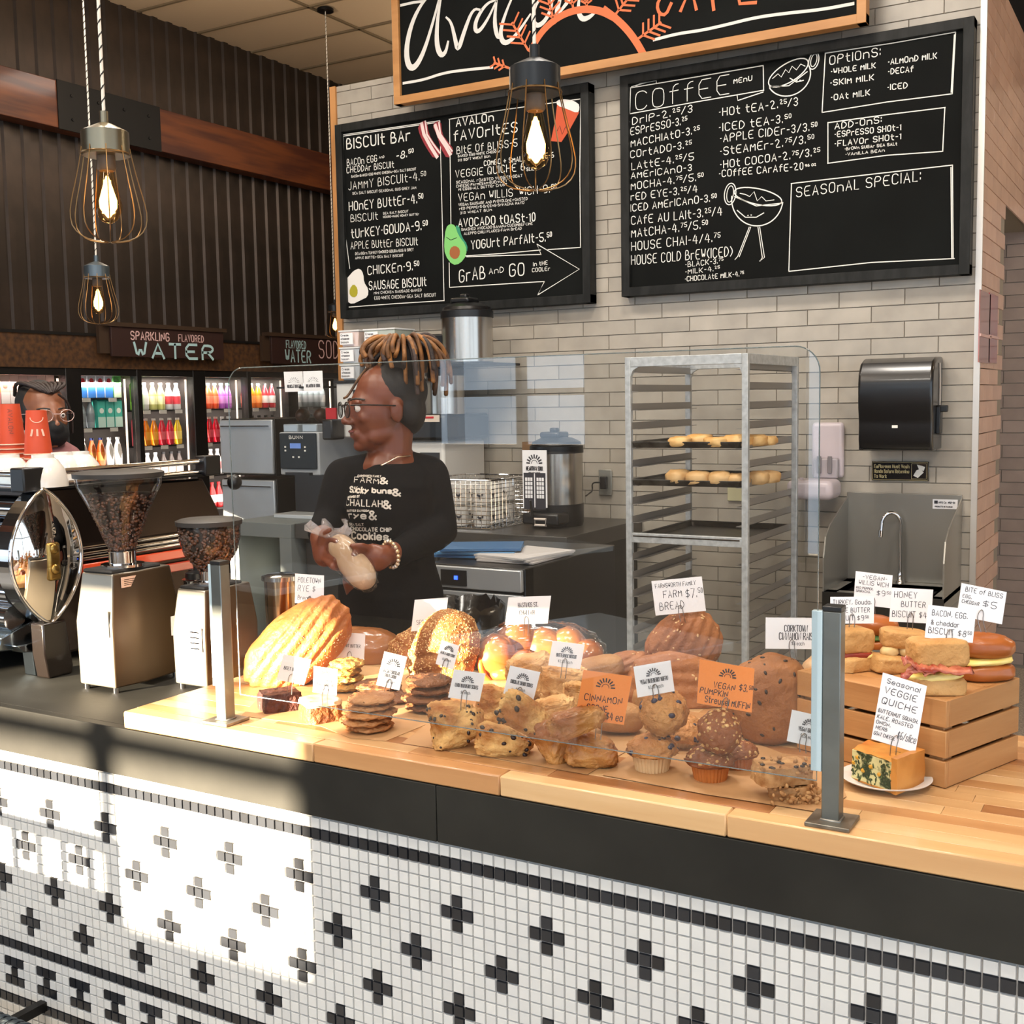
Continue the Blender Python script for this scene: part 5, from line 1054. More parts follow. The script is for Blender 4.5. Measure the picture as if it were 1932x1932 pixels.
def grinder(x0,y0,label,ht,hop,wd,dp,sc,badge):
    zb=ZS+.012; t=th('espresso_grinder',label,'grinder',(x0+wd/2,y0+dp/2,ZS)); cx=x0+wd/2+.0; cyy=y0+dp/2
    BD=mat('grinder_satin','9E978A',.30,.75,bump=.02,bs=90); SDE=mat('grinder_side_shaded','4A3A28',.35,.4)  # second material darkens the right facets, their shade put into the colour
    q=.016*sc; k=.82
    lv=[(0,.98,0),(ht*.55,1.0,0),(ht*.93,.86,0),(ht*.97,.84,0)]
    m=MB(); vs=[]
    sec=lambda s:[(x0+wd/2-wd/2*s,y0+dp*.5-dp*.5*s),(x0+wd/2+wd/2*s,y0+dp*.5-dp*.5*s),(x0+wd/2+wd/2*s+.012*sc*s,y0+dp*.5-dp*.1*s),(x0+wd/2+wd/2*s,y0+dp*.5+dp*.5*s),(x0+wd/2-wd/2*s,y0+dp*.5+dp*.5*s),(x0+wd/2-wd/2*s-.012*sc*s,y0+dp*.5-dp*.1*s)]
    for z,s,_ in lv: vs+=[(x,y,zb+z) for x,y in sec(s)]
    n=6; m.add(vs,[(a*n+i,a*n+(i+1)%n,(a+1)*n+(i+1)%n,(a+1)*n+i) for a in range(3) for i in range(n)]+[tuple(range(6))[::-1],tuple(range(18,24))]); m.mi=[1 if (q<18 and q%6 in(1,2)) else 0 for q in range(20)]; m.build('body',[BD,SDE],t,bev=.004)
    m=MB(); m.box((x0+.012,y0+.015,zb+ht*.965),(x0+wd-.012,y0+dp*.8,zb+ht)); m.build('top_plate',BLACKM,t,bev=.006)
    for (x,y) in ((x0+.012,y0+.012),(x0+wd-.012,y0+.012),(x0+wd-.012,y0+dp-.012),(x0+.012,y0+dp-.012)): MB().cyl((x,y,ZS),(x,y,zb+.004),.007,n=12).build('foot',CHROME,t,smooth=50)
    hx,hy=x0+wd*.55,y0+dp*.42; hz=zb+ht
    MB().lathe([(.048*sc,0),(.048*sc,.006),(.03*sc,.008),(.03*sc,.034*sc),(.034*sc,.036*sc)],(hx,hy,hz),28).build('hopper_collar',CHROME,t,smooth=40)
    hz+=.034*sc
    hp=MB().lathe(hop,(hx,hy,hz),40,cap=False).build('hopper',glassm('hopper_clear'+str(sc),(.93,.93,.93,1),1.45,.01,1.5),t,smooth=50)
    rT,zT=hop[-1]
    MB().lathe([(rT+.003,0),(rT+.004,.010),(rT*.9,.014),(0.001,.016)],(hx,hy,hz+zT-.003),40).build('hopper_lid',mat('lid_grey','2C2926',.5),t,smooth=40)
    # beans: dark core with loose beans over it
    bz=zT*(.76 if sc==1 else .92); inn=[(r*.93,z) for r,z in hop if z<=bz]
    for (r1,z1),(r2,z2) in zip(hop,hop[1:]):
        if z1<=bz<z2: inn.append(((r1+(r2-r1)*(bz-z1)/(z2-z1))*.93,bz))
    BN=mat('coffee_bean','3A2012',.32,c2='5A3218',sc=30,coat=.4,rnd=.35); m=MB(); m.lathe([(r*.93,z) for r,z in inn]+[(.001,bz+.002)],(hx,hy,hz),24); bc_=m.build('bean_core',mat('bean_core','241208',.6),hp,smooth=50)
    m=MB(); random.seed(5)
    for _ in range(620 if sc==1 else 480):
        z=random.uniform(.004,bz); r=None
        for (r1,z1),(r2,z2) in zip(inn,inn[1:]):
            if z1<=z<=z2 and z2>z1: r=r1+(r2-r1)*(z-z1)/(z2-z1)
        if r is None: continue
        if random.random()<.13: r=random.uniform(0,r); z=bz
        a=random.uniform(-PI*.95,PI*.35); c=V((hx+r*math.cos(a),hy+r*math.sin(a),hz+z))
        ax=frame((random.uniform(-1,1),random.uniform(-1,1),random.uniform(-1,1))); m.ell(c,(.0058,.0042,.0035),Matrix(ax).transposed(),6,4)
    m.build('coffee_beans',BN,hp,kind='stuff',smooth=180)
    b_=MB().box((x0+wd*.5-.0,y0-.0035,zb+ht*badge[0]),(x0+wd*.92,y0-.001,zb+ht*badge[1])).build('badge_plate',mat('badge_white','D8D6D4',.4),t)
    if sc!=1:
        m=MB(); 
        for k in range(4): m.rib([(x0+wd*.58,y0-.0035,zb+ht*(badge[0]+.03+.055*k)),(x0+wd*.85,y0-.0035,zb+ht*(badge[0]+.03+.055*k)),(x0+wd*.85,y0-.0035,zb+ht*(badge[0]+.06+.055*k))],.003,NY)
        m.build('lettering',INK,b_)
    return t,zb
t,zb=grinder(-2.152,1.733,'taller espresso grinder with a cone hopper of beans, left of the smaller one',.262,[(.028,0),(.030,.012),(.066,.095),(.093,.150),(.096,.172)],.118,.20,1,(.44,.66))
st_=MB().box((-2.036,1.765,zb+.222),(-2.0335,1.825,zb+.245)).build('warning_sticker',mat('sticker_peach','D8B49C',.5),t)
m=MB(); [m.rib([(-2.0335,1.772,zb+q),(-2.0335,1.818,zb+q)],.0015,(1,0,0)) for q in (.227,.231,.235,.239)]; m.build('lettering',INK,st_)
sk=MB().box((-2.036,1.90,zb+.09),(-2.030,1.925,zb+.135)).build('spec_sticker',PAPER,t)
# tamper canister beside the first grinder
g2,zb=grinder(-1.955,1.832,'smaller espresso grinder with a rounded hopper, partly behind the post',.222,[(.026,0),(.034,.012),(.058,.04),(.068,.075),(.070,.108)],.10,.17,.82,(.36,.60))
t=th('knock_canister','steel grounds canister with a black tamper between the grinders','canister',(-2.12,2.08,ZS))
MB().lathe([(.036,0),(.036,.02),(.036,.20),(.040,.205)],(-2.12,2.08,ZS),28).build('canister_body',CB,t,smooth=40)
MB().lathe([(.032,0),(.032,.014),(.012,.02),(.010,.05),(.018,.07),(.024,.085),(.018,.095)],(-2.12,2.08,ZS+.207),20).build('tamper',BLACKP,t,smooth=50)
t=th('steel_canister','polished steel canister with a flat lid behind the guard','canister',(-1.83,2.10,ZS))
p=w(472,1190,D=2.95)
MB().lathe([(.034,0),(.038,.03),(.040,.22)],(-1.85,2.08,ZS),28).build('canister_body',mat('copper_steel','B89A78',.15,1),t,smooth=40); MB().lathe([(.046,0),(.046,.010),(.03,.014)],(-1.85,2.08,ZS+.22),28).build('lid',CB,t,smooth=40)
# ================= PEOPLE =================
SKIN=mat('skin_deep','653019',.42,c2='743A20',sc=9,lo=.3,hi=.7,sss=.12,bump=.05,bs=120); SHIRT=mat('shirt_black','07080C',.9,bump=.35,bs=14,spec=.15,bd=.012); HAIRD=mat('hair_dark','120D0B',.6)
def remesh(o,vox,sm_=6,f=.5):
    m=o.modifiers.new('r','REMESH'); m.mode='VOXEL'; m.voxel_size=vox; m.use_smooth_shade=True
    s_=o.modifiers.new('s','SMOOTH'); s_.factor=f; s_.iterations=sm_
    return o
def cap_chain(m,pts,rs,n=14):
    P=[V(p) for p in pts]
    out=[];rr=[]
    for i in range(len(P)-1):
        for k in range(6): t_=k/6; t2=t_*t_*(3-2*t_); out.append(P[i].lerp(P[i+1],t_)); rr.append(rs[i]+(rs[i+1]-rs[i])*t2)
    out.append(P[-1]); rr.append(rs[-1]); m.tube(out,rr,n)
    m.ell(P[0],rs[0],None,12,8); m.ell(P[-1],rs[-1],None,12,8)
def face_head(m,O,B,s=1,mouth=True):
    """head: O = centre between the ears; B = 3x3 (right, forward, up)"""
    def e(c,r,rx=0):
        Rm=B@Euler((rx,0,0)).to_matrix(); m.ell(V(O)+B@(V(c)*s),V(r)*s,Rm,20,14)
    e((0,-.012,.045),(.074,.093,.082))       # cranium
    e((0,.028,.0),(.064,.072,.086))          # face mass
    e((0,.052,-.066),(.040,.040,.032))       # jaw front
    e((0,.077,-.083),(.020,.018,.016))       # chin
    for q in (-1,1):
        e((q*.040,.028,-.052),(.017,.042,.025),-.35)  # jaw line
        e((q*.034,.074,-.012),(.020,.016,.016))  # cheek
        e((q*.030,.087,.028),(.024,.010,.008))   # brow
        e((q*.013,.104,-.022),(.009,.010,.008))  # nostril
        e((q*.073,-.004,.0),(.008,.018,.030))    # ear
        e((q*.076,-.010,.008),(.007,.010,.020))
    e((0,.098,.008),(.008,.014,.026),.35)    # nose bridge
    e((0,.113,-.018),(.012,.012,.011))       # nose tip
    e((0,.088,-.052),(.026,.014,.016))       # muzzle
    e((0,.0965,-.046),(.020,.007,.0055)); e((0,.092,-.058),(.016,.007,.0055))  # lips
def Vw(px,py,dd,D0): return w(px,py,D=D0+dd)
def basis(fw,up=(0,0,1)):
    fw=V(fw).normalized(); up=V(up); rt=fw.cross(up).normalized(); u=rt.cross(fw); return Matrix((rt,fw,u)).transposed()
# ---- woman in the headband
D0=2.98; O=Vw(731,777,0.02,D0); Bh=basis((-.60,-.77,-.03))
F=lambda px,py,dd: Vw(px,py,dd,D0)
body=MB(); face_head(body,O,Bh,1.0)
cap_chain(body,[O+V((.01,.01,-.05)),F(741,850,.03),F(738,885,.04)],[.052,.050,.062])
# torso core, hips and legs (hidden below the counter)
cap_chain(body,[F(738,900,.05),F(735,1000,.06),F(735,1100,.05)],[.09,.11,.125])
bx_,by_=F(735,1100,.05).x,F(735,1100,.05).y
for s_ in (-1,1):
    q=V((CR.x,CR.y,0))*.09*s_; cap_chain(body,[V((bx_,by_,1.0))+q,V((bx_,by_,.52))+q*1.1,V((bx_,by_,.1))+q*1.1],[.085,.06,.042]); cap_chain(body,[V((bx_,by_,.06))+q*1.1,V((bx_,by_-.16,.045))+q*1.1],[.045,.035])
# arms: right one (picture left), left one (picture right)
RA=[F(654,905,.04),F(624,985,.0),F(606,1012,-.12)]; LA=[F(802,902,.05),F(828,1000,.03),F(736,1046,-.16)]
cap_chain(body,RA,[.034,.030,.026]); cap_chain(body,LA,[.034,.032,.026])
def finger(pts,r=.0085): 
    cap_chain(body,pts,[r]+[r*.95]*(len(pts)-2)+[r*.78],8)
# hand on the picture right: palm at (705,1050), fingers across the bag
h=lambda px,py,dd: Vw(px,py,dd,D0-.18)
body.ell(h(706,1052,-.005),(.042,.020,.034),basis(CF,CU)@Euler((0,R(15),0)).to_matrix(),16,10); cap_chain(body,[h(733,1047,.02),h(715,1050,.0)],[.026,.028])
for a in ([(690,1040),(668,1046),(650,1058)],[(688,1052),(670,1066),(659,1080)],[(692,1064),(680,1080),(672,1094)],[(702,1070),(695,1085),(688,1098)]):
    finger([h(*a[0],-.012),h(*a[1],-.045),h(*a[2],-.036)])
finger([h(700,1036,-.012),h(682,1030,-.035),h(664,1030,-.045)],.0098)
# hand on the picture left, gripping the neck of the bag
body.ell(h(612,1040,.01),(.030,.022,.040),basis(CF,CU).copy(),16,10); cap_chain(body,[h(604,1014,.04),h(610,1034,.02)],[.026,.028])
for a in ([(620,1018),(636,1022),(644,1032)],[(620,1032),(637,1040),(643,1050)],[(618,1046),(634,1056),(642,1062)],[(614,1058),(628,1070),(638,1074)]):
    finger([h(*a[0],-.012),h(*a[1],-.034),h(*a[2],-.022)])
finger([h(604,1024,-.005),h(608,1005,-.02),h(622,1000,-.03)],.0095)
wo=th('person','woman in black lettered shirt and glasses holding a bagged loaf','person',(bx_,by_,0))
bo=remesh(body.build('body',SKIN,wo,smooth=180),.0042,7)
# eyes, lips
EYE=mat('eye_white','D8CFC8',.2,coat=1); IR=mat('iris_dark','120A06',.1,coat=1); 
for q in (-1,1):
    ec=O+Bh@V((q*.030,.083,.013)); e_=MB().ell(ec,.0115,Bh,12,8).build('eye',EYE,wo,smooth=180); MB().ell(ec+Bh@V((0,.0075,0)),(.0055,.005,.0055),Bh,10,6).build('iris',IR,e_,smooth=180)
LIP=mat('lip_rose','7A3B36',.35)
MB().ell(O+Bh@V((0,.0985,-.0455)),(.0205,.0068,.0045),Bh,14,8).build('upper_lip',LIP,wo,smooth=180); MB().ell(O+Bh@V((0,.0940,-.0575)),(.017,.0072,.0052),Bh,14,8).build('lower_lip',LIP,wo,smooth=180)
for q in (-1,1): m=MB(); m.tube([O+Bh@V((q*(.014+.009*k),.0985-.002*k-.0012*k*k,.034+.004*math.sin(k*.8))) for k in range(5)],.0022,6); m.build('eyebrow',HAIRD,wo,smooth=60)
# shirt
sh=MB()
def ring(c,rx,ry,z): return c,rx,ry
TB=basis(( -.50,-.86,0)) ; 
secs=[(F(740,873,.035),.074,.070),(F(739,883,.04),.105,.078),(F(735,895,.045),.130,.088),(F(732,915,.05),.150,.100),(F(730,960,.05),.145,.110),(F(728,1010,.06),.132,.108),(F(732,1060,.06),.134,.112),(F(736,1110,.06),.155,.125),(V((bx_,by_,.93)),.160,.13)]
n=32; vs=[]
for c,rx,ry in secs:
    for k in range(n):
        a=2*PI*k/n; ca,sa=math.cos(a),math.sin(a); vs.append(c+TB@V((rx*math.copysign(abs(ca)**.8,ca),ry*math.copysign(abs(sa)**.8,sa),0)))
sh.add(vs,[(a*n+i,a*n+(i+1)%n,(a+1)*n+(i+1)%n,(a+1)*n+i) for a in range(len(secs)-1) for i in range(n)]+[tuple(range(n)),tuple(range((len(secs)-1)*n,len(secs)*n))[::-1]])
for q in (-1,1): sh.ell(F(732,950,.05)+TB@V((q*.062,.085,0)),(.062,.05,.055),TB)
cap_chain(sh,[F(650,902,.04),F(622,985,.0),F(606,1006,-.09)],[.054,.046,.035]); cap_chain(sh,[F(808,899,.05),F(830,1000,.03),F(752,1043,-.13)],[.056,.049,.035])
cap_chain(sh,[F(705,884,.045),F(654,900,.045)],[.045,.052]); cap_chain(sh,[F(765,880,.045),F(804,897,.05)],[.045,.054])
so=remesh(sh.build('shirt',SHIRT,wo,smooth=180),.007,5)
so['label']='black long sleeved shirt with cream bread lettering'
# lettering on the chest, laid on the cloth
CREAM=mat('print_cream','D8CDBE',.8); m=MB(); Wc=D0-.22
cpt=lambda x,y: Vw(580+x/6.9,860+y/6.9,0,Wc)
nb=-CF
def ct_(s,x0,y0,x1,y1,hh,wd,**k): p0=cpt(x0,y0);p1=cpt(x1,y1); text(m,s,p0,p1,hh/6.9*Wc/FPX,wd*.62,nb,up=CU,**k)
for a in (("FARNSWORTH FAMILY",505,240,870,262,26,.0022),("FARM",455,315,840,350,75,.0035),("&",865,350,965,352,80,.0060),("Sticky",400,455,700,490,80,.0062),("buns",755,470,1025,480,62,.0062),("&",1040,505,1140,515,85,.0062),("HASTINGS ST",375,545,590,535,26,.0026),("CHALLAH",380,640,895,665,85,.0042),("&",915,680,1010,690,100,.0070),("DUTTER DAVISON",400,725,720,725,24,.0022),("rye",425,810,680,820,80,.0058),("&",725,830,810,835,110,.0065),("SEA SALT",400,915,635,912,32,.0026),("CHOCOLATE CHIP",420,985,1010,998,50,.0042),("Cookies.",440,1100,995,1115,95,.0070)): ct_(*a)
MX4=Matrix(((CR.x,CU.x,-CF.x,0),(CR.y,CU.y,-CF.y,0),(CR.z,CU.z,-CF.z,0),(0,0,0,1))); IX=MX4.inverted(); m.v=[IX@p for p in m.v]
me_=m; P0=wm(so); lo_=m.build('lettering',CREAM); lo_.rotation_euler=MX4.to_euler(); lo_.parent=so; I_=P0.inverted(); lo_.location=I_.translation
sw_=lo_.modifiers.new('w','SHRINKWRAP'); sw_.target=so; sw_.wrap_method='PROJECT'; sw_.use_project_z=True; sw_.use_negative_direction=True; sw_.use_positive_direction=False; sw_.wrap_mode='ABOVE_SURFACE'; sw_.offset=.002
# headband and locs
HB_=mat('headband_black','0B0A0C',.7,bump=.3,bs=60)
def hd(c): return O+Bh@V(c)
m=MB(); m.ell(hd((0,-.022,.054)),(.0765,.088,.0765),Bh,28,18)
m.ell(hd((0,-.050,.0)),(.062,.052,.066),Bh,20,14)
for q in (-1,1): m.ell(hd((q*.050,-.045,.005)),(.024,.036,.044),Bh,16,10)
hb=remesh(m.build('headband',HB_,wo,smooth=180),.005,4)
LOC=mat('locs_blond','8A5A26',.7,c2='3A2214',sc=18,lo=.35,hi=.65,rnd=.35,bump=.6,bs=150); LOCD=mat('locs_dark','3A2A26',.7,c2='1E1412',sc=18,rnd=.3,bump=.6,bs=150)
random.seed(21); top=hd((0,-.045,.155))
MB().ell(hd((0,-.050,.130)),(.060,.066,.055),Bh,20,14).build('hair_bun',HAIRD,wo,smooth=180)
m=MB();m2=MB()
for i in range(74):
    a=random.uniform(0,2*PI); rr=random.uniform(.2,1)
    up_=random.uniform(.14,.20); s0=hd((.03*math.cos(a)*rr,-.05+.03*math.sin(a)*rr,.17))
    r1=random.uniform(.055,.10); mid=hd((r1*math.cos(a),-.055+r1*1.05*math.sin(a),.165+random.uniform(-.02,.022)))
    ln=random.uniform(.03,.13) if math.sin(a)<.35 else random.uniform(.01,.06)
    e1=mid+Bh@V((.018*math.cos(a),.018*math.sin(a),-ln*.5)); e2=mid+Bh@V((.012*math.cos(a)+random.uniform(-.02,.02),.012*math.sin(a),-ln))
    pts=sm([tuple(s0),tuple((s0+mid)/2+V((0,0,.022))),tuple(mid),tuple(e1),tuple(e2)],2)
    k_=random.random(); (m if (k_<.62) else m2).tube(pts,[.0058]*(len(pts)-1)+[.0035],6)
m.tube(sm([tuple(hd((.045,.02,.13))),tuple(hd((.062,.055,.09))),tuple(hd((.052,.088,.045))),tuple(hd((.038,.103,.040)))],2),.0035,6)
m.tube(sm([tuple(hd((.055,.0,.15))),tuple(hd((.085,.03,.10))),tuple(hd((.078,.05,.05)))],2),.0035,6)
m.build('blond_locs',LOC,wo,kind='stuff',smooth=80); m2.build('dark_locs',LOCD,wo,kind='stuff',smooth=80)
# glasses, stud, pen, necklace, bracelet
gl=MB(); FR=mat('glasses_frame','1A1210',.25,.4); m=MB()
for q in (-1,1):
    pts=[hd((q*.036+.025*math.cos(a),.116-.10*abs(q*.036+.025*math.cos(a))*.25,.012+.021*math.sin(a)-(.003 if math.sin(a)>0 else 0))) for a in [2*PI*k/20 for k in range(20)]]
    m.tube(pts,.0017,6,closed=True)
m.tube([hd((-.011,.117,.018)),hd((0,.120,.021)),hd((.011,.117,.018))],.0018,6)
for q in (-1,1): m.tube([hd((q*.061,.112,.022)),hd((q*.076,.085,.022)),hd((q*.080,.0,.016))],.0018,6)
go=m.build('glasses',FR,wo,smooth=60)
for q in (-1,1): m=MB(); m.add([hd((q*.036+.0245*math.cos(a),.114-.10*abs(q*.036+.0245*math.cos(a))*.25,.012+.0205*math.sin(a))) for a in [2*PI*k/20 for k in range(20)]],[tuple(range(20))]); m.build('lens',glassm('lens%d'%q,(.95,.97,1,1),1.5,0,2.5),go)
MB().ell(hd((.081,-.008,-.026)),.0035,None,10,6).build('ear_stud',CHROME,wo,smooth=180)
MB().tube([hd((.088,.02,-.028)),hd((.092,-.05,-.030)),hd((.09,-.105,-.031))],[.0018,.0036,.001],8).build('blue_pen',mat('pen_cyan','18A0C8',.3),wo,smooth=60)
NL=mat('necklace_silver','D8C0A8',.25,1); m=MB(); c=F(738,857,.03)
pts=[c+TB@V((.066*math.cos(a),.062*math.sin(a)+.012,-.035*max(0,math.sin(a))-.004)) for a in [2*PI*k/40 for k in range(40)]]
m.tube(pts,.0022,6,closed=True); nk=m.build('necklace',NL,wo,smooth=60)
m=MB(); wc=h(737,1046,.015); ax=(h(715,1052,0)-h(745,1044,.03)).normalized(); X_,Y_,Z_=frame(ax)
for k in range(18): a=2*PI*k/18; m.ell(wc+(X_*math.cos(a)+Y_*math.sin(a))*.032,(.0055,.0055,.0055),None,8,5)
m.build('bracelet',mat('bracelet_gold','D8B888',.3,.8,c2='F0E8E0',sc=60),wo,kind='stuff',smooth=180)
# bagged loaf in her hands
BW=mat('wrapped_loaf2','B0906E',.8,c2='CDB294',sc=10,bump=.2,bs=30)
p0=h(640,1028,.0);p1=h(690,1092,-.02); axb=(p1-p0).normalized(); Bb=Matrix(frame(axb)).transposed()
lf=th('bagged_loaf','pale loaf in a clear plastic bag held by the woman','bread',p1)
MB().ell((p0+p1)/2+CF*-.008,(.036,.034,.076),Bb,28,18,fn=lambda d,p:V((p.x*(1+.04*noise.noise(d*4)),p.y,math.copysign(abs(d.z)**.55,d.z)*.078))).build('loaf',BW,lf,smooth=180)
def bagf(d,p): return p*(1+.10*noise.noise(d*7)+.06*noise.noise(d*19))
CLB=glassm('bag_film',(.93,.93,.94,1),1.45,.18,.9)
MB().ell((p0+p1)/2+CF*-.008,(.042,.040,.085),Bb,40,26,fn=bagf).build('bag',CLB,lf,smooth=180)
m=MB(); tp=h(622,1005,-.02)
vs=[];n=30
for k,(q,r_) in enumerate(((0,.020),(.2,.014),(.45,.024),(.75,.038),(1,.046))):
    c=p0.lerp(tp+V((0,0,.02)),q)
    for i in range(n): a=2*PI*i/n; rr=r_*(1+.28*math.sin(a*7+k)+.15*math.sin(a*3)); vs.append(c+CR*(rr*math.cos(a))+V((0,-.6*rr*math.sin(a),0))+CU*(.010*math.sin(a*5)*k/3))
m.add(vs,[(a*n+i,a*n+(i+1)%n,(a+1)*n+(i+1)%n,(a+1)*n+i) for a in range(4) for i in range(n)]); m.build('gathered_top',mat('film_white','D8D0CE',.2,alpha=.35,coat=1),lf,smooth=80)
# ---- masked worker behind the espresso machine
D1=4.0; O2=w(82,790,D=D1); B2=basis((.96,-.28,-.02)); m=MB(); face_head(m,O2,B2,1.0)
q0=w(92,860,D=D1+.03); cap_chain(m,[O2+V((0,0,-.05)),O2+V((0,.02,-.16))],[.052,.055]); cap_chain(m,[O2+V((0,.03,-.2)),O2+V((0,.03,-.5)),O2+V((0,.03,-.75))],[.09,.11,.12])
bx2,by2=O2.x,O2.y+.03
for s_ in (-1,1):
    q=V((s_*.09,0,0)); cap_chain(m,[V((bx2,by2,.9))+q,V((bx2,by2,.5))+q,V((bx2,by2,.08))+q],[.085,.06,.045]); cap_chain(m,[O2+V((s_*.15,.03,-.24)),O2+V((s_*.18,.02,-.48)),O2+V((s_*.10,-.16,-.55))],[.05,.04,.028])
    hc=O2+V((s_*.085,-.20,-.555)); m.ell(hc,(.04,.045,.018))
    for f_ in range(4): cap_chain(m,[hc+V((-.027+.018*f_,-.03,0)),hc+V((-.027+.018*f_,-.085,-.012))],[.009,.007],8)
    cap_chain(m,[hc+V((-s_*.035,0,0)),hc+V((-s_*.055,-.04,-.008))],[.010,.008],8)
pe=th('person','masked worker with dark braids behind the orange cups','person',(bx2,by2,0)); remesh(m.build('body',mat('skin_brown','7A4A30',.45,sss=.1),pe,smooth=180),.005,6)
h2=lambda c:O2+B2@V(c)
for q in (-1,1):
    e_=MB().ell(h2((q*.030,.084,.013)),.0115,B2,12,8).build('eye',EYE,pe,smooth=180); MB().ell(h2((q*.030,.0915,.013)),(.0055,.005,.0055),B2,10,6).build('iris',IR,e_,smooth=180)
    m=MB(); m.tube([h2((q*(.014+.009*k),.0985-.002*k-.0012*k*k,.034+.003*math.sin(k*.8))) for k in range(5)],.0025,6); m.build('eyebrow',HAIRD,pe,smooth=60)
m=MB(); m.ell(h2((0,.052,-.048)),(.062,.066,.052),B2,28,18); m.ell(h2((0,.100,-.030)),(.030,.024,.028),B2)
remesh(m.build('face_mask',mat('mask_black','08080A',.8),pe,smooth=180),.004,5)
m=MB(); m.ell(h2((0,-.030,.052)),(.078,.088,.082),B2,28,18)
for q in (-1,1): m.ell(h2((q*.060,-.02,.02)),(.022,.050,.060),B2,16,10)
remesh(m.build('hair',HAIRD,pe,smooth=180),.004,3)
m=MB()
for i in range(9):
    a=-.9+i*.22
    m.tube(sm([tuple(h2((.012*a,.078-.02*abs(a),.088))),tuple(h2((.05*a*1.5,.045,.118))),tuple(h2((.07*a*1.25,-.04,.125))),tuple(h2((.06*a,-.11,.08)))],2),.0065,6)
m.tube(sm([tuple(h2((-.02,.085,.085))),tuple(h2((-.055,.080,.06))),tuple(h2((-.075,.06,.0))),tuple(h2((-.078,.05,-.05)))],2),.0045,6)
m.build('braids',mat('braid_brown','241713',.6,bump=.6,bs=150),pe,kind='stuff',smooth=80)
m=MB()
for q in (-1,1): m.tube([h2((q*.036+.024*math.cos(a),.114-.025*abs(q*.036+.024*math.cos(a)),.012+.020*math.sin(a))) for a in [2*PI*k/18 for k in range(18)]],.0014,6,closed=True); m.tube([h2((q*.060,.112,.02)),h2((q*.080,.0,.016))],.0014,6)
m.tube([h2((-.012,.117,.018)),h2((.012,.117,.018))],.0014,6); m.build('glasses',mat('glasses_clear','C8A8A0',.2,.4),pe,smooth=60)
m=MB(); cap_chain(m,[O2+V((0,.03,-.19)),O2+V((0,.03,-.45)),O2+V((0,.03,-.72))],[.12,.135,.145])
for s_ in (-1,1): cap_chain(m,[O2+V((0,.03,-.20)),O2+V((s_*.15,.03,-.235)),O2+V((s_*.185,.02,-.48)),O2+V((s_*.13,-.10,-.53))],[.09,.065,.052,.038])
remesh(m.build('shirt',mat('shirt_rose','8A5A5C',.8),pe,smooth=180),.008,4)
# ================= BAKED GOODS =================
VR=V((CR.x,CR.y,0)).normalized(); VF=V((CF.x,CF.y,0)).normalized(); UP=V((0,0,1))
def vb(rot=0,yaw=0,pitch=0):  # view-aligned basis, rolled by rot degrees counter-clockwise in the picture
    return Matrix((VR,VF,UP)).transposed()@Euler((R(pitch),R(-rot),R(yaw))).to_matrix()
def fd(px,py,Z=None):
    b=w(px,py,Z=ZB if Z is None else Z); d=dep(b); return b,d,d/FPX
def at(px,py,D): return w(px,py,D=D)
def superq(r,e=.8,amp=.05,fr=3,seed=0,am2=.0,fr2=12,tri=0,grooves=None,am3=0):
    r=V(r);off=V((seed*3.7,seed*1.3,seed*2.1))
    def f(d,p):
        q=V([math.copysign(abs(c)**e,c) for c in d]); k=1+amp*noise.noise(d*fr+off)+am2*noise.noise(d*fr2+off)+(am3*(1-2*abs(noise.noise(d*6+off*2)))+am3*.5*noise.noise(d*22+off) if am3 else 0)
        if tri: a=math.atan2(d.z,d.x); k*=1+tri*math.cos(3*a)
        if grooves: k*=grooves(d)
        return V((q.x*r.x,q.y*r.y,q.z*r.z))*k
    return f
CRUST=mat('rye_crust','9C5420',.55,c2='C07A3C',sc=10,lo=.35,hi=.7,bump=.8,bs=70,bd=.006)
FARM=mat('farm_crust','84481E',.6,c2='AE7040',sc=9,lo=.3,hi=.7,bump=.8,bs=70,bd=.006); FLOUR=mat('flour_dust','D9B98E',.9,c2='C99A66',sc=60,lo=.3,hi=.7,bump=.6,bs=120)
SESA=mat('sesame_crust','8A4E1C',.6,c2='A86A30',sc=14,bump=.9,bs=80,bd=.008); SEED=mat('sesame_seed','E0C088',.6,c2='B88850',sc=80,rnd=.2)
RAISC=mat('raisin_crust','804820',.6,c2='A46C3A',sc=7,lo=.3,hi=.7,bump=.8,bs=60,bd=.006); RAIS=mat('raisin','24110C',.4)
CHAL=mat('challah_crust','8E4A1C',.25,c2='B06A2E',sc=8,coat=.6,bump=.15,bs=40)
def loaf(name,px,py,D,a,b,c,rot,label,M,e=.85,groove=None,yaw=0,seed=1,nu=96,nv=64,amp=.05,bottom=True,cat='bread'):
    k=D/FPX; o=at(px,py,D); 
    zmin=(V((0,0,1)).dot(o))
    t=th(name,label,cat,(o.x,o.y,ZB))
    m=MB(); m.ell(o,(a*k,b*k,c*k),vb(rot,yaw),nu,nv,fn=superq((a*k,b*k,c*k),e,amp,3,seed,.015,14,grooves=groove))
    # keep it on the counter
    lo=min(p.z for p in m.v); dz=ZB+.0005-lo
    if cat!='none': 
        for i,p in enumerate(m.v):
            if p.z<ZB+.0005: m.v[i]=V((p.x,p.y,ZB+.0005))
        if lo>ZB+.004: pass
    m.build('crust',M,t,smooth=180); return t,o,k
def slash(n,dirx,dirz,w_=.10,dp_=.13,lo=-.8,hi=.8):
    def g(d):
        if d.y>.35: return 1
        s=d.x*dirx+d.z*dirz; k=1
        for i in range(n):
            c=lo+(hi-lo)*(i+.5)/n; u=(s-c)/w_
            k-=dp_*math.exp(-u*u)*(1-abs(d.x*dirz-d.z*dirx)**3)
            k+=dp_*.45*math.exp(-(u-1.5)**2)
        return k
    return g
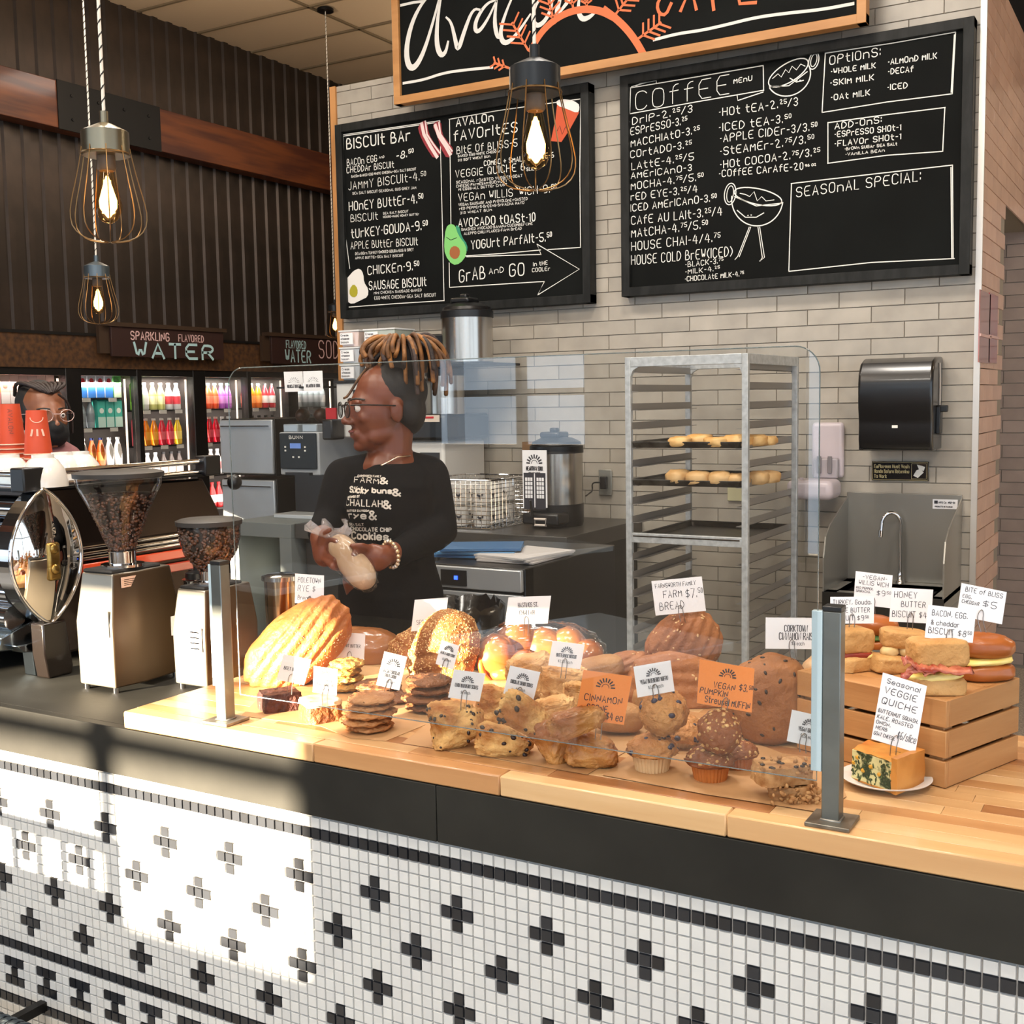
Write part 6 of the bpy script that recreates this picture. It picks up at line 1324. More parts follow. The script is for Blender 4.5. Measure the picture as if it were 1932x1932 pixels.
def scatter(name,o,B,r,M,n,parent,size,e=.85,seed=1,amp=.05,cond=None,groove=None,h=.4):
    random.seed(seed+50); f=superq(r,e,amp,3,seed,.015,14,grooves=groove); m=MB()
    for _ in range(n):
        a=random.uniform(0,2*PI);b=math.asin(random.uniform(-1,1)); d=V((math.cos(b)*math.cos(a),math.cos(b)*math.sin(a),math.sin(b)))
        if d.y>.5 or (cond and not cond(d)): continue
        p=V(o)+B@f(d,None); nrm=(B@V((d.x/r[0],d.y/r[1],d.z/r[2]))).normalized()
        if p.z<ZB+.002: continue
        ax=frame(nrm,V((random.uniform(-1,1),random.uniform(-1,1),random.uniform(-1,1)))); s=size*random.uniform(.7,1.3)
        m.ell(p,(s,s*.6,s*h),Matrix(ax).transposed(),6,4)
    return m.build(name,M,parent,smooth=180,kind='stuff')
# rye
g_=slash(5,-.34,.94,.05,.055,-.62,.55)
t,o,k=loaf('rye_loaf',562,1220,2.50,116,52,66,40,'large sunlit rye loaf leaning at the left under the rye card',CRUST,groove=g_,seed=2)
scatter('flour_grit',o,vb(40),(116*k,52*k,66*k),FLOUR,900,t,.0016,groove=g_,seed=2,cond=lambda d:abs(d.x)<.75 and d.z<.5)
b0,d0,k0=fd(700,1275); loaf('wrapped_loaf',690,1235,2.72,78,50,52,-8,'brown loaf in clear film behind the cookie stacks',mat('brown_crust','8C5630',.3,c2='A26A3E',sc=6,coat=.4,bump=.1,bs=30),seed=4,amp=.04)
# sesame loaves
g_=slash(3,.9,.4,.05,.10,-.7,.3)
for (px,py,D,a,b,c,rot,lb,sd_) in ((790,1235,2.66,58,45,52,30,'seeded loaf tucked behind the tall sesame loaf',7),(838,1232,2.52,84,50,62,68,'tall sesame crusted loaf standing in the sun beside the cookies',5)):
    t,o,k=loaf('sesame_loaf',px,py,D,a,b,c,rot,lb,SESA,groove=g_,seed=sd_); scatter('sesame_seeds',o,vb(rot),(a*k,b*k,c*k),SEED,2600,t,.0021,groove=g_,seed=sd_)
# challah in a bag
t=th('bagged_challah','glossy braided challah in a clear bag, leftmost part in the sun','bread',at(1015,1290,2.55)); k=2.55/FPX
cl_=[(935,1238,34,42,-25),(975,1212,36,40,20),(985,1258,40,34,-10),(1025,1225,36,42,-25),(1040,1262,38,32,10),(1070,1222,34,38,20),(1085,1258,36,34,-15),(1110,1240,26,34,0),(950,1270,30,24,0)]
for i,(px,py,a,c,rot) in enumerate(cl_):
    m=MB(); o=at(px,py,2.55+(.02 if py<1230 else -.015)); m.ell(o,(a*k*1.15,40*k,c*k),vb(rot,0),24,16,fn=superq((a*k*1.15,40*k,c*k),.9,.06,3,i,.02)); m.v=[V((p.x,p.y,max(p.z,ZB+.001))) for p in m.v]; m.build('braid_strand',CHAL,t,smooth=180)
m=MB(); o=at(1020,1236,2.55); m.ell(o,(126*k,62*k,66*k),vb(-4),48,30,fn=lambda d,p:V((math.copysign(abs(d.x)**.8,d.x)*126*k,d.y*62*k,d.z*66*k))*(1+.07*noise.noise(d*6)+.05*noise.noise(d*16))); m.v=[V((p.x,p.y,max(p.z,ZB+.0008))) for p in m.v]; m.build('plastic_bag',glassm('bag_film2',(.96,.96,.96,1),1.45,.06,1.6),t,smooth=180)
MB().tube(sm([tuple(at(915,1225,2.52)),tuple(at(905,1250,2.50)),tuple(at(912,1275,2.50)),tuple(at(928,1290,2.50))],2),[.004,.009,.010,.009,.009,.009,.008,.006,.006,.005][:len(sm([(0,0)]*4,2))] if False else .007,10).build('orange_twist',mat('orange_film','F0641E',.3,coat=.6),t,smooth=180)
# farm breads
g_=slash(6,-.45,.9,.06,.045,-.8,.8)
for (px,py,D,a,b,c,rot,lb,sd_) in ((1295,1318,2.30,118,60,82,-18,'broad farm loaf lying under the upright farm loaf',9),(1290,1218,2.40,74,46,62,38,'upright round farm loaf with curved ridges under its price card',8),(1180,1272,2.42,66,40,42,8,'farm loaf peeking out left of the upright one',10)):
    t,o,k=loaf('farm_loaf',px,py,D,a,b,c,rot,lb,FARM,groove=g_,seed=sd_); scatter('flour_patch',o,vb(rot),(a*k,b*k,c*k),FLOUR,260,t,.0034,groove=g_,seed=sd_,h=.15,cond=lambda d:noise.noise(d*3+V((4,1,2)))>.12)
t,o,k=loaf('raisin_loaf',1455,1322,2.02,84,58,86,25,'large round cinnamon raisin loaf standing beside the crate',RAISC,seed=12,amp=.05); scatter('raisins',o,vb(25),(84*k,58*k,86*k),RAIS,70,t,.0042,seed=12,h=.35)
t,o,k=loaf('raisin_loaf',1560,1300,2.32,54,40,70,0,'pale loaf end showing beside the right post',mat('pale_crust','C9A27A',.6,c2='B88E66',sc=9,bump=.2),seed=13)
PALE=mat('pale_roll','946030',.6,c2='B88A58',sc=9,lo=.3,hi=.7,bump=.8,bs=70,bd=.006)
for i,(px,py,D,a,b,c,rot,lb) in enumerate(((1165,1352,2.08,50,34,27,-6,'flat pale roll below the orange scone card'),(1235,1322,2.15,42,30,22,-8,'flat pale roll behind the blueberry muffins'),(1130,1262,2.36,48,30,24,10,'pale roll end right of the bagged challah'))): loaf('ciabatta_roll',px,py,D,a,b,c,rot,lb,PALE,e=.7,seed=20+i,nu=30,nv=20)
# biscuits and scones (angular lumps)
def lump(name,label,px,py,a,b,c,rot,M,seed=1,e=.7,tri=0,amp=.16,am2=.05,D=None,Z=None,cat='pastry',yaw=0,n=72,dz=0):
    if D is None: bb_=w(px,py+c*.95,Z=(ZB if Z is None else Z)); D=dep(bb_)
    k=D/FPX; o=at(px,py,D); t=th(name,label,cat,(o.x,o.y,(ZB if Z is None else Z)))
    m=MB(); m.ell(o,(a*k,b*k,c*k),vb(rot,yaw),n,n*2//3,fn=superq((a*k,b*k,c*k),e,amp,2.2,seed,am2,9,tri=tri,am3=.07)); zf=(ZB if Z is None else Z)+.0006; m.v=[V((p.x,p.y,max(p.z,zf))) for p in m.v]
    m.build('body',M,t,smooth=65); return t,o,k,vb(rot,yaw),superq((a*k,b*k,c*k),e,amp,2.2,seed,am2,9,tri=tri,am3=.07)
BIS=mat('biscuit_crumb','AE7434',.7,c2='DDB278',sc=12,lo=.38,hi=.6,bump=.9,bs=70,bd=.008); SCN=mat('scone_crumb','A4601E',.65,c2='E0B06A',sc=16,lo=.36,hi=.58,bump=.9,bs=80,bd=.008); CIN=mat('cinnamon_crumb','96521A',.5,c2='CE9450',sc=12,lo=.38,hi=.62,bump=.9,bs=60,bd=.008,coat=.15)
CHIP=mat('dark_chip','2A1712',.35); BERRY=mat('blueberry','2B2740',.35)
for i,q in enumerate(((1003,1278,44,34,40,12,0,'tall pale biscuit behind the cherry scone card'),(1062,1290,44,34,34,-8,0,'pale biscuit under the buttermilk biscuit card'),(1048,1345,36,28,28,10,0,'pale biscuit low behind the cinnamon scones'),(1095,1318,34,26,26,-12,0,'pale biscuit half behind the orange scone card'))): lump('biscuit',q[7],q[0],q[1],q[2],q[3],q[4],q[5],BIS,seed=30+i,e=.5)
def chips(tt,M,n,size,seed):
    t,o,k,B,f=tt; random.seed(seed); m=MB()
    for _ in range(n):
        a=random.uniform(-PI,0); b=math.asin(random.uniform(-.8,.95)); d=V((math.cos(b)*math.cos(a),math.cos(b)*math.sin(a),math.sin(b))); p=V(o)+B@(f(d,None)*.985)
        if p.z<ZB+.003: continue
        s=size*random.uniform(.5,1.15); m.ell(p,(s,s*.8,s*.7),Euler((random.random()*6,random.random()*6,0)).to_matrix(),8,6)
    m.build('fruit_bits',M,t,kind='stuff',smooth=180)
q=lump('scone','lemon blueberry scone behind its card, wedge shaped',935,1335,42,30,38,-10,SCN,seed=42,tri=.10); chips(q,CHIP,14,.004,42)
q=lump('scone','front lemon blueberry scone with dark berries, left of the scones',857,1368,48,34,42,8,SCN,seed=41,tri=.14); chips(q,CHIP,26,.0042,41)
q=lump('scone','chocolate cherry scone lying in front on the paper',945,1398,50,28,27,-12,SCN,seed=43,tri=.10); chips(q,CHIP,12,.0055,43)
q=lump('scone','upper chocolate cherry scone tilted under its card',990,1350,54,26,30,-35,SCN,seed=44,tri=.08,D=1.93); chips(q,CHIP,12,.0055,44)
lump('scone','cinnamon scone standing on its point, front of the orange card',1047,1395,40,28,44,30,CIN,seed=45,tri=.16); lump('scone','cinnamon scone lying at right under the orange card',1113,1415,46,30,32,-14,CIN,seed=46,tri=.10); lump('scone','long cinnamon scone resting on the two front ones',1085,1362,52,24,24,16,CIN,seed=47,tri=.06,D=1.86)
# brownies
BRW=mat('brownie','3A1712',.6,c2='5A2A1C',sc=20,bump=.9,bs=80,bd=.010); CAK=mat('carrot_cake','6A3818',.6,c2='8E5426',sc=22,bump=.9,bs=80,bd=.010); FRO=mat('frosting','D8BE92',.5,c2='E6D2AC',sc=9,bump=.3,bs=30)
def slab(name,label,px,py,wp,dp_,hp,yaw,M,top=None,seed=0,Z=None,cat='pastry',nz=5):
    b,D,k=fd(px,py,Z); Z=ZB if Z is None else Z; t=th(name,label,cat,(b.x,b.y,Z)); B=vb(0,yaw); c=b+VF*dp_*k*.5; c.z=0
    def bx(z0,z1,M_,nm,gr=1.0,am=.006):
        m=MB(); N=9; vs=[];idx={}
        def P_(i,j,l): return c+B@V(((i/N-.5)*wp*k*gr,(j/N-.5)*dp_*k*gr,0))+UP*(z0+(z1-z0)*l/3)
        fs=[]
        def vid(i,j,l):
            if (i,j,l) not in idx:
                p=P_(i,j,l); q=p-c; nn=noise.noise_vector(p*60+V((seed,0,0)))*am*.5; q.z=0
                e_=(abs(i/N-.5)>.49)+(abs(j/N-.5)>.49)+(l==3); p=p+nn-(q*.10 if e_>=2 else V((0,0,0)))
                if l==0 : p.z=z0
                idx[(i,j,l)]=len(vs); vs.append(p)
            return idx[(i,j,l)]
        for i in range(N):
            for j in range(N): fs.append((vid(i,j,3),vid(i+1,j,3),vid(i+1,j+1,3),vid(i,j+1,3))); fs.append((vid(i,j,0),vid(i,j+1,0),vid(i+1,j+1,0),vid(i+1,j,0)))
            for l in range(3): fs.append((vid(i,0,l),vid(i+1,0,l),vid(i+1,0,l+1),vid(i,0,l+1))); fs.append((vid(i+1,N,l),vid(i,N,l),vid(i,N,l+1),vid(i+1,N,l+1))); fs.append((vid(0,i+1,l),vid(0,i,l),vid(0,i,l+1),vid(0,i+1,l+1))); fs.append((vid(N,i,l),vid(N,i+1,l),vid(N,i+1,l+1),vid(N,i,l+1)))
        m.add(vs,fs); return m.build(nm,M_,t,smooth=50)
    h=hp*k; bx(Z+.0005,Z+h,M,'crumb'); 
    if top: bx(Z+h-.002,Z+h+.008,top,'frosting',.99,.004)
    return t,b,k,Z+h
slab('brownie','dark red chocolate brownie, leftmost on the paper',522,1345,74,64,34,28,BRW,seed=1); slab('carrot_cake','square of carrot cake with pale frosting beside the brownie',600,1366,70,66,34,30,CAK,FRO,seed=2)
# cookies
CK=[mat('cookie_%d'%i,a,.6,c2=c,sc=14,lo=.3,hi=.7,bump=.9,bs=80,bd=.008) for i,(a,c) in enumerate((('96582A','C48A54'),('5E3414','84502A'),('A06E2C','C49448')))]
ords=['top','second','third','fourth','bottom']
def cookies(px,ys,rp,M,words,seed=0,D=None):
    b,D0_,k=fd(px,ys[-1]+5); D=D or D0_; k=D/FPX; n=len(ys); c0=w(px,ys[-1]+4,Z=ZB); th_=(ys[-1]-ys[0])*k/max(n-1,1)*1.02 if n>1 else .012
    for i,y in enumerate(ys[::-1]):
        z=ZB+.0006+i*th_; r=rp*k*random.uniform(.93,1.03); off=VR*random.uniform(-.007,.007)+VF*random.uniform(-.004,.004)
        c=V((c0.x,c0.y,z))+off; o_=ords[n-1-i] if n>1 else ''
        if i==0 and n>1: o_='bottom'
        t=th('cookie','%s cookie of the %s'%(o_,words) if n>1 else words,'cookie',(c.x,c.y,z)); m=MB()
        def f(d,p,r=r,s=seed+i): q=V((math.copysign(abs(d.x)**.9,d.x)*r,d.y*r,(d.z*th_*.5) if d.z<0 else d.z*th_*.62*(1-.15*noise.noise(d*5+V((s,0,0)))))); k_=1+.12*noise.noise(V((d.x*2.5,d.y*2.5,s)))+.06*noise.noise(d*8+V((s,0,0))); return V((q.x*k_,q.y*k_,q.z+ .0035*noise.noise(d*4+V((s,1,0)))+.0015*noise.noise(d*12+V((s,1,0)))))
        m.ell(c+UP*th_*.5,1,None,56,26,fn=f); m.build('dough',M,t,smooth=180)
cookies(655,[1255,1269,1283,1297],34,CK[2],'stack behind the carrot cake',3); cookies(716,[1296,1309],44,CK[1],'flat pair behind the front stack',5); cookies(752,[1318],38,CK[1],'dark flat cookie right of the front cookie stack',6)
cookies(815,[1268],38,CK[1],'dark cookie behind the oatmeal cookie stack',8,None); cookies(808,[1288,1304,1319,1334],44,CK[1],'dark oatmeal cookie stack left of the lemon scones',9); cookies(697,[1320,1333,1346,1358,1371],48,CK[0],'tall front cookie stack on the paper',12)
# muffins
PAP=mat('muffin_paper_pale','C79A66',.7,c2='D8B484',sc=5); PAP2=mat('muffin_paper_brown','A85A22',.6,c2='BC6C2C',sc=5); MBL=mat('blueberry_muffin','9C5C28',.65,c2='C88E50',sc=12,lo=.3,hi=.7,bump=.9,bs=80,bd=.010); MPU=mat('pumpkin_muffin','6E3612',.55,c2='8A4A1E',sc=12,bump=.8,bs=70,bd=.006); OAT=mat('oat_crumb','D6B078',.7,c2='BC8C50',sc=60,rnd=.15)
def muffin(name,label,px,py,rp,ax,M,P,seed,berry=0,oats=0,D=None,dome=.62):
    # px,py: centre of the cup foot
    if D is None: b,D,k=fd(px,py)
    else: b=at(px,py,D); k=D/FPX
    r=rp*k; A=V(ax).normalized(); t=th(name,label,'muffin',b); 
    m=MB(); m.lathe([(r*.66,0),(r*.80,r*.72)],b,96,A,flute=.035,fn=30); m.build('paper_cup',P,t,smooth=50)
    c=b+A*r*.80; X_,Y_,Z_=frame(A); B=Matrix((X_,Y_,Z_)).transposed()
    def f(d,p,s=seed):
        z=d.z*r*dome if d.z>0 else d.z*r*.22; k_=1+.08*noise.noise(d*3+V((s,0,0)))+.07*noise.noise(d*8+V((s,0,0)))+.04*noise.noise(d*20+V((s,0,0))); return V((d.x*r*1.03,d.y*r*1.03,z))*k_
    m=MB(); m.ell(c,1,B,64,44,fn=f); tp=m.build('muffin_top',M,t,smooth=180)
    random.seed(seed)
    def sc_(n,size,M_,nm,h=.7):
        m=MB()
        for _ in range(n):
            a=random.uniform(0,2*PI); bb_=math.asin(random.uniform(.05,1)); d=V((math.cos(bb_)*math.cos(a),math.cos(bb_)*math.sin(a),math.sin(bb_))); p=c+B@f(d,None)*.975; s=size*random.uniform(.4,1.15); m.ell(p,(s,s*.8,s*h),Matrix(frame(B@d,V((random.random(),random.random(),0)))).transposed(),8,5)
        m.build(nm,M_,tp,kind='stuff',smooth=180)
    if berry: sc_(berry,.006,BERRY,'blueberries')
    if oats: sc_(oats,.0034,OAT,'oat_crumbs',.5)
    return t
muffin('blueberry_muffin','front blueberry muffin upright in pale pleated paper',1230,1452,47,(0,0,1),MBL,PAP,3,9); muffin('blueberry_muffin','blueberry muffin tipped behind the front one, berries showing',1282,1405,42,VR*.15+UP*.9-VF*.3,MBL,PAP,5,14)
muffin('blueberry_muffin','top blueberry muffin lying on the others under its card',1258,1352,44,-VR*.25-VF*.75+UP*.45,MBL,PAP,4,14,D=1.90,dome=.75)
muffin('pumpkin_muffin','front pumpkin muffin upright in brown pleated paper',1340,1470,45,(0,0,1),MPU,PAP2,13,0,60); muffin('pumpkin_muffin','rightmost pumpkin muffin standing behind the front one',1393,1448,36,(0,0,1),MPU,PAP2,15,0,45)
muffin('pumpkin_muffin','top pumpkin muffin facing forward under the orange card',1352,1385,40,-VF*.92+UP*.4,MPU,PAP2,14,0,90,D=1.83,dome=.8)
# granola bars
GRN=mat('granola','94602E',.7,c2='C89A64',sc=45,lo=.35,hi=.65,bump=.9,bs=70)
t,b,k,zt1=slab('granola_bar','lower crumbly granola bar on the paper beside the right post',1497,1512,80,60,26,-14,GRN,seed=4); 
t2,b2,k2,zt2=slab('granola_bar','upper granola bar lying across the lower one',1483,1484,104,70,34,12,GRN,seed=5,Z=zt1+.003)
def crumbs(t,c,n,sx,sy,sz,s,M,seed):
    random.seed(seed); m=MB()
    for _ in range(n): p=V(c)+VR*random.uniform(-sx,sx)+VF*random.uniform(-sy,sy)+UP*random.uniform(0,sz); ss=s*random.uniform(.5,1.2); m.ell(p,(ss,ss*.7,ss*.6),Euler((random.random()*6,random.random()*6,0)).to_matrix(),7,5)
    m.build('oat_clusters',M,t,kind='stuff',smooth=180)
crumbs(t,b+VF*.01,150,.036,.028,.026,.0045,GRN,1); crumbs(t2,b2+VF*.02,70,.042,.026,.032,.004,GRN,2); 
m=MB(); random.seed(8)
for _ in range(11): p=b2+VF*random.uniform(.0,.05)+VR*random.uniform(-.04,.04); p.z=zt2+.001; m.ell(p,(.004,.004,.002),None,8,5)
m.build('chips',CHIP,t2,kind='stuff',smooth=180)
tg=th('granola_piece','small crumbled granola piece in front of the granola bars','pastry',w(1508,1520,Z=ZB)); crumbs(tg,w(1508,1516,Z=ZB),70,.016,.010,.010,.0042,GRN,3)
# parchment sheets
PCH=mat('parchment','B08558',.55,c2='BA9064',sc=5)
def sheet(pts,label,dz=.0007,lift=()):
    P=[w(*q,Z=ZB+dz) for q in pts]
    for i,v_ in lift: P[i].z+=v_
    m=MB(); c=sum(P,V((0,0,0)))/len(P); m.add(P+[p-UP*.0004 for p in P],[tuple(range(len(P))),tuple(range(len(P),2*len(P)))[::-1]]+[(i,len(P)+i,len(P)+(i+1)%len(P),(i+1)%len(P)) for i in range(len(P))]); o=m.build('parchment_paper',PCH); tag(o,label,'paper'); return o
sheet([(455,1350),(606,1370),(660,1392),(728,1398),(815,1362),(860,1330),(640,1290),(500,1305)],'brown parchment under the cookies and brownies',.0007); sheet([(758,1402),(900,1424),(1108,1461),(1182,1417),(1230,1370),(1000,1320),(850,1330)],'brown parchment under the scones',.0012); sheet([(1137,1462),(1330,1498),(1555,1533),(1597,1502),(1580,1460),(1420,1400),(1250,1380)],'brown parchment under the muffins and granola',.0017)
# pastries on the rack pans
def pan_food(z_,py,items,M,e,nm,words,cc):
    for i,(px,a,c,dep_) in enumerate(items):
        y=ry0+.04+dep_; o=w(px,py,Y=y); D=dep(o); k=D/FPX; o.z=z_+.002+c*k
        t=th(nm,'%s on the %s'%(words[0],words[1])+' '+('first','second','third','fourth','fifth','sixth','seventh')[i]+' from the left','pastry',(o.x,o.y,z_+.002),0,words[2]); m=MB(); m.ell(o,(a*k,.05 if dep_<.1 else .07,c*k),Matrix.Rotation(R(random.uniform(-25,25)),3,'Z'),24,14,fn=superq((a*k,.055,c*k),e,.13,2.5,i+cc,.06,8)); m.v=[V((p.x,p.y,max(p.z,z_+.002))) for p in m.v]; m.build('crust',M,t,smooth=65)
pan_food(zp1,838,[(1285,22,10,.0),(1320,24,12,.06),(1355,24,10,.0),(1392,26,12,.03),(1424,22,11,.12),(1448,16,9,.2)],mat('danish_crust','D29A50',.5,c2='E2B878',sc=12,bump=.4),.6,'pastry',('flat golden pastry','upper pan','golden pastries on the upper pan'),60)
pan_food(zp2,905,[(1280,20,15,.0),(1318,24,14,.0),(1358,22,14,.0),(1392,20,12,.02),(1430,20,13,.12),(1450,18,12,.2)],mat('roll_crust','BE9258',.6,c2='D2AC78',sc=10,bump=.3),.7,'bread_roll',('pale rough roll','lower pan','pale rolls on the lower pan'),70)
# ================= CRATE, SANDWICHES, QUICHE =================
PLY=mat('crate_wood','A67240',.6,c2='B98854',sc=6,stretch=(.5,.5,5),lo=.3,hi=.7,rnd=.06,bump=.1,bs=40)
cfl,cfr,cbr=w(1503,1413,Z=ZB),w(1783,1489,Z=ZB),w(1911,1431,Z=ZB); U_=(cfr-cfl).normalized(); cw=(cfr-cfl).length; Vv=UP.cross(U_); cdp=(cbr-cfr).dot(Vv); CH=.136
t=th('wooden_crate','upturned slatted wooden crate holding the breakfast sandwiches','crate',cfl)
def cb(u0,u1,v0,v1,z0,z1,nm,M=PLY): m=MB(); c=cfl+U_*(u0+u1)/2+Vv*(v0+v1)/2+UP*(z0+z1)/2; m.obox(c,(U_,Vv,UP),((u1-u0)/2,(v1-v0)/2,(z1-z0)/2)); m.build(nm,M,t,bev=.0012)
for z0_,z1_ in ((.001,.041),(.047,.088),(.094,CH)):
    cb(0,cw,0,.008,z0_,z1_,'slat'); cb(.008,cw-.008,cdp-.008,cdp,z0_,z1_,'slat'); cb(cw-.008,cw,.0085,cdp,z0_,z1_,'slat'); cb(0,.008,.0085,cdp,z0_,z1_,'slat')
for u in (.009,cw-.033):
    for v in (.009,cdp-.033): cb(u,u+.024,v,v+.024,.001,CH-.009,'corner_post')
for i in range(5): v=.0085+i*(cdp-.017)/5; cb(.0085,cw-.0085,v+.0005,v+(cdp-.017)/5-.0005,CH-.009,CH-.0005,'deck_slat')
ZC=ZB+CH
BUN=mat('bun_crust','924814',.4,c2='AC6228',sc=6,lo=.3,hi=.7,bump=.1,coat=.15); BSQ=mat('biscuit_gold','B07A3C',.65,c2='CCA064',sc=8,lo=.3,hi=.7,bump=.8,bs=70,bd=.006); EGG=mat('egg_yellow','E3C24A',.4,c2='EFD98A',sc=12,bump=.2); HAM=mat('ham_pink','B8603A',.4,c2='8A2E1E',sc=14); GRNL=mat('greens','2F4A1C',.5,c2='4A6A2A',sc=20); BUT=mat('butter_ball','D3B47A',.5,c2='E2CC9C',sc=20)
def layer(t,nm,px,py,a,b,c,rot,M,e,seed,D,amp=.06,yaw=0,zf=ZC,flat=None):
    k=D/FPX;o=at(px,py,D);m=MB();m.ell(o,(a*k,b*k,c*k),vb(rot,yaw),32,20,fn=superq((a*k,b*k,c*k),e,amp,2.5,seed,.03,9)); m.v=[V((p.x,p.y,max(p.z,zf+.0006))) for p in m.v]; return m.build(nm,M,t,smooth=60)
def Dz(px,py): return dep(w(px,py,Z=ZC))
D=Dz(1600,1262); t=th('biscuit_sandwich','turkey gouda biscuit sandwich, leftmost on the crate','sandwich',w(1605,1255,Z=ZC)); layer(t,'bottom_biscuit',1608,1250,34,32,18,4,BSQ,.35,1,D,yaw=20); layer(t,'filling',1608,1232,34,30,7,0,HAM,.6,2,D); layer(t,'egg_layer',1614,1236,34,28,5,6,EGG,.6,2,D); layer(t,'top_biscuit',1606,1206,36,32,24,-4,BSQ,.4,3,D,yaw=15)
D=Dz(1655,1225)+.02; t=th('bun_sandwich','round bun sandwich with greens at the back of the crate','sandwich',w(1655,1222,Z=ZC)); layer(t,'bottom_bun',1655,1213,40,34,13,0,BUN,.7,1,D); layer(t,'greens',1655,1200,37,32,9,0,GRNL,.7,5,D,amp=.3); layer(t,'pepper_strip',1640,1200,14,24,5,10,mat('pepper_red','B8301C',.4),.7,5,D); layer(t,'top_bun',1652,1180,42,36,20,-6,BUN,.8,6,D)
D=Dz(1685,1266); t=th('biscuit_sandwich','honey butter biscuit split around two butter balls','sandwich',w(1685,1262,Z=ZC)); layer(t,'bottom_biscuit',1680,1252,38,30,17,-6,BSQ,.4,7,D,yaw=10)
for px,py in ((1678,1229),(1708,1227)): layer(t,'butter_ball',px,py,17 if px<1700 else 13,14,12,0,BUT,.95,px,D)
layer(t,'top_biscuit',1705,1204,42,30,17,-4,BSQ,.35,8,D+.01,yaw=-10)
D=Dz(1765,1305); t=th('biscuit_sandwich','bacon egg and cheddar biscuit at the front of the crate','sandwich',w(1765,1300,Z=ZC)); layer(t,'bottom_biscuit',1765,1291,50,36,19,-2,BSQ,.35,9,D); layer(t,'egg_layer',1762,1272,50,36,8,4,EGG,.6,10,D)
k=D/FPX
for i,(q) in enumerate(([(1700,1278),(1715,1262),(1735,1256),(1760,1262)],[(1740,1266),(1765,1256),(1790,1264),(1833,1262)],[(1702,1245),(1712,1240),(1725,1255),(1740,1262)])):
    pts=sm([tuple(at(*a_,D-.03)) for a_ in q],2); m=MB(); vs=[]
    for j,p in enumerate(pts): p=V(p); s_=.009+.003*math.sin(j*1.9); vs+=[p+UP*s_*.5+VF*.004*math.sin(j*1.3),p-UP*s_*.5-VF*.012]
    m.add(vs,[(2*j,2*j+1,2*j+3,2*j+2) for j in range(len(pts)-1)]); o_=m.build('bacon_strip',mat('bacon','8E2F1C',.35,c2='C8785A',sc=40,stretch=(1,1,3)),t,smooth=180); s2=o_.modifiers.new('t','SOLIDIFY'); s2.thickness=.002
layer(t,'top_biscuit',1767,1230,52,36,27,0,BSQ,.35,11,D,yaw=5)
D=Dz(1855,1280); t=th('bun_sandwich','large glossy bun with egg, rightmost on the crate','sandwich',w(1855,1278,Z=ZC)); layer(t,'bottom_bun',1855,1264,56,42,20,0,BUN,.75,12,D); layer(t,'egg_layer',1852,1243,54,40,8,3,EGG,.7,13,D,amp=.12); layer(t,'top_bun',1855,1218,57,44,25,-3,BUN,.85,14,D)
# plate and quiche
pc=w(1671,1479,Z=ZB); k=dep(pc)/FPX; pr_=84*k
t=th('side_plate','small white plate under the quiche slice','plate',pc); MB().lathe([(pr_*.55,0),(pr_*.60,.002),(pr_*.98,.011),(pr_,.013),(pr_*.98,.0135),(pr_*.62,.005),(.001,.004)],(pc.x,pc.y,ZB+.0002),56).build('dish',mat('plate_white','DAD7D4',.2,coat=.6),t,smooth=60)
zq=ZB+.0055; A_,B_,C_=w(1607,1470,Z=zq),w(1690,1500,Z=zq),w(1741,1478,Z=zq); E_=A_+(C_-B_)*.7+VF*.01
t=th('quiche_slice','thick slice of green vegetable quiche with golden crust','quiche',(A_+C_)/2); hq=.050
QF=mat('quiche_filling','D9CF94',.6,c2='2F3A1E',sc=55,lo=.50,hi=.60,bump=.5,bs=60,det=3); QC=mat('quiche_crust','A8641E',.5,c2='CC8A3E',sc=9,bump=.25,bs=40); QT=mat('quiche_top','B86A24',.5,c2='DDA850',sc=10,lo=.35,hi=.65,bump=.3,bs=30)
def qgrid(P,hz,nu,nv,amp,nm,M,seed,thick):
    # P: corner points going round the bottom; builds a rough-walled prism
    m=MB(); n=len(P); vs=[];per=[]
    for i in range(n):
        for u in range(nu): per.append(V(P[i]).lerp(V(P[(i+1)%n]),u/nu))
    N=len(per); c=sum(per,V((0,0,0)))/N
    for v in range(nv+1):
        for p in per: q=V(p)+UP*hz*v/nv; nn=noise.noise_vector(q*90+V((seed,0,0)))*amp; nn.z*=.3; q+=(nn if 0<v else V((nn.x,nn.y,0))); vs.append(q)
    fs=[(v*N+i,v*N+(i+1)%N,(v+1)*N+(i+1)%N,(v+1)*N+i) for v in range(nv) for i in range(N)]+[tuple(range(nv*N,(nv+1)*N)),tuple(range(N))[::-1]]
    m.add(vs,fs); return m.build(nm,M,t,smooth=50)
ins=(C_-B_).normalized()
Bi=B_+(A_-B_).normalized()*.010; Ci=C_+(E_-C_).normalized()*.010
qgrid([A_+UP*.003,Bi+UP*.003,Ci+UP*.003,E_+UP*.003],hq-.006,12,8,.0016,'filling',QF,1,0)
qgrid([Bi,B_+(B_-A_).normalized()*.001,C_+(B_-A_).normalized()*.003,Ci],hq+.004,8,6,.0016,'back_crust',QC,2,0)
m=MB(); m.prism([A_,Bi,Ci,E_],(0,0,.003)); m.build('bottom_crust',QC,t)
m=MB(); P=[A_.lerp(E_,.04),Bi,Ci,E_]; vs=[]; N=10
for i in range(N+1):
    for j in range(N+1):
        a=P[0].lerp(P[1],i/N).lerp(P[3].lerp(P[2],i/N),j/N); vs.append(a+UP*(hq-.002+.0025*noise.noise(a*70)))
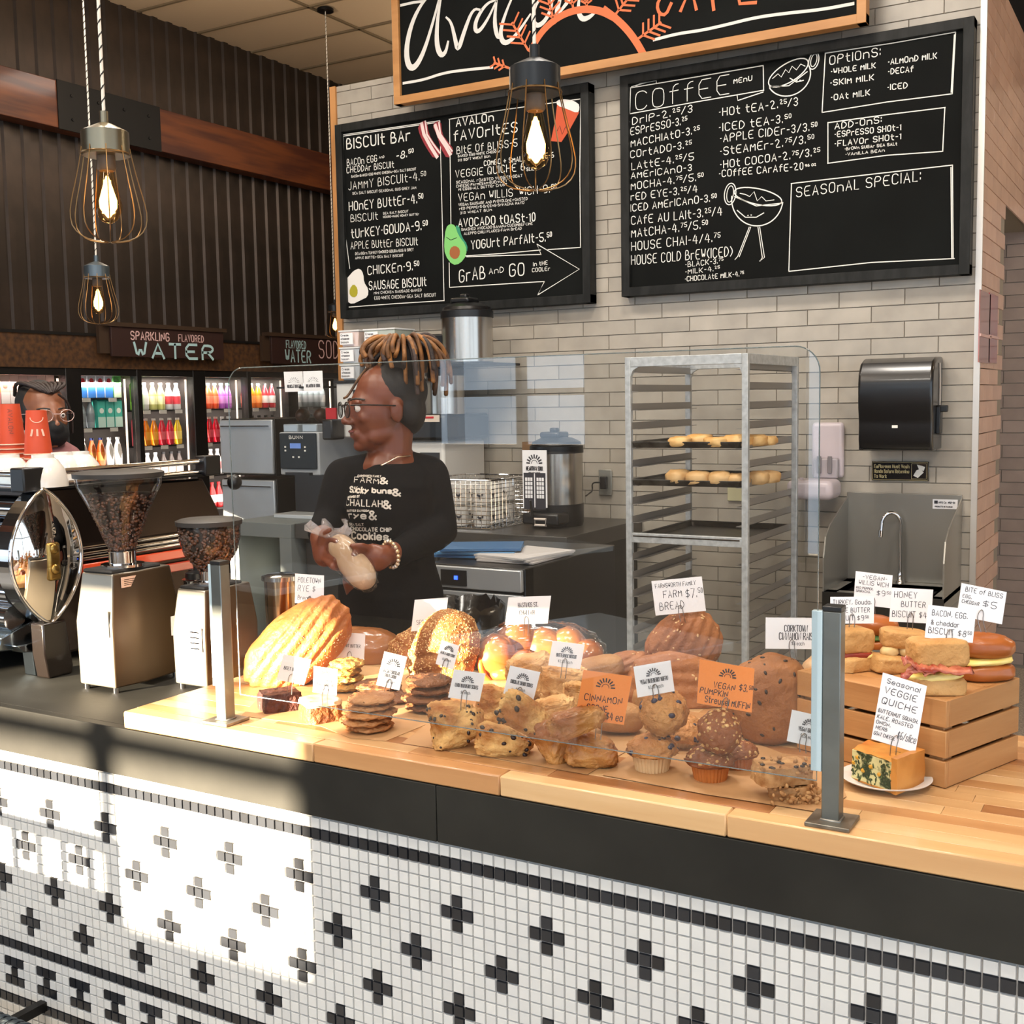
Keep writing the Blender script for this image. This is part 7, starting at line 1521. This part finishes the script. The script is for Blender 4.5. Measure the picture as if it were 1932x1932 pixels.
m.add(vs,[(i*(N+1)+j,(i+1)*(N+1)+j,(i+1)*(N+1)+j+1,i*(N+1)+j+1) for i in range(N) for j in range(N)]); tq=m.build('browned_top',QT,t,smooth=180)
m=MB(); random.seed(4); nrm=UP.cross((Bi-A_).normalized())*-1
for _ in range(90):
    u=random.random(); v=random.uniform(.08,.9); p=A_.lerp(Bi,u)+UP*(hq*v); ax=frame(Matrix.Rotation(random.uniform(-.5,.5),3,'Z')@nrm,V((random.uniform(-1,1),random.uniform(-1,1),random.uniform(-1,1)))); m.ell(p,(random.uniform(.002,.005),random.uniform(.001,.002),.001),Matrix(ax).transposed(),6,4)
m.build('kale_shreds',mat('kale','2E3A1E',.5,c2='4E5A30',sc=40,rnd=.3),t,kind='stuff',smooth=180)
m=MB()
for u,v in ((.15,.75),(.5,.6),(.72,.45),(.3,.4),(.06,.55)): p=A_.lerp(Bi,u)+UP*(hq*v); m.ell(p,(.004,.002,.0035),None,8,5)
m.build('squash_cubes',mat('squash','D49A2A',.4),t,kind='stuff',smooth=180)
# ================= PRICE CARDS =================
OCARD=mat('card_orange','F08C3E',.5); PRN=mat('print_grey','55555A',.6); 
def card(c,D,label,lines,logo=None,M=PAPER,foot=None,orange=False,ink=INK,wire=True,dD=0):
    TL,TR_,BR_,BL_=[at(*q,D) for q in c]; ctr=(TL+TR_+BR_+BL_)/4; u=((TR_-TL)+(BR_-BL_))/2; v=((TL-BL_)+(TR_-BR_))/2
    n=u.cross(v).normalized(); 
    if n.dot(CF)>0: n=-n
    o=MB(); h=-n*.0008; P=[ctr-u/2-v/2,ctr+u/2-v/2,ctr+u/2+v/2,ctr-u/2+v/2]
    o.add(P+[p+h for p in P],[(0,1,2,3),(7,6,5,4),(0,4,5,1),(1,5,6,2),(2,6,7,3),(3,7,4,0)])
    o=o.build('price_card',M); tag(o,label,'price card'); b=P[0]; U1=u.normalized(); V1=(v-U1*v.dot(U1)).normalized(); uv=lambda a,b_: b+u*a+v*b_
    m=MB(); m2=MB(); H_=v.length
    for L_ in lines:
        s,u0,v0,u1,hh=L_[:5]; wd=(L_[5] if len(L_)>5 else .0012)*(.95 if orange else .72); cur=not(len(L_)>6 and L_[6]=='p')
        (text)(m2 if not cur and not orange else m,s,uv(u0,v0),uv(u1,v0+(L_[7] if len(L_)>7 else 0)),hh*H_,wd,n,up=V1,curve=cur,off=.0004,jit=.0 if not cur else .25)
    if logo: sunlogo(m2,uv(logo[0],logo[1]),U1,V1,logo[2]*H_,n,.0009,.0005)
    if m.v: m.build('handwriting',ink,o)
    if m2.v: m2.build('printed_lettering',PRN if not orange else INK,o)
    if orange:
        m=MB(); e=.02; P2=[ctr-u*(.5+e)-v*(.5+e),ctr+u*(.5+e)-v*(.5+e),ctr+u*(.5+e)+v*(.5+e),ctr-u*(.5+e)+v*(.5+e)]; m.add([p-n*.0012 for p in P2],[(0,1,2,3)]); m.build('clear_sleeve',glassm('sleeve_%d'%int(D*100+ctr.x*10),(.99,.99,.99,1),1.45,.05,.5),o)
    if wire:
        bm=(P[0]+P[1])/2; f=at(*foot,D-.0) if foot else bm-V1*.03; s=.0045
        pts=sm([tuple(f-U1*s),tuple(bm-U1*s-n*-.0012),tuple(bm+V1*.012-U1*s+n*.0015),tuple(bm+V1*.018+n*.0015),tuple(bm+V1*.012+U1*s+n*.0015),tuple(bm+U1*s+n*.0012),tuple(f+U1*s)],2)
        MB().tube(pts,.0007,5).build('wire_clip',WIRE,o,smooth=60)
    return o
card([(557,1082),(611,1086),(611,1141),(556,1138)],2.50,'white handwritten card for the rye, above the big sunlit loaf',[('POLETOWN',.1,.72,.88,.17),('RYE $',.1,.42,.7,.2),('Bread',.1,.12,.52,.16)],foot=(590,1165))
card([(537,1234),(586,1245),(575,1292),(520,1283)],2.27,'blank looking sunlit white card standing in the brownie',[('BEET BROWNIE',.15,.45,.85,.12,.0014,'p')],foot=(546,1310))
card([(634,1192),(689,1196),(687,1245),(631,1242)],2.52,'sunlit white card above the cookie stack behind',[('PEANUT BUTTER',.15,.45,.85,.12,.0014,'p')],foot=(662,1256))
card([(592,1256),(637,1263),(635,1312),(590,1306)],2.17,'white printed card with sun emblem in the carrot cake',[('EAST AVENUE',.2,.44,.8,.10,.0014,'p'),('VEGAN CARROT CAKE',.12,.30,.88,.11,.0015,'p'),('$4.50 each',.25,.14,.8,.09,.0006)],(.5,.68,.22),foot=(613,1332))
card([(725,1231),(769,1237),(753,1305),(710,1290)],2.18,'tilted white card for the sea salt chocolate chunk cookies',[('SEA SALT CHOCOLATE',.14,.42,.86,.09,.0013,'p'),('CHUNK COOKIE',.24,.30,.76,.09,.0013,'p'),('$3.00 each',.3,.14,.75,.08,.0006)],(.5,.66,.2),foot=(724,1325))
card([(782,1130),(846,1129),(838,1185),(776,1193)],2.62,'sunlit blank looking card behind the sesame loaf',[('SESAME $8',.15,.2,.8,.14)],foot=(806,1215))
card([(833,1208),(867,1218),(855,1264),(822,1252)],2.24,'small tilted white card before the tall sesame loaf',[('OATMEAL RAISIN COOKIE',.1,.48,.9,.10,.0012,'p'),('$3.00 each',.28,.25,.75,.09,.0006)],(.5,.68,.2),foot=(835,1282))
card([(857,1263),(916,1271),(905,1324),(845,1316)],2.0,'white printed card for lemon blueberry scones',[('LEMON BLUEBERRY SCONES',.14,.42,.86,.12,.0014,'p'),('$4 each',.36,.2,.66,.10,.0007)],(.5,.62,.22),foot=(874,1345))
card([(962,1256),(1020,1268),(1006,1321),(950,1308)],1.95,'white printed card for chocolate cherry scones',[('CHOCOLATE CHERRY SCONES',.14,.42,.86,.12,.0014,'p'),('$4 each',.36,.2,.66,.10,.0007)],(.5,.62,.22),foot=(982,1338))
card([(960,1127),(1039,1124),(1034,1176),(952,1179)],2.50,'white card for the Hastings Street challah, catching the sun',[('HASTINGS ST.',.26,.62,.72,.16,.0018,'p'),('CHALLAH',.32,.34,.66,.16,.0018,'p')],foot=(992,1200),M=PAPER)
card([(1043,1208),(1103,1217),(1095,1262),(1034,1256)],2.18,'white printed card for buttermilk biscuits',[('BUTTERMILK BISCUIT',.2,.40,.82,.13,.0016,'p'),('$2.50 each',.28,.17,.72,.11,.0007)],(.5,.60,.24),foot=(1062,1280))
card([(1101,1264),(1193,1276),(1177,1368),(1085,1355)],1.87,'orange handwritten cinnamon scone card in a clear sleeve',[('CINNAMON',.12,.40,.88,.13,.0013),('SCONE',.2,.20,.62,.13,.0013),('$4 ea',.62,.06,.95,.15,.0013)],(.5,.70,.20),M=OCARD,orange=True,foot=(1128,1395))
card([(1195,1258),(1265,1246),(1273,1304),(1203,1316)],1.86,'white printed vegan blueberry muffin card',[('VEGAN BLUEBERRY MUFFIN',.13,.40,.87,.13,.0015,'p'),('$3.50 each',.32,.2,.72,.11,.0007)],(.5,.62,.24),foot=(1236,1334))
card([(1229,1096),(1324,1088),(1332,1152),(1237,1162)],2.36,'white handwritten farm bread card above the upright loaf',[('FARNSWORTH FAMILY',.06,.78,.86,.12,.0012),('FARM',.2,.48,.56,.20,.0016),('BREAD',.1,.14,.58,.22,.0016),('$7.^50',.64,.42,.96,.26,.0016)],foot=(1289,1175))
card([(1319,1243),(1425,1262),(1417,1344),(1316,1327)],1.81,'orange handwritten pumpkin streusel muffin card in a clear sleeve',[('VEGAN',.28,.42,.66,.13,.0012),('$3.^50',.74,.44,.97,.16,.0012),('PUMPKIN',.04,.25,.54,.13,.0012),('Streusel MUFFIN',.14,.06,.95,.14,.0012)],(.52,.70,.20),M=OCARD,orange=True,foot=(1365,1352))
card([(1443,1165),(1545,1166),(1541,1225),(1446,1224)],1.98,'white printed cinnamon raisin bread card beside the post',[('CORKTOWN',.36,.56,.80,.20,.0020,'p'),('CINNAMON RAISIN',.26,.30,.98,.22,.0020,'p'),('$8 each',.5,.12,.74,.12,.0008)],foot=(1498,1245))
card([(1494,1339),(1552,1352),(1541,1411),(1485,1398)],1.68,'white printed vegan granola bar card half behind the post',[('VEGAN GRANOLA',.3,.42,.98,.12,.0015,'p'),('$3.50 each',.4,.22,.86,.12,.0007)],(.62,.62,.22),foot=(1515,1420))
DC=Dz(1605,1230)
card([(1566,1127),(1650,1125),(1648,1177),(1567,1176)],Dz(1600,1262)-.01,'white card for turkey gouda apple butter biscuit, left of the group',[('TURKEY, Gouda,',.06,.72,.94,.17,.0011),('APPLE BUTTER',.06,.42,.9,.17,.0011),('BISCUIT $9^50',.06,.12,.86,.18,.0011)],foot=(1606,1188))
card([(1615,1077),(1684,1086),(1680,1147),(1610,1140)],Dz(1655,1225)+.04,'rearmost white card for the vegan sandwich, topmost of the group',[('-VEGAN-',.2,.80,.85,.12,.0011),('WILLIS WICH',.1,.62,.9,.13,.0011),('RED PEPPER,',.04,.48,.5,.07,.0009),('SRIRACHA',.04,.38,.42,.07,.0009),('$9^50',.6,.34,.96,.16,.0011)],foot=(1648,1165))
card([(1681,1109),(1762,1112),(1755,1177),(1679,1172)],Dz(1685,1266)+.01,'white honey butter biscuit card in the middle of the group',[('HONEY',.08,.72,.62,.18,.0012),('BUTTER',.26,.46,.84,.16,.0012),('BISCUIT $4',.06,.15,.88,.18,.0012)],foot=(1716,1192))
card([(1752,1142),(1841,1150),(1836,1214),(1744,1202)],Dz(1765,1305)-.005,'frontmost white card for bacon egg and cheddar biscuit',[('BACON, EGG,',.1,.70,.84,.17,.0012),('& cheddar',.1,.42,.68,.14,.0012),('BISCUIT $8^50',.06,.16,.94,.18,.0012)],foot=(1776,1218))
card([(1814,1101),(1900,1116),(1890,1179),(1806,1160)],Dz(1855,1280),'rightmost white card reading bite of bliss',[('BITE of BLISS',.1,.78,.92,.14,.0011),('EGG,',.06,.58,.26,.10,.0010),('CHEDDAR',.06,.42,.44,.10,.0010),('$5',.52,.42,.82,.20,.0012)],foot=(1857,1198))
card([(1666,1271),(1749,1292),(1727,1422),(1644,1392)],dep((A_+B_+C_)/3)-.005,'tall white handwritten veggie quiche card standing in the quiche',[('Seasonal',.12,.87,.86,.07,.0012),('VEGGIE',.1,.72,.82,.09,.0014),('QUICHE',.08,.56,.86,.09,.0014),('BUTTERNUT SQUASH,',.04,.42,.94,.055,.0011),('KALE, ROASTED',.04,.33,.84,.055,.0011),('ONION,',.04,.25,.36,.05,.0011),('HERB',.05,.17,.3,.05,.0011),('GOAT CHEESE',.03,.08,.5,.05,.0010),('$6/slice',.54,.12,.96,.11,.0012)],foot=(1684,1435))
# two blend cards hung on the bean hoppers
card([(535,701),(571,701),(573,738),(538,740)],dep(w(555,720,Y=4.915)),'small white card with coral sun, left of the pair on the hoppers',[('WILDCAT BLEND',.14,.2,.86,.14,.006,'p')],(.5,.45,.28),wire=False)
card([(572,700),(608,700),(610,737),(573,739)],dep(w(590,720,Y=4.915)),'small white card with black sun, right of the pair on the hoppers',[('HEARTH & SOUL',.14,.2,.86,.14,.006,'p')],(.5,.45,.28),wire=False)
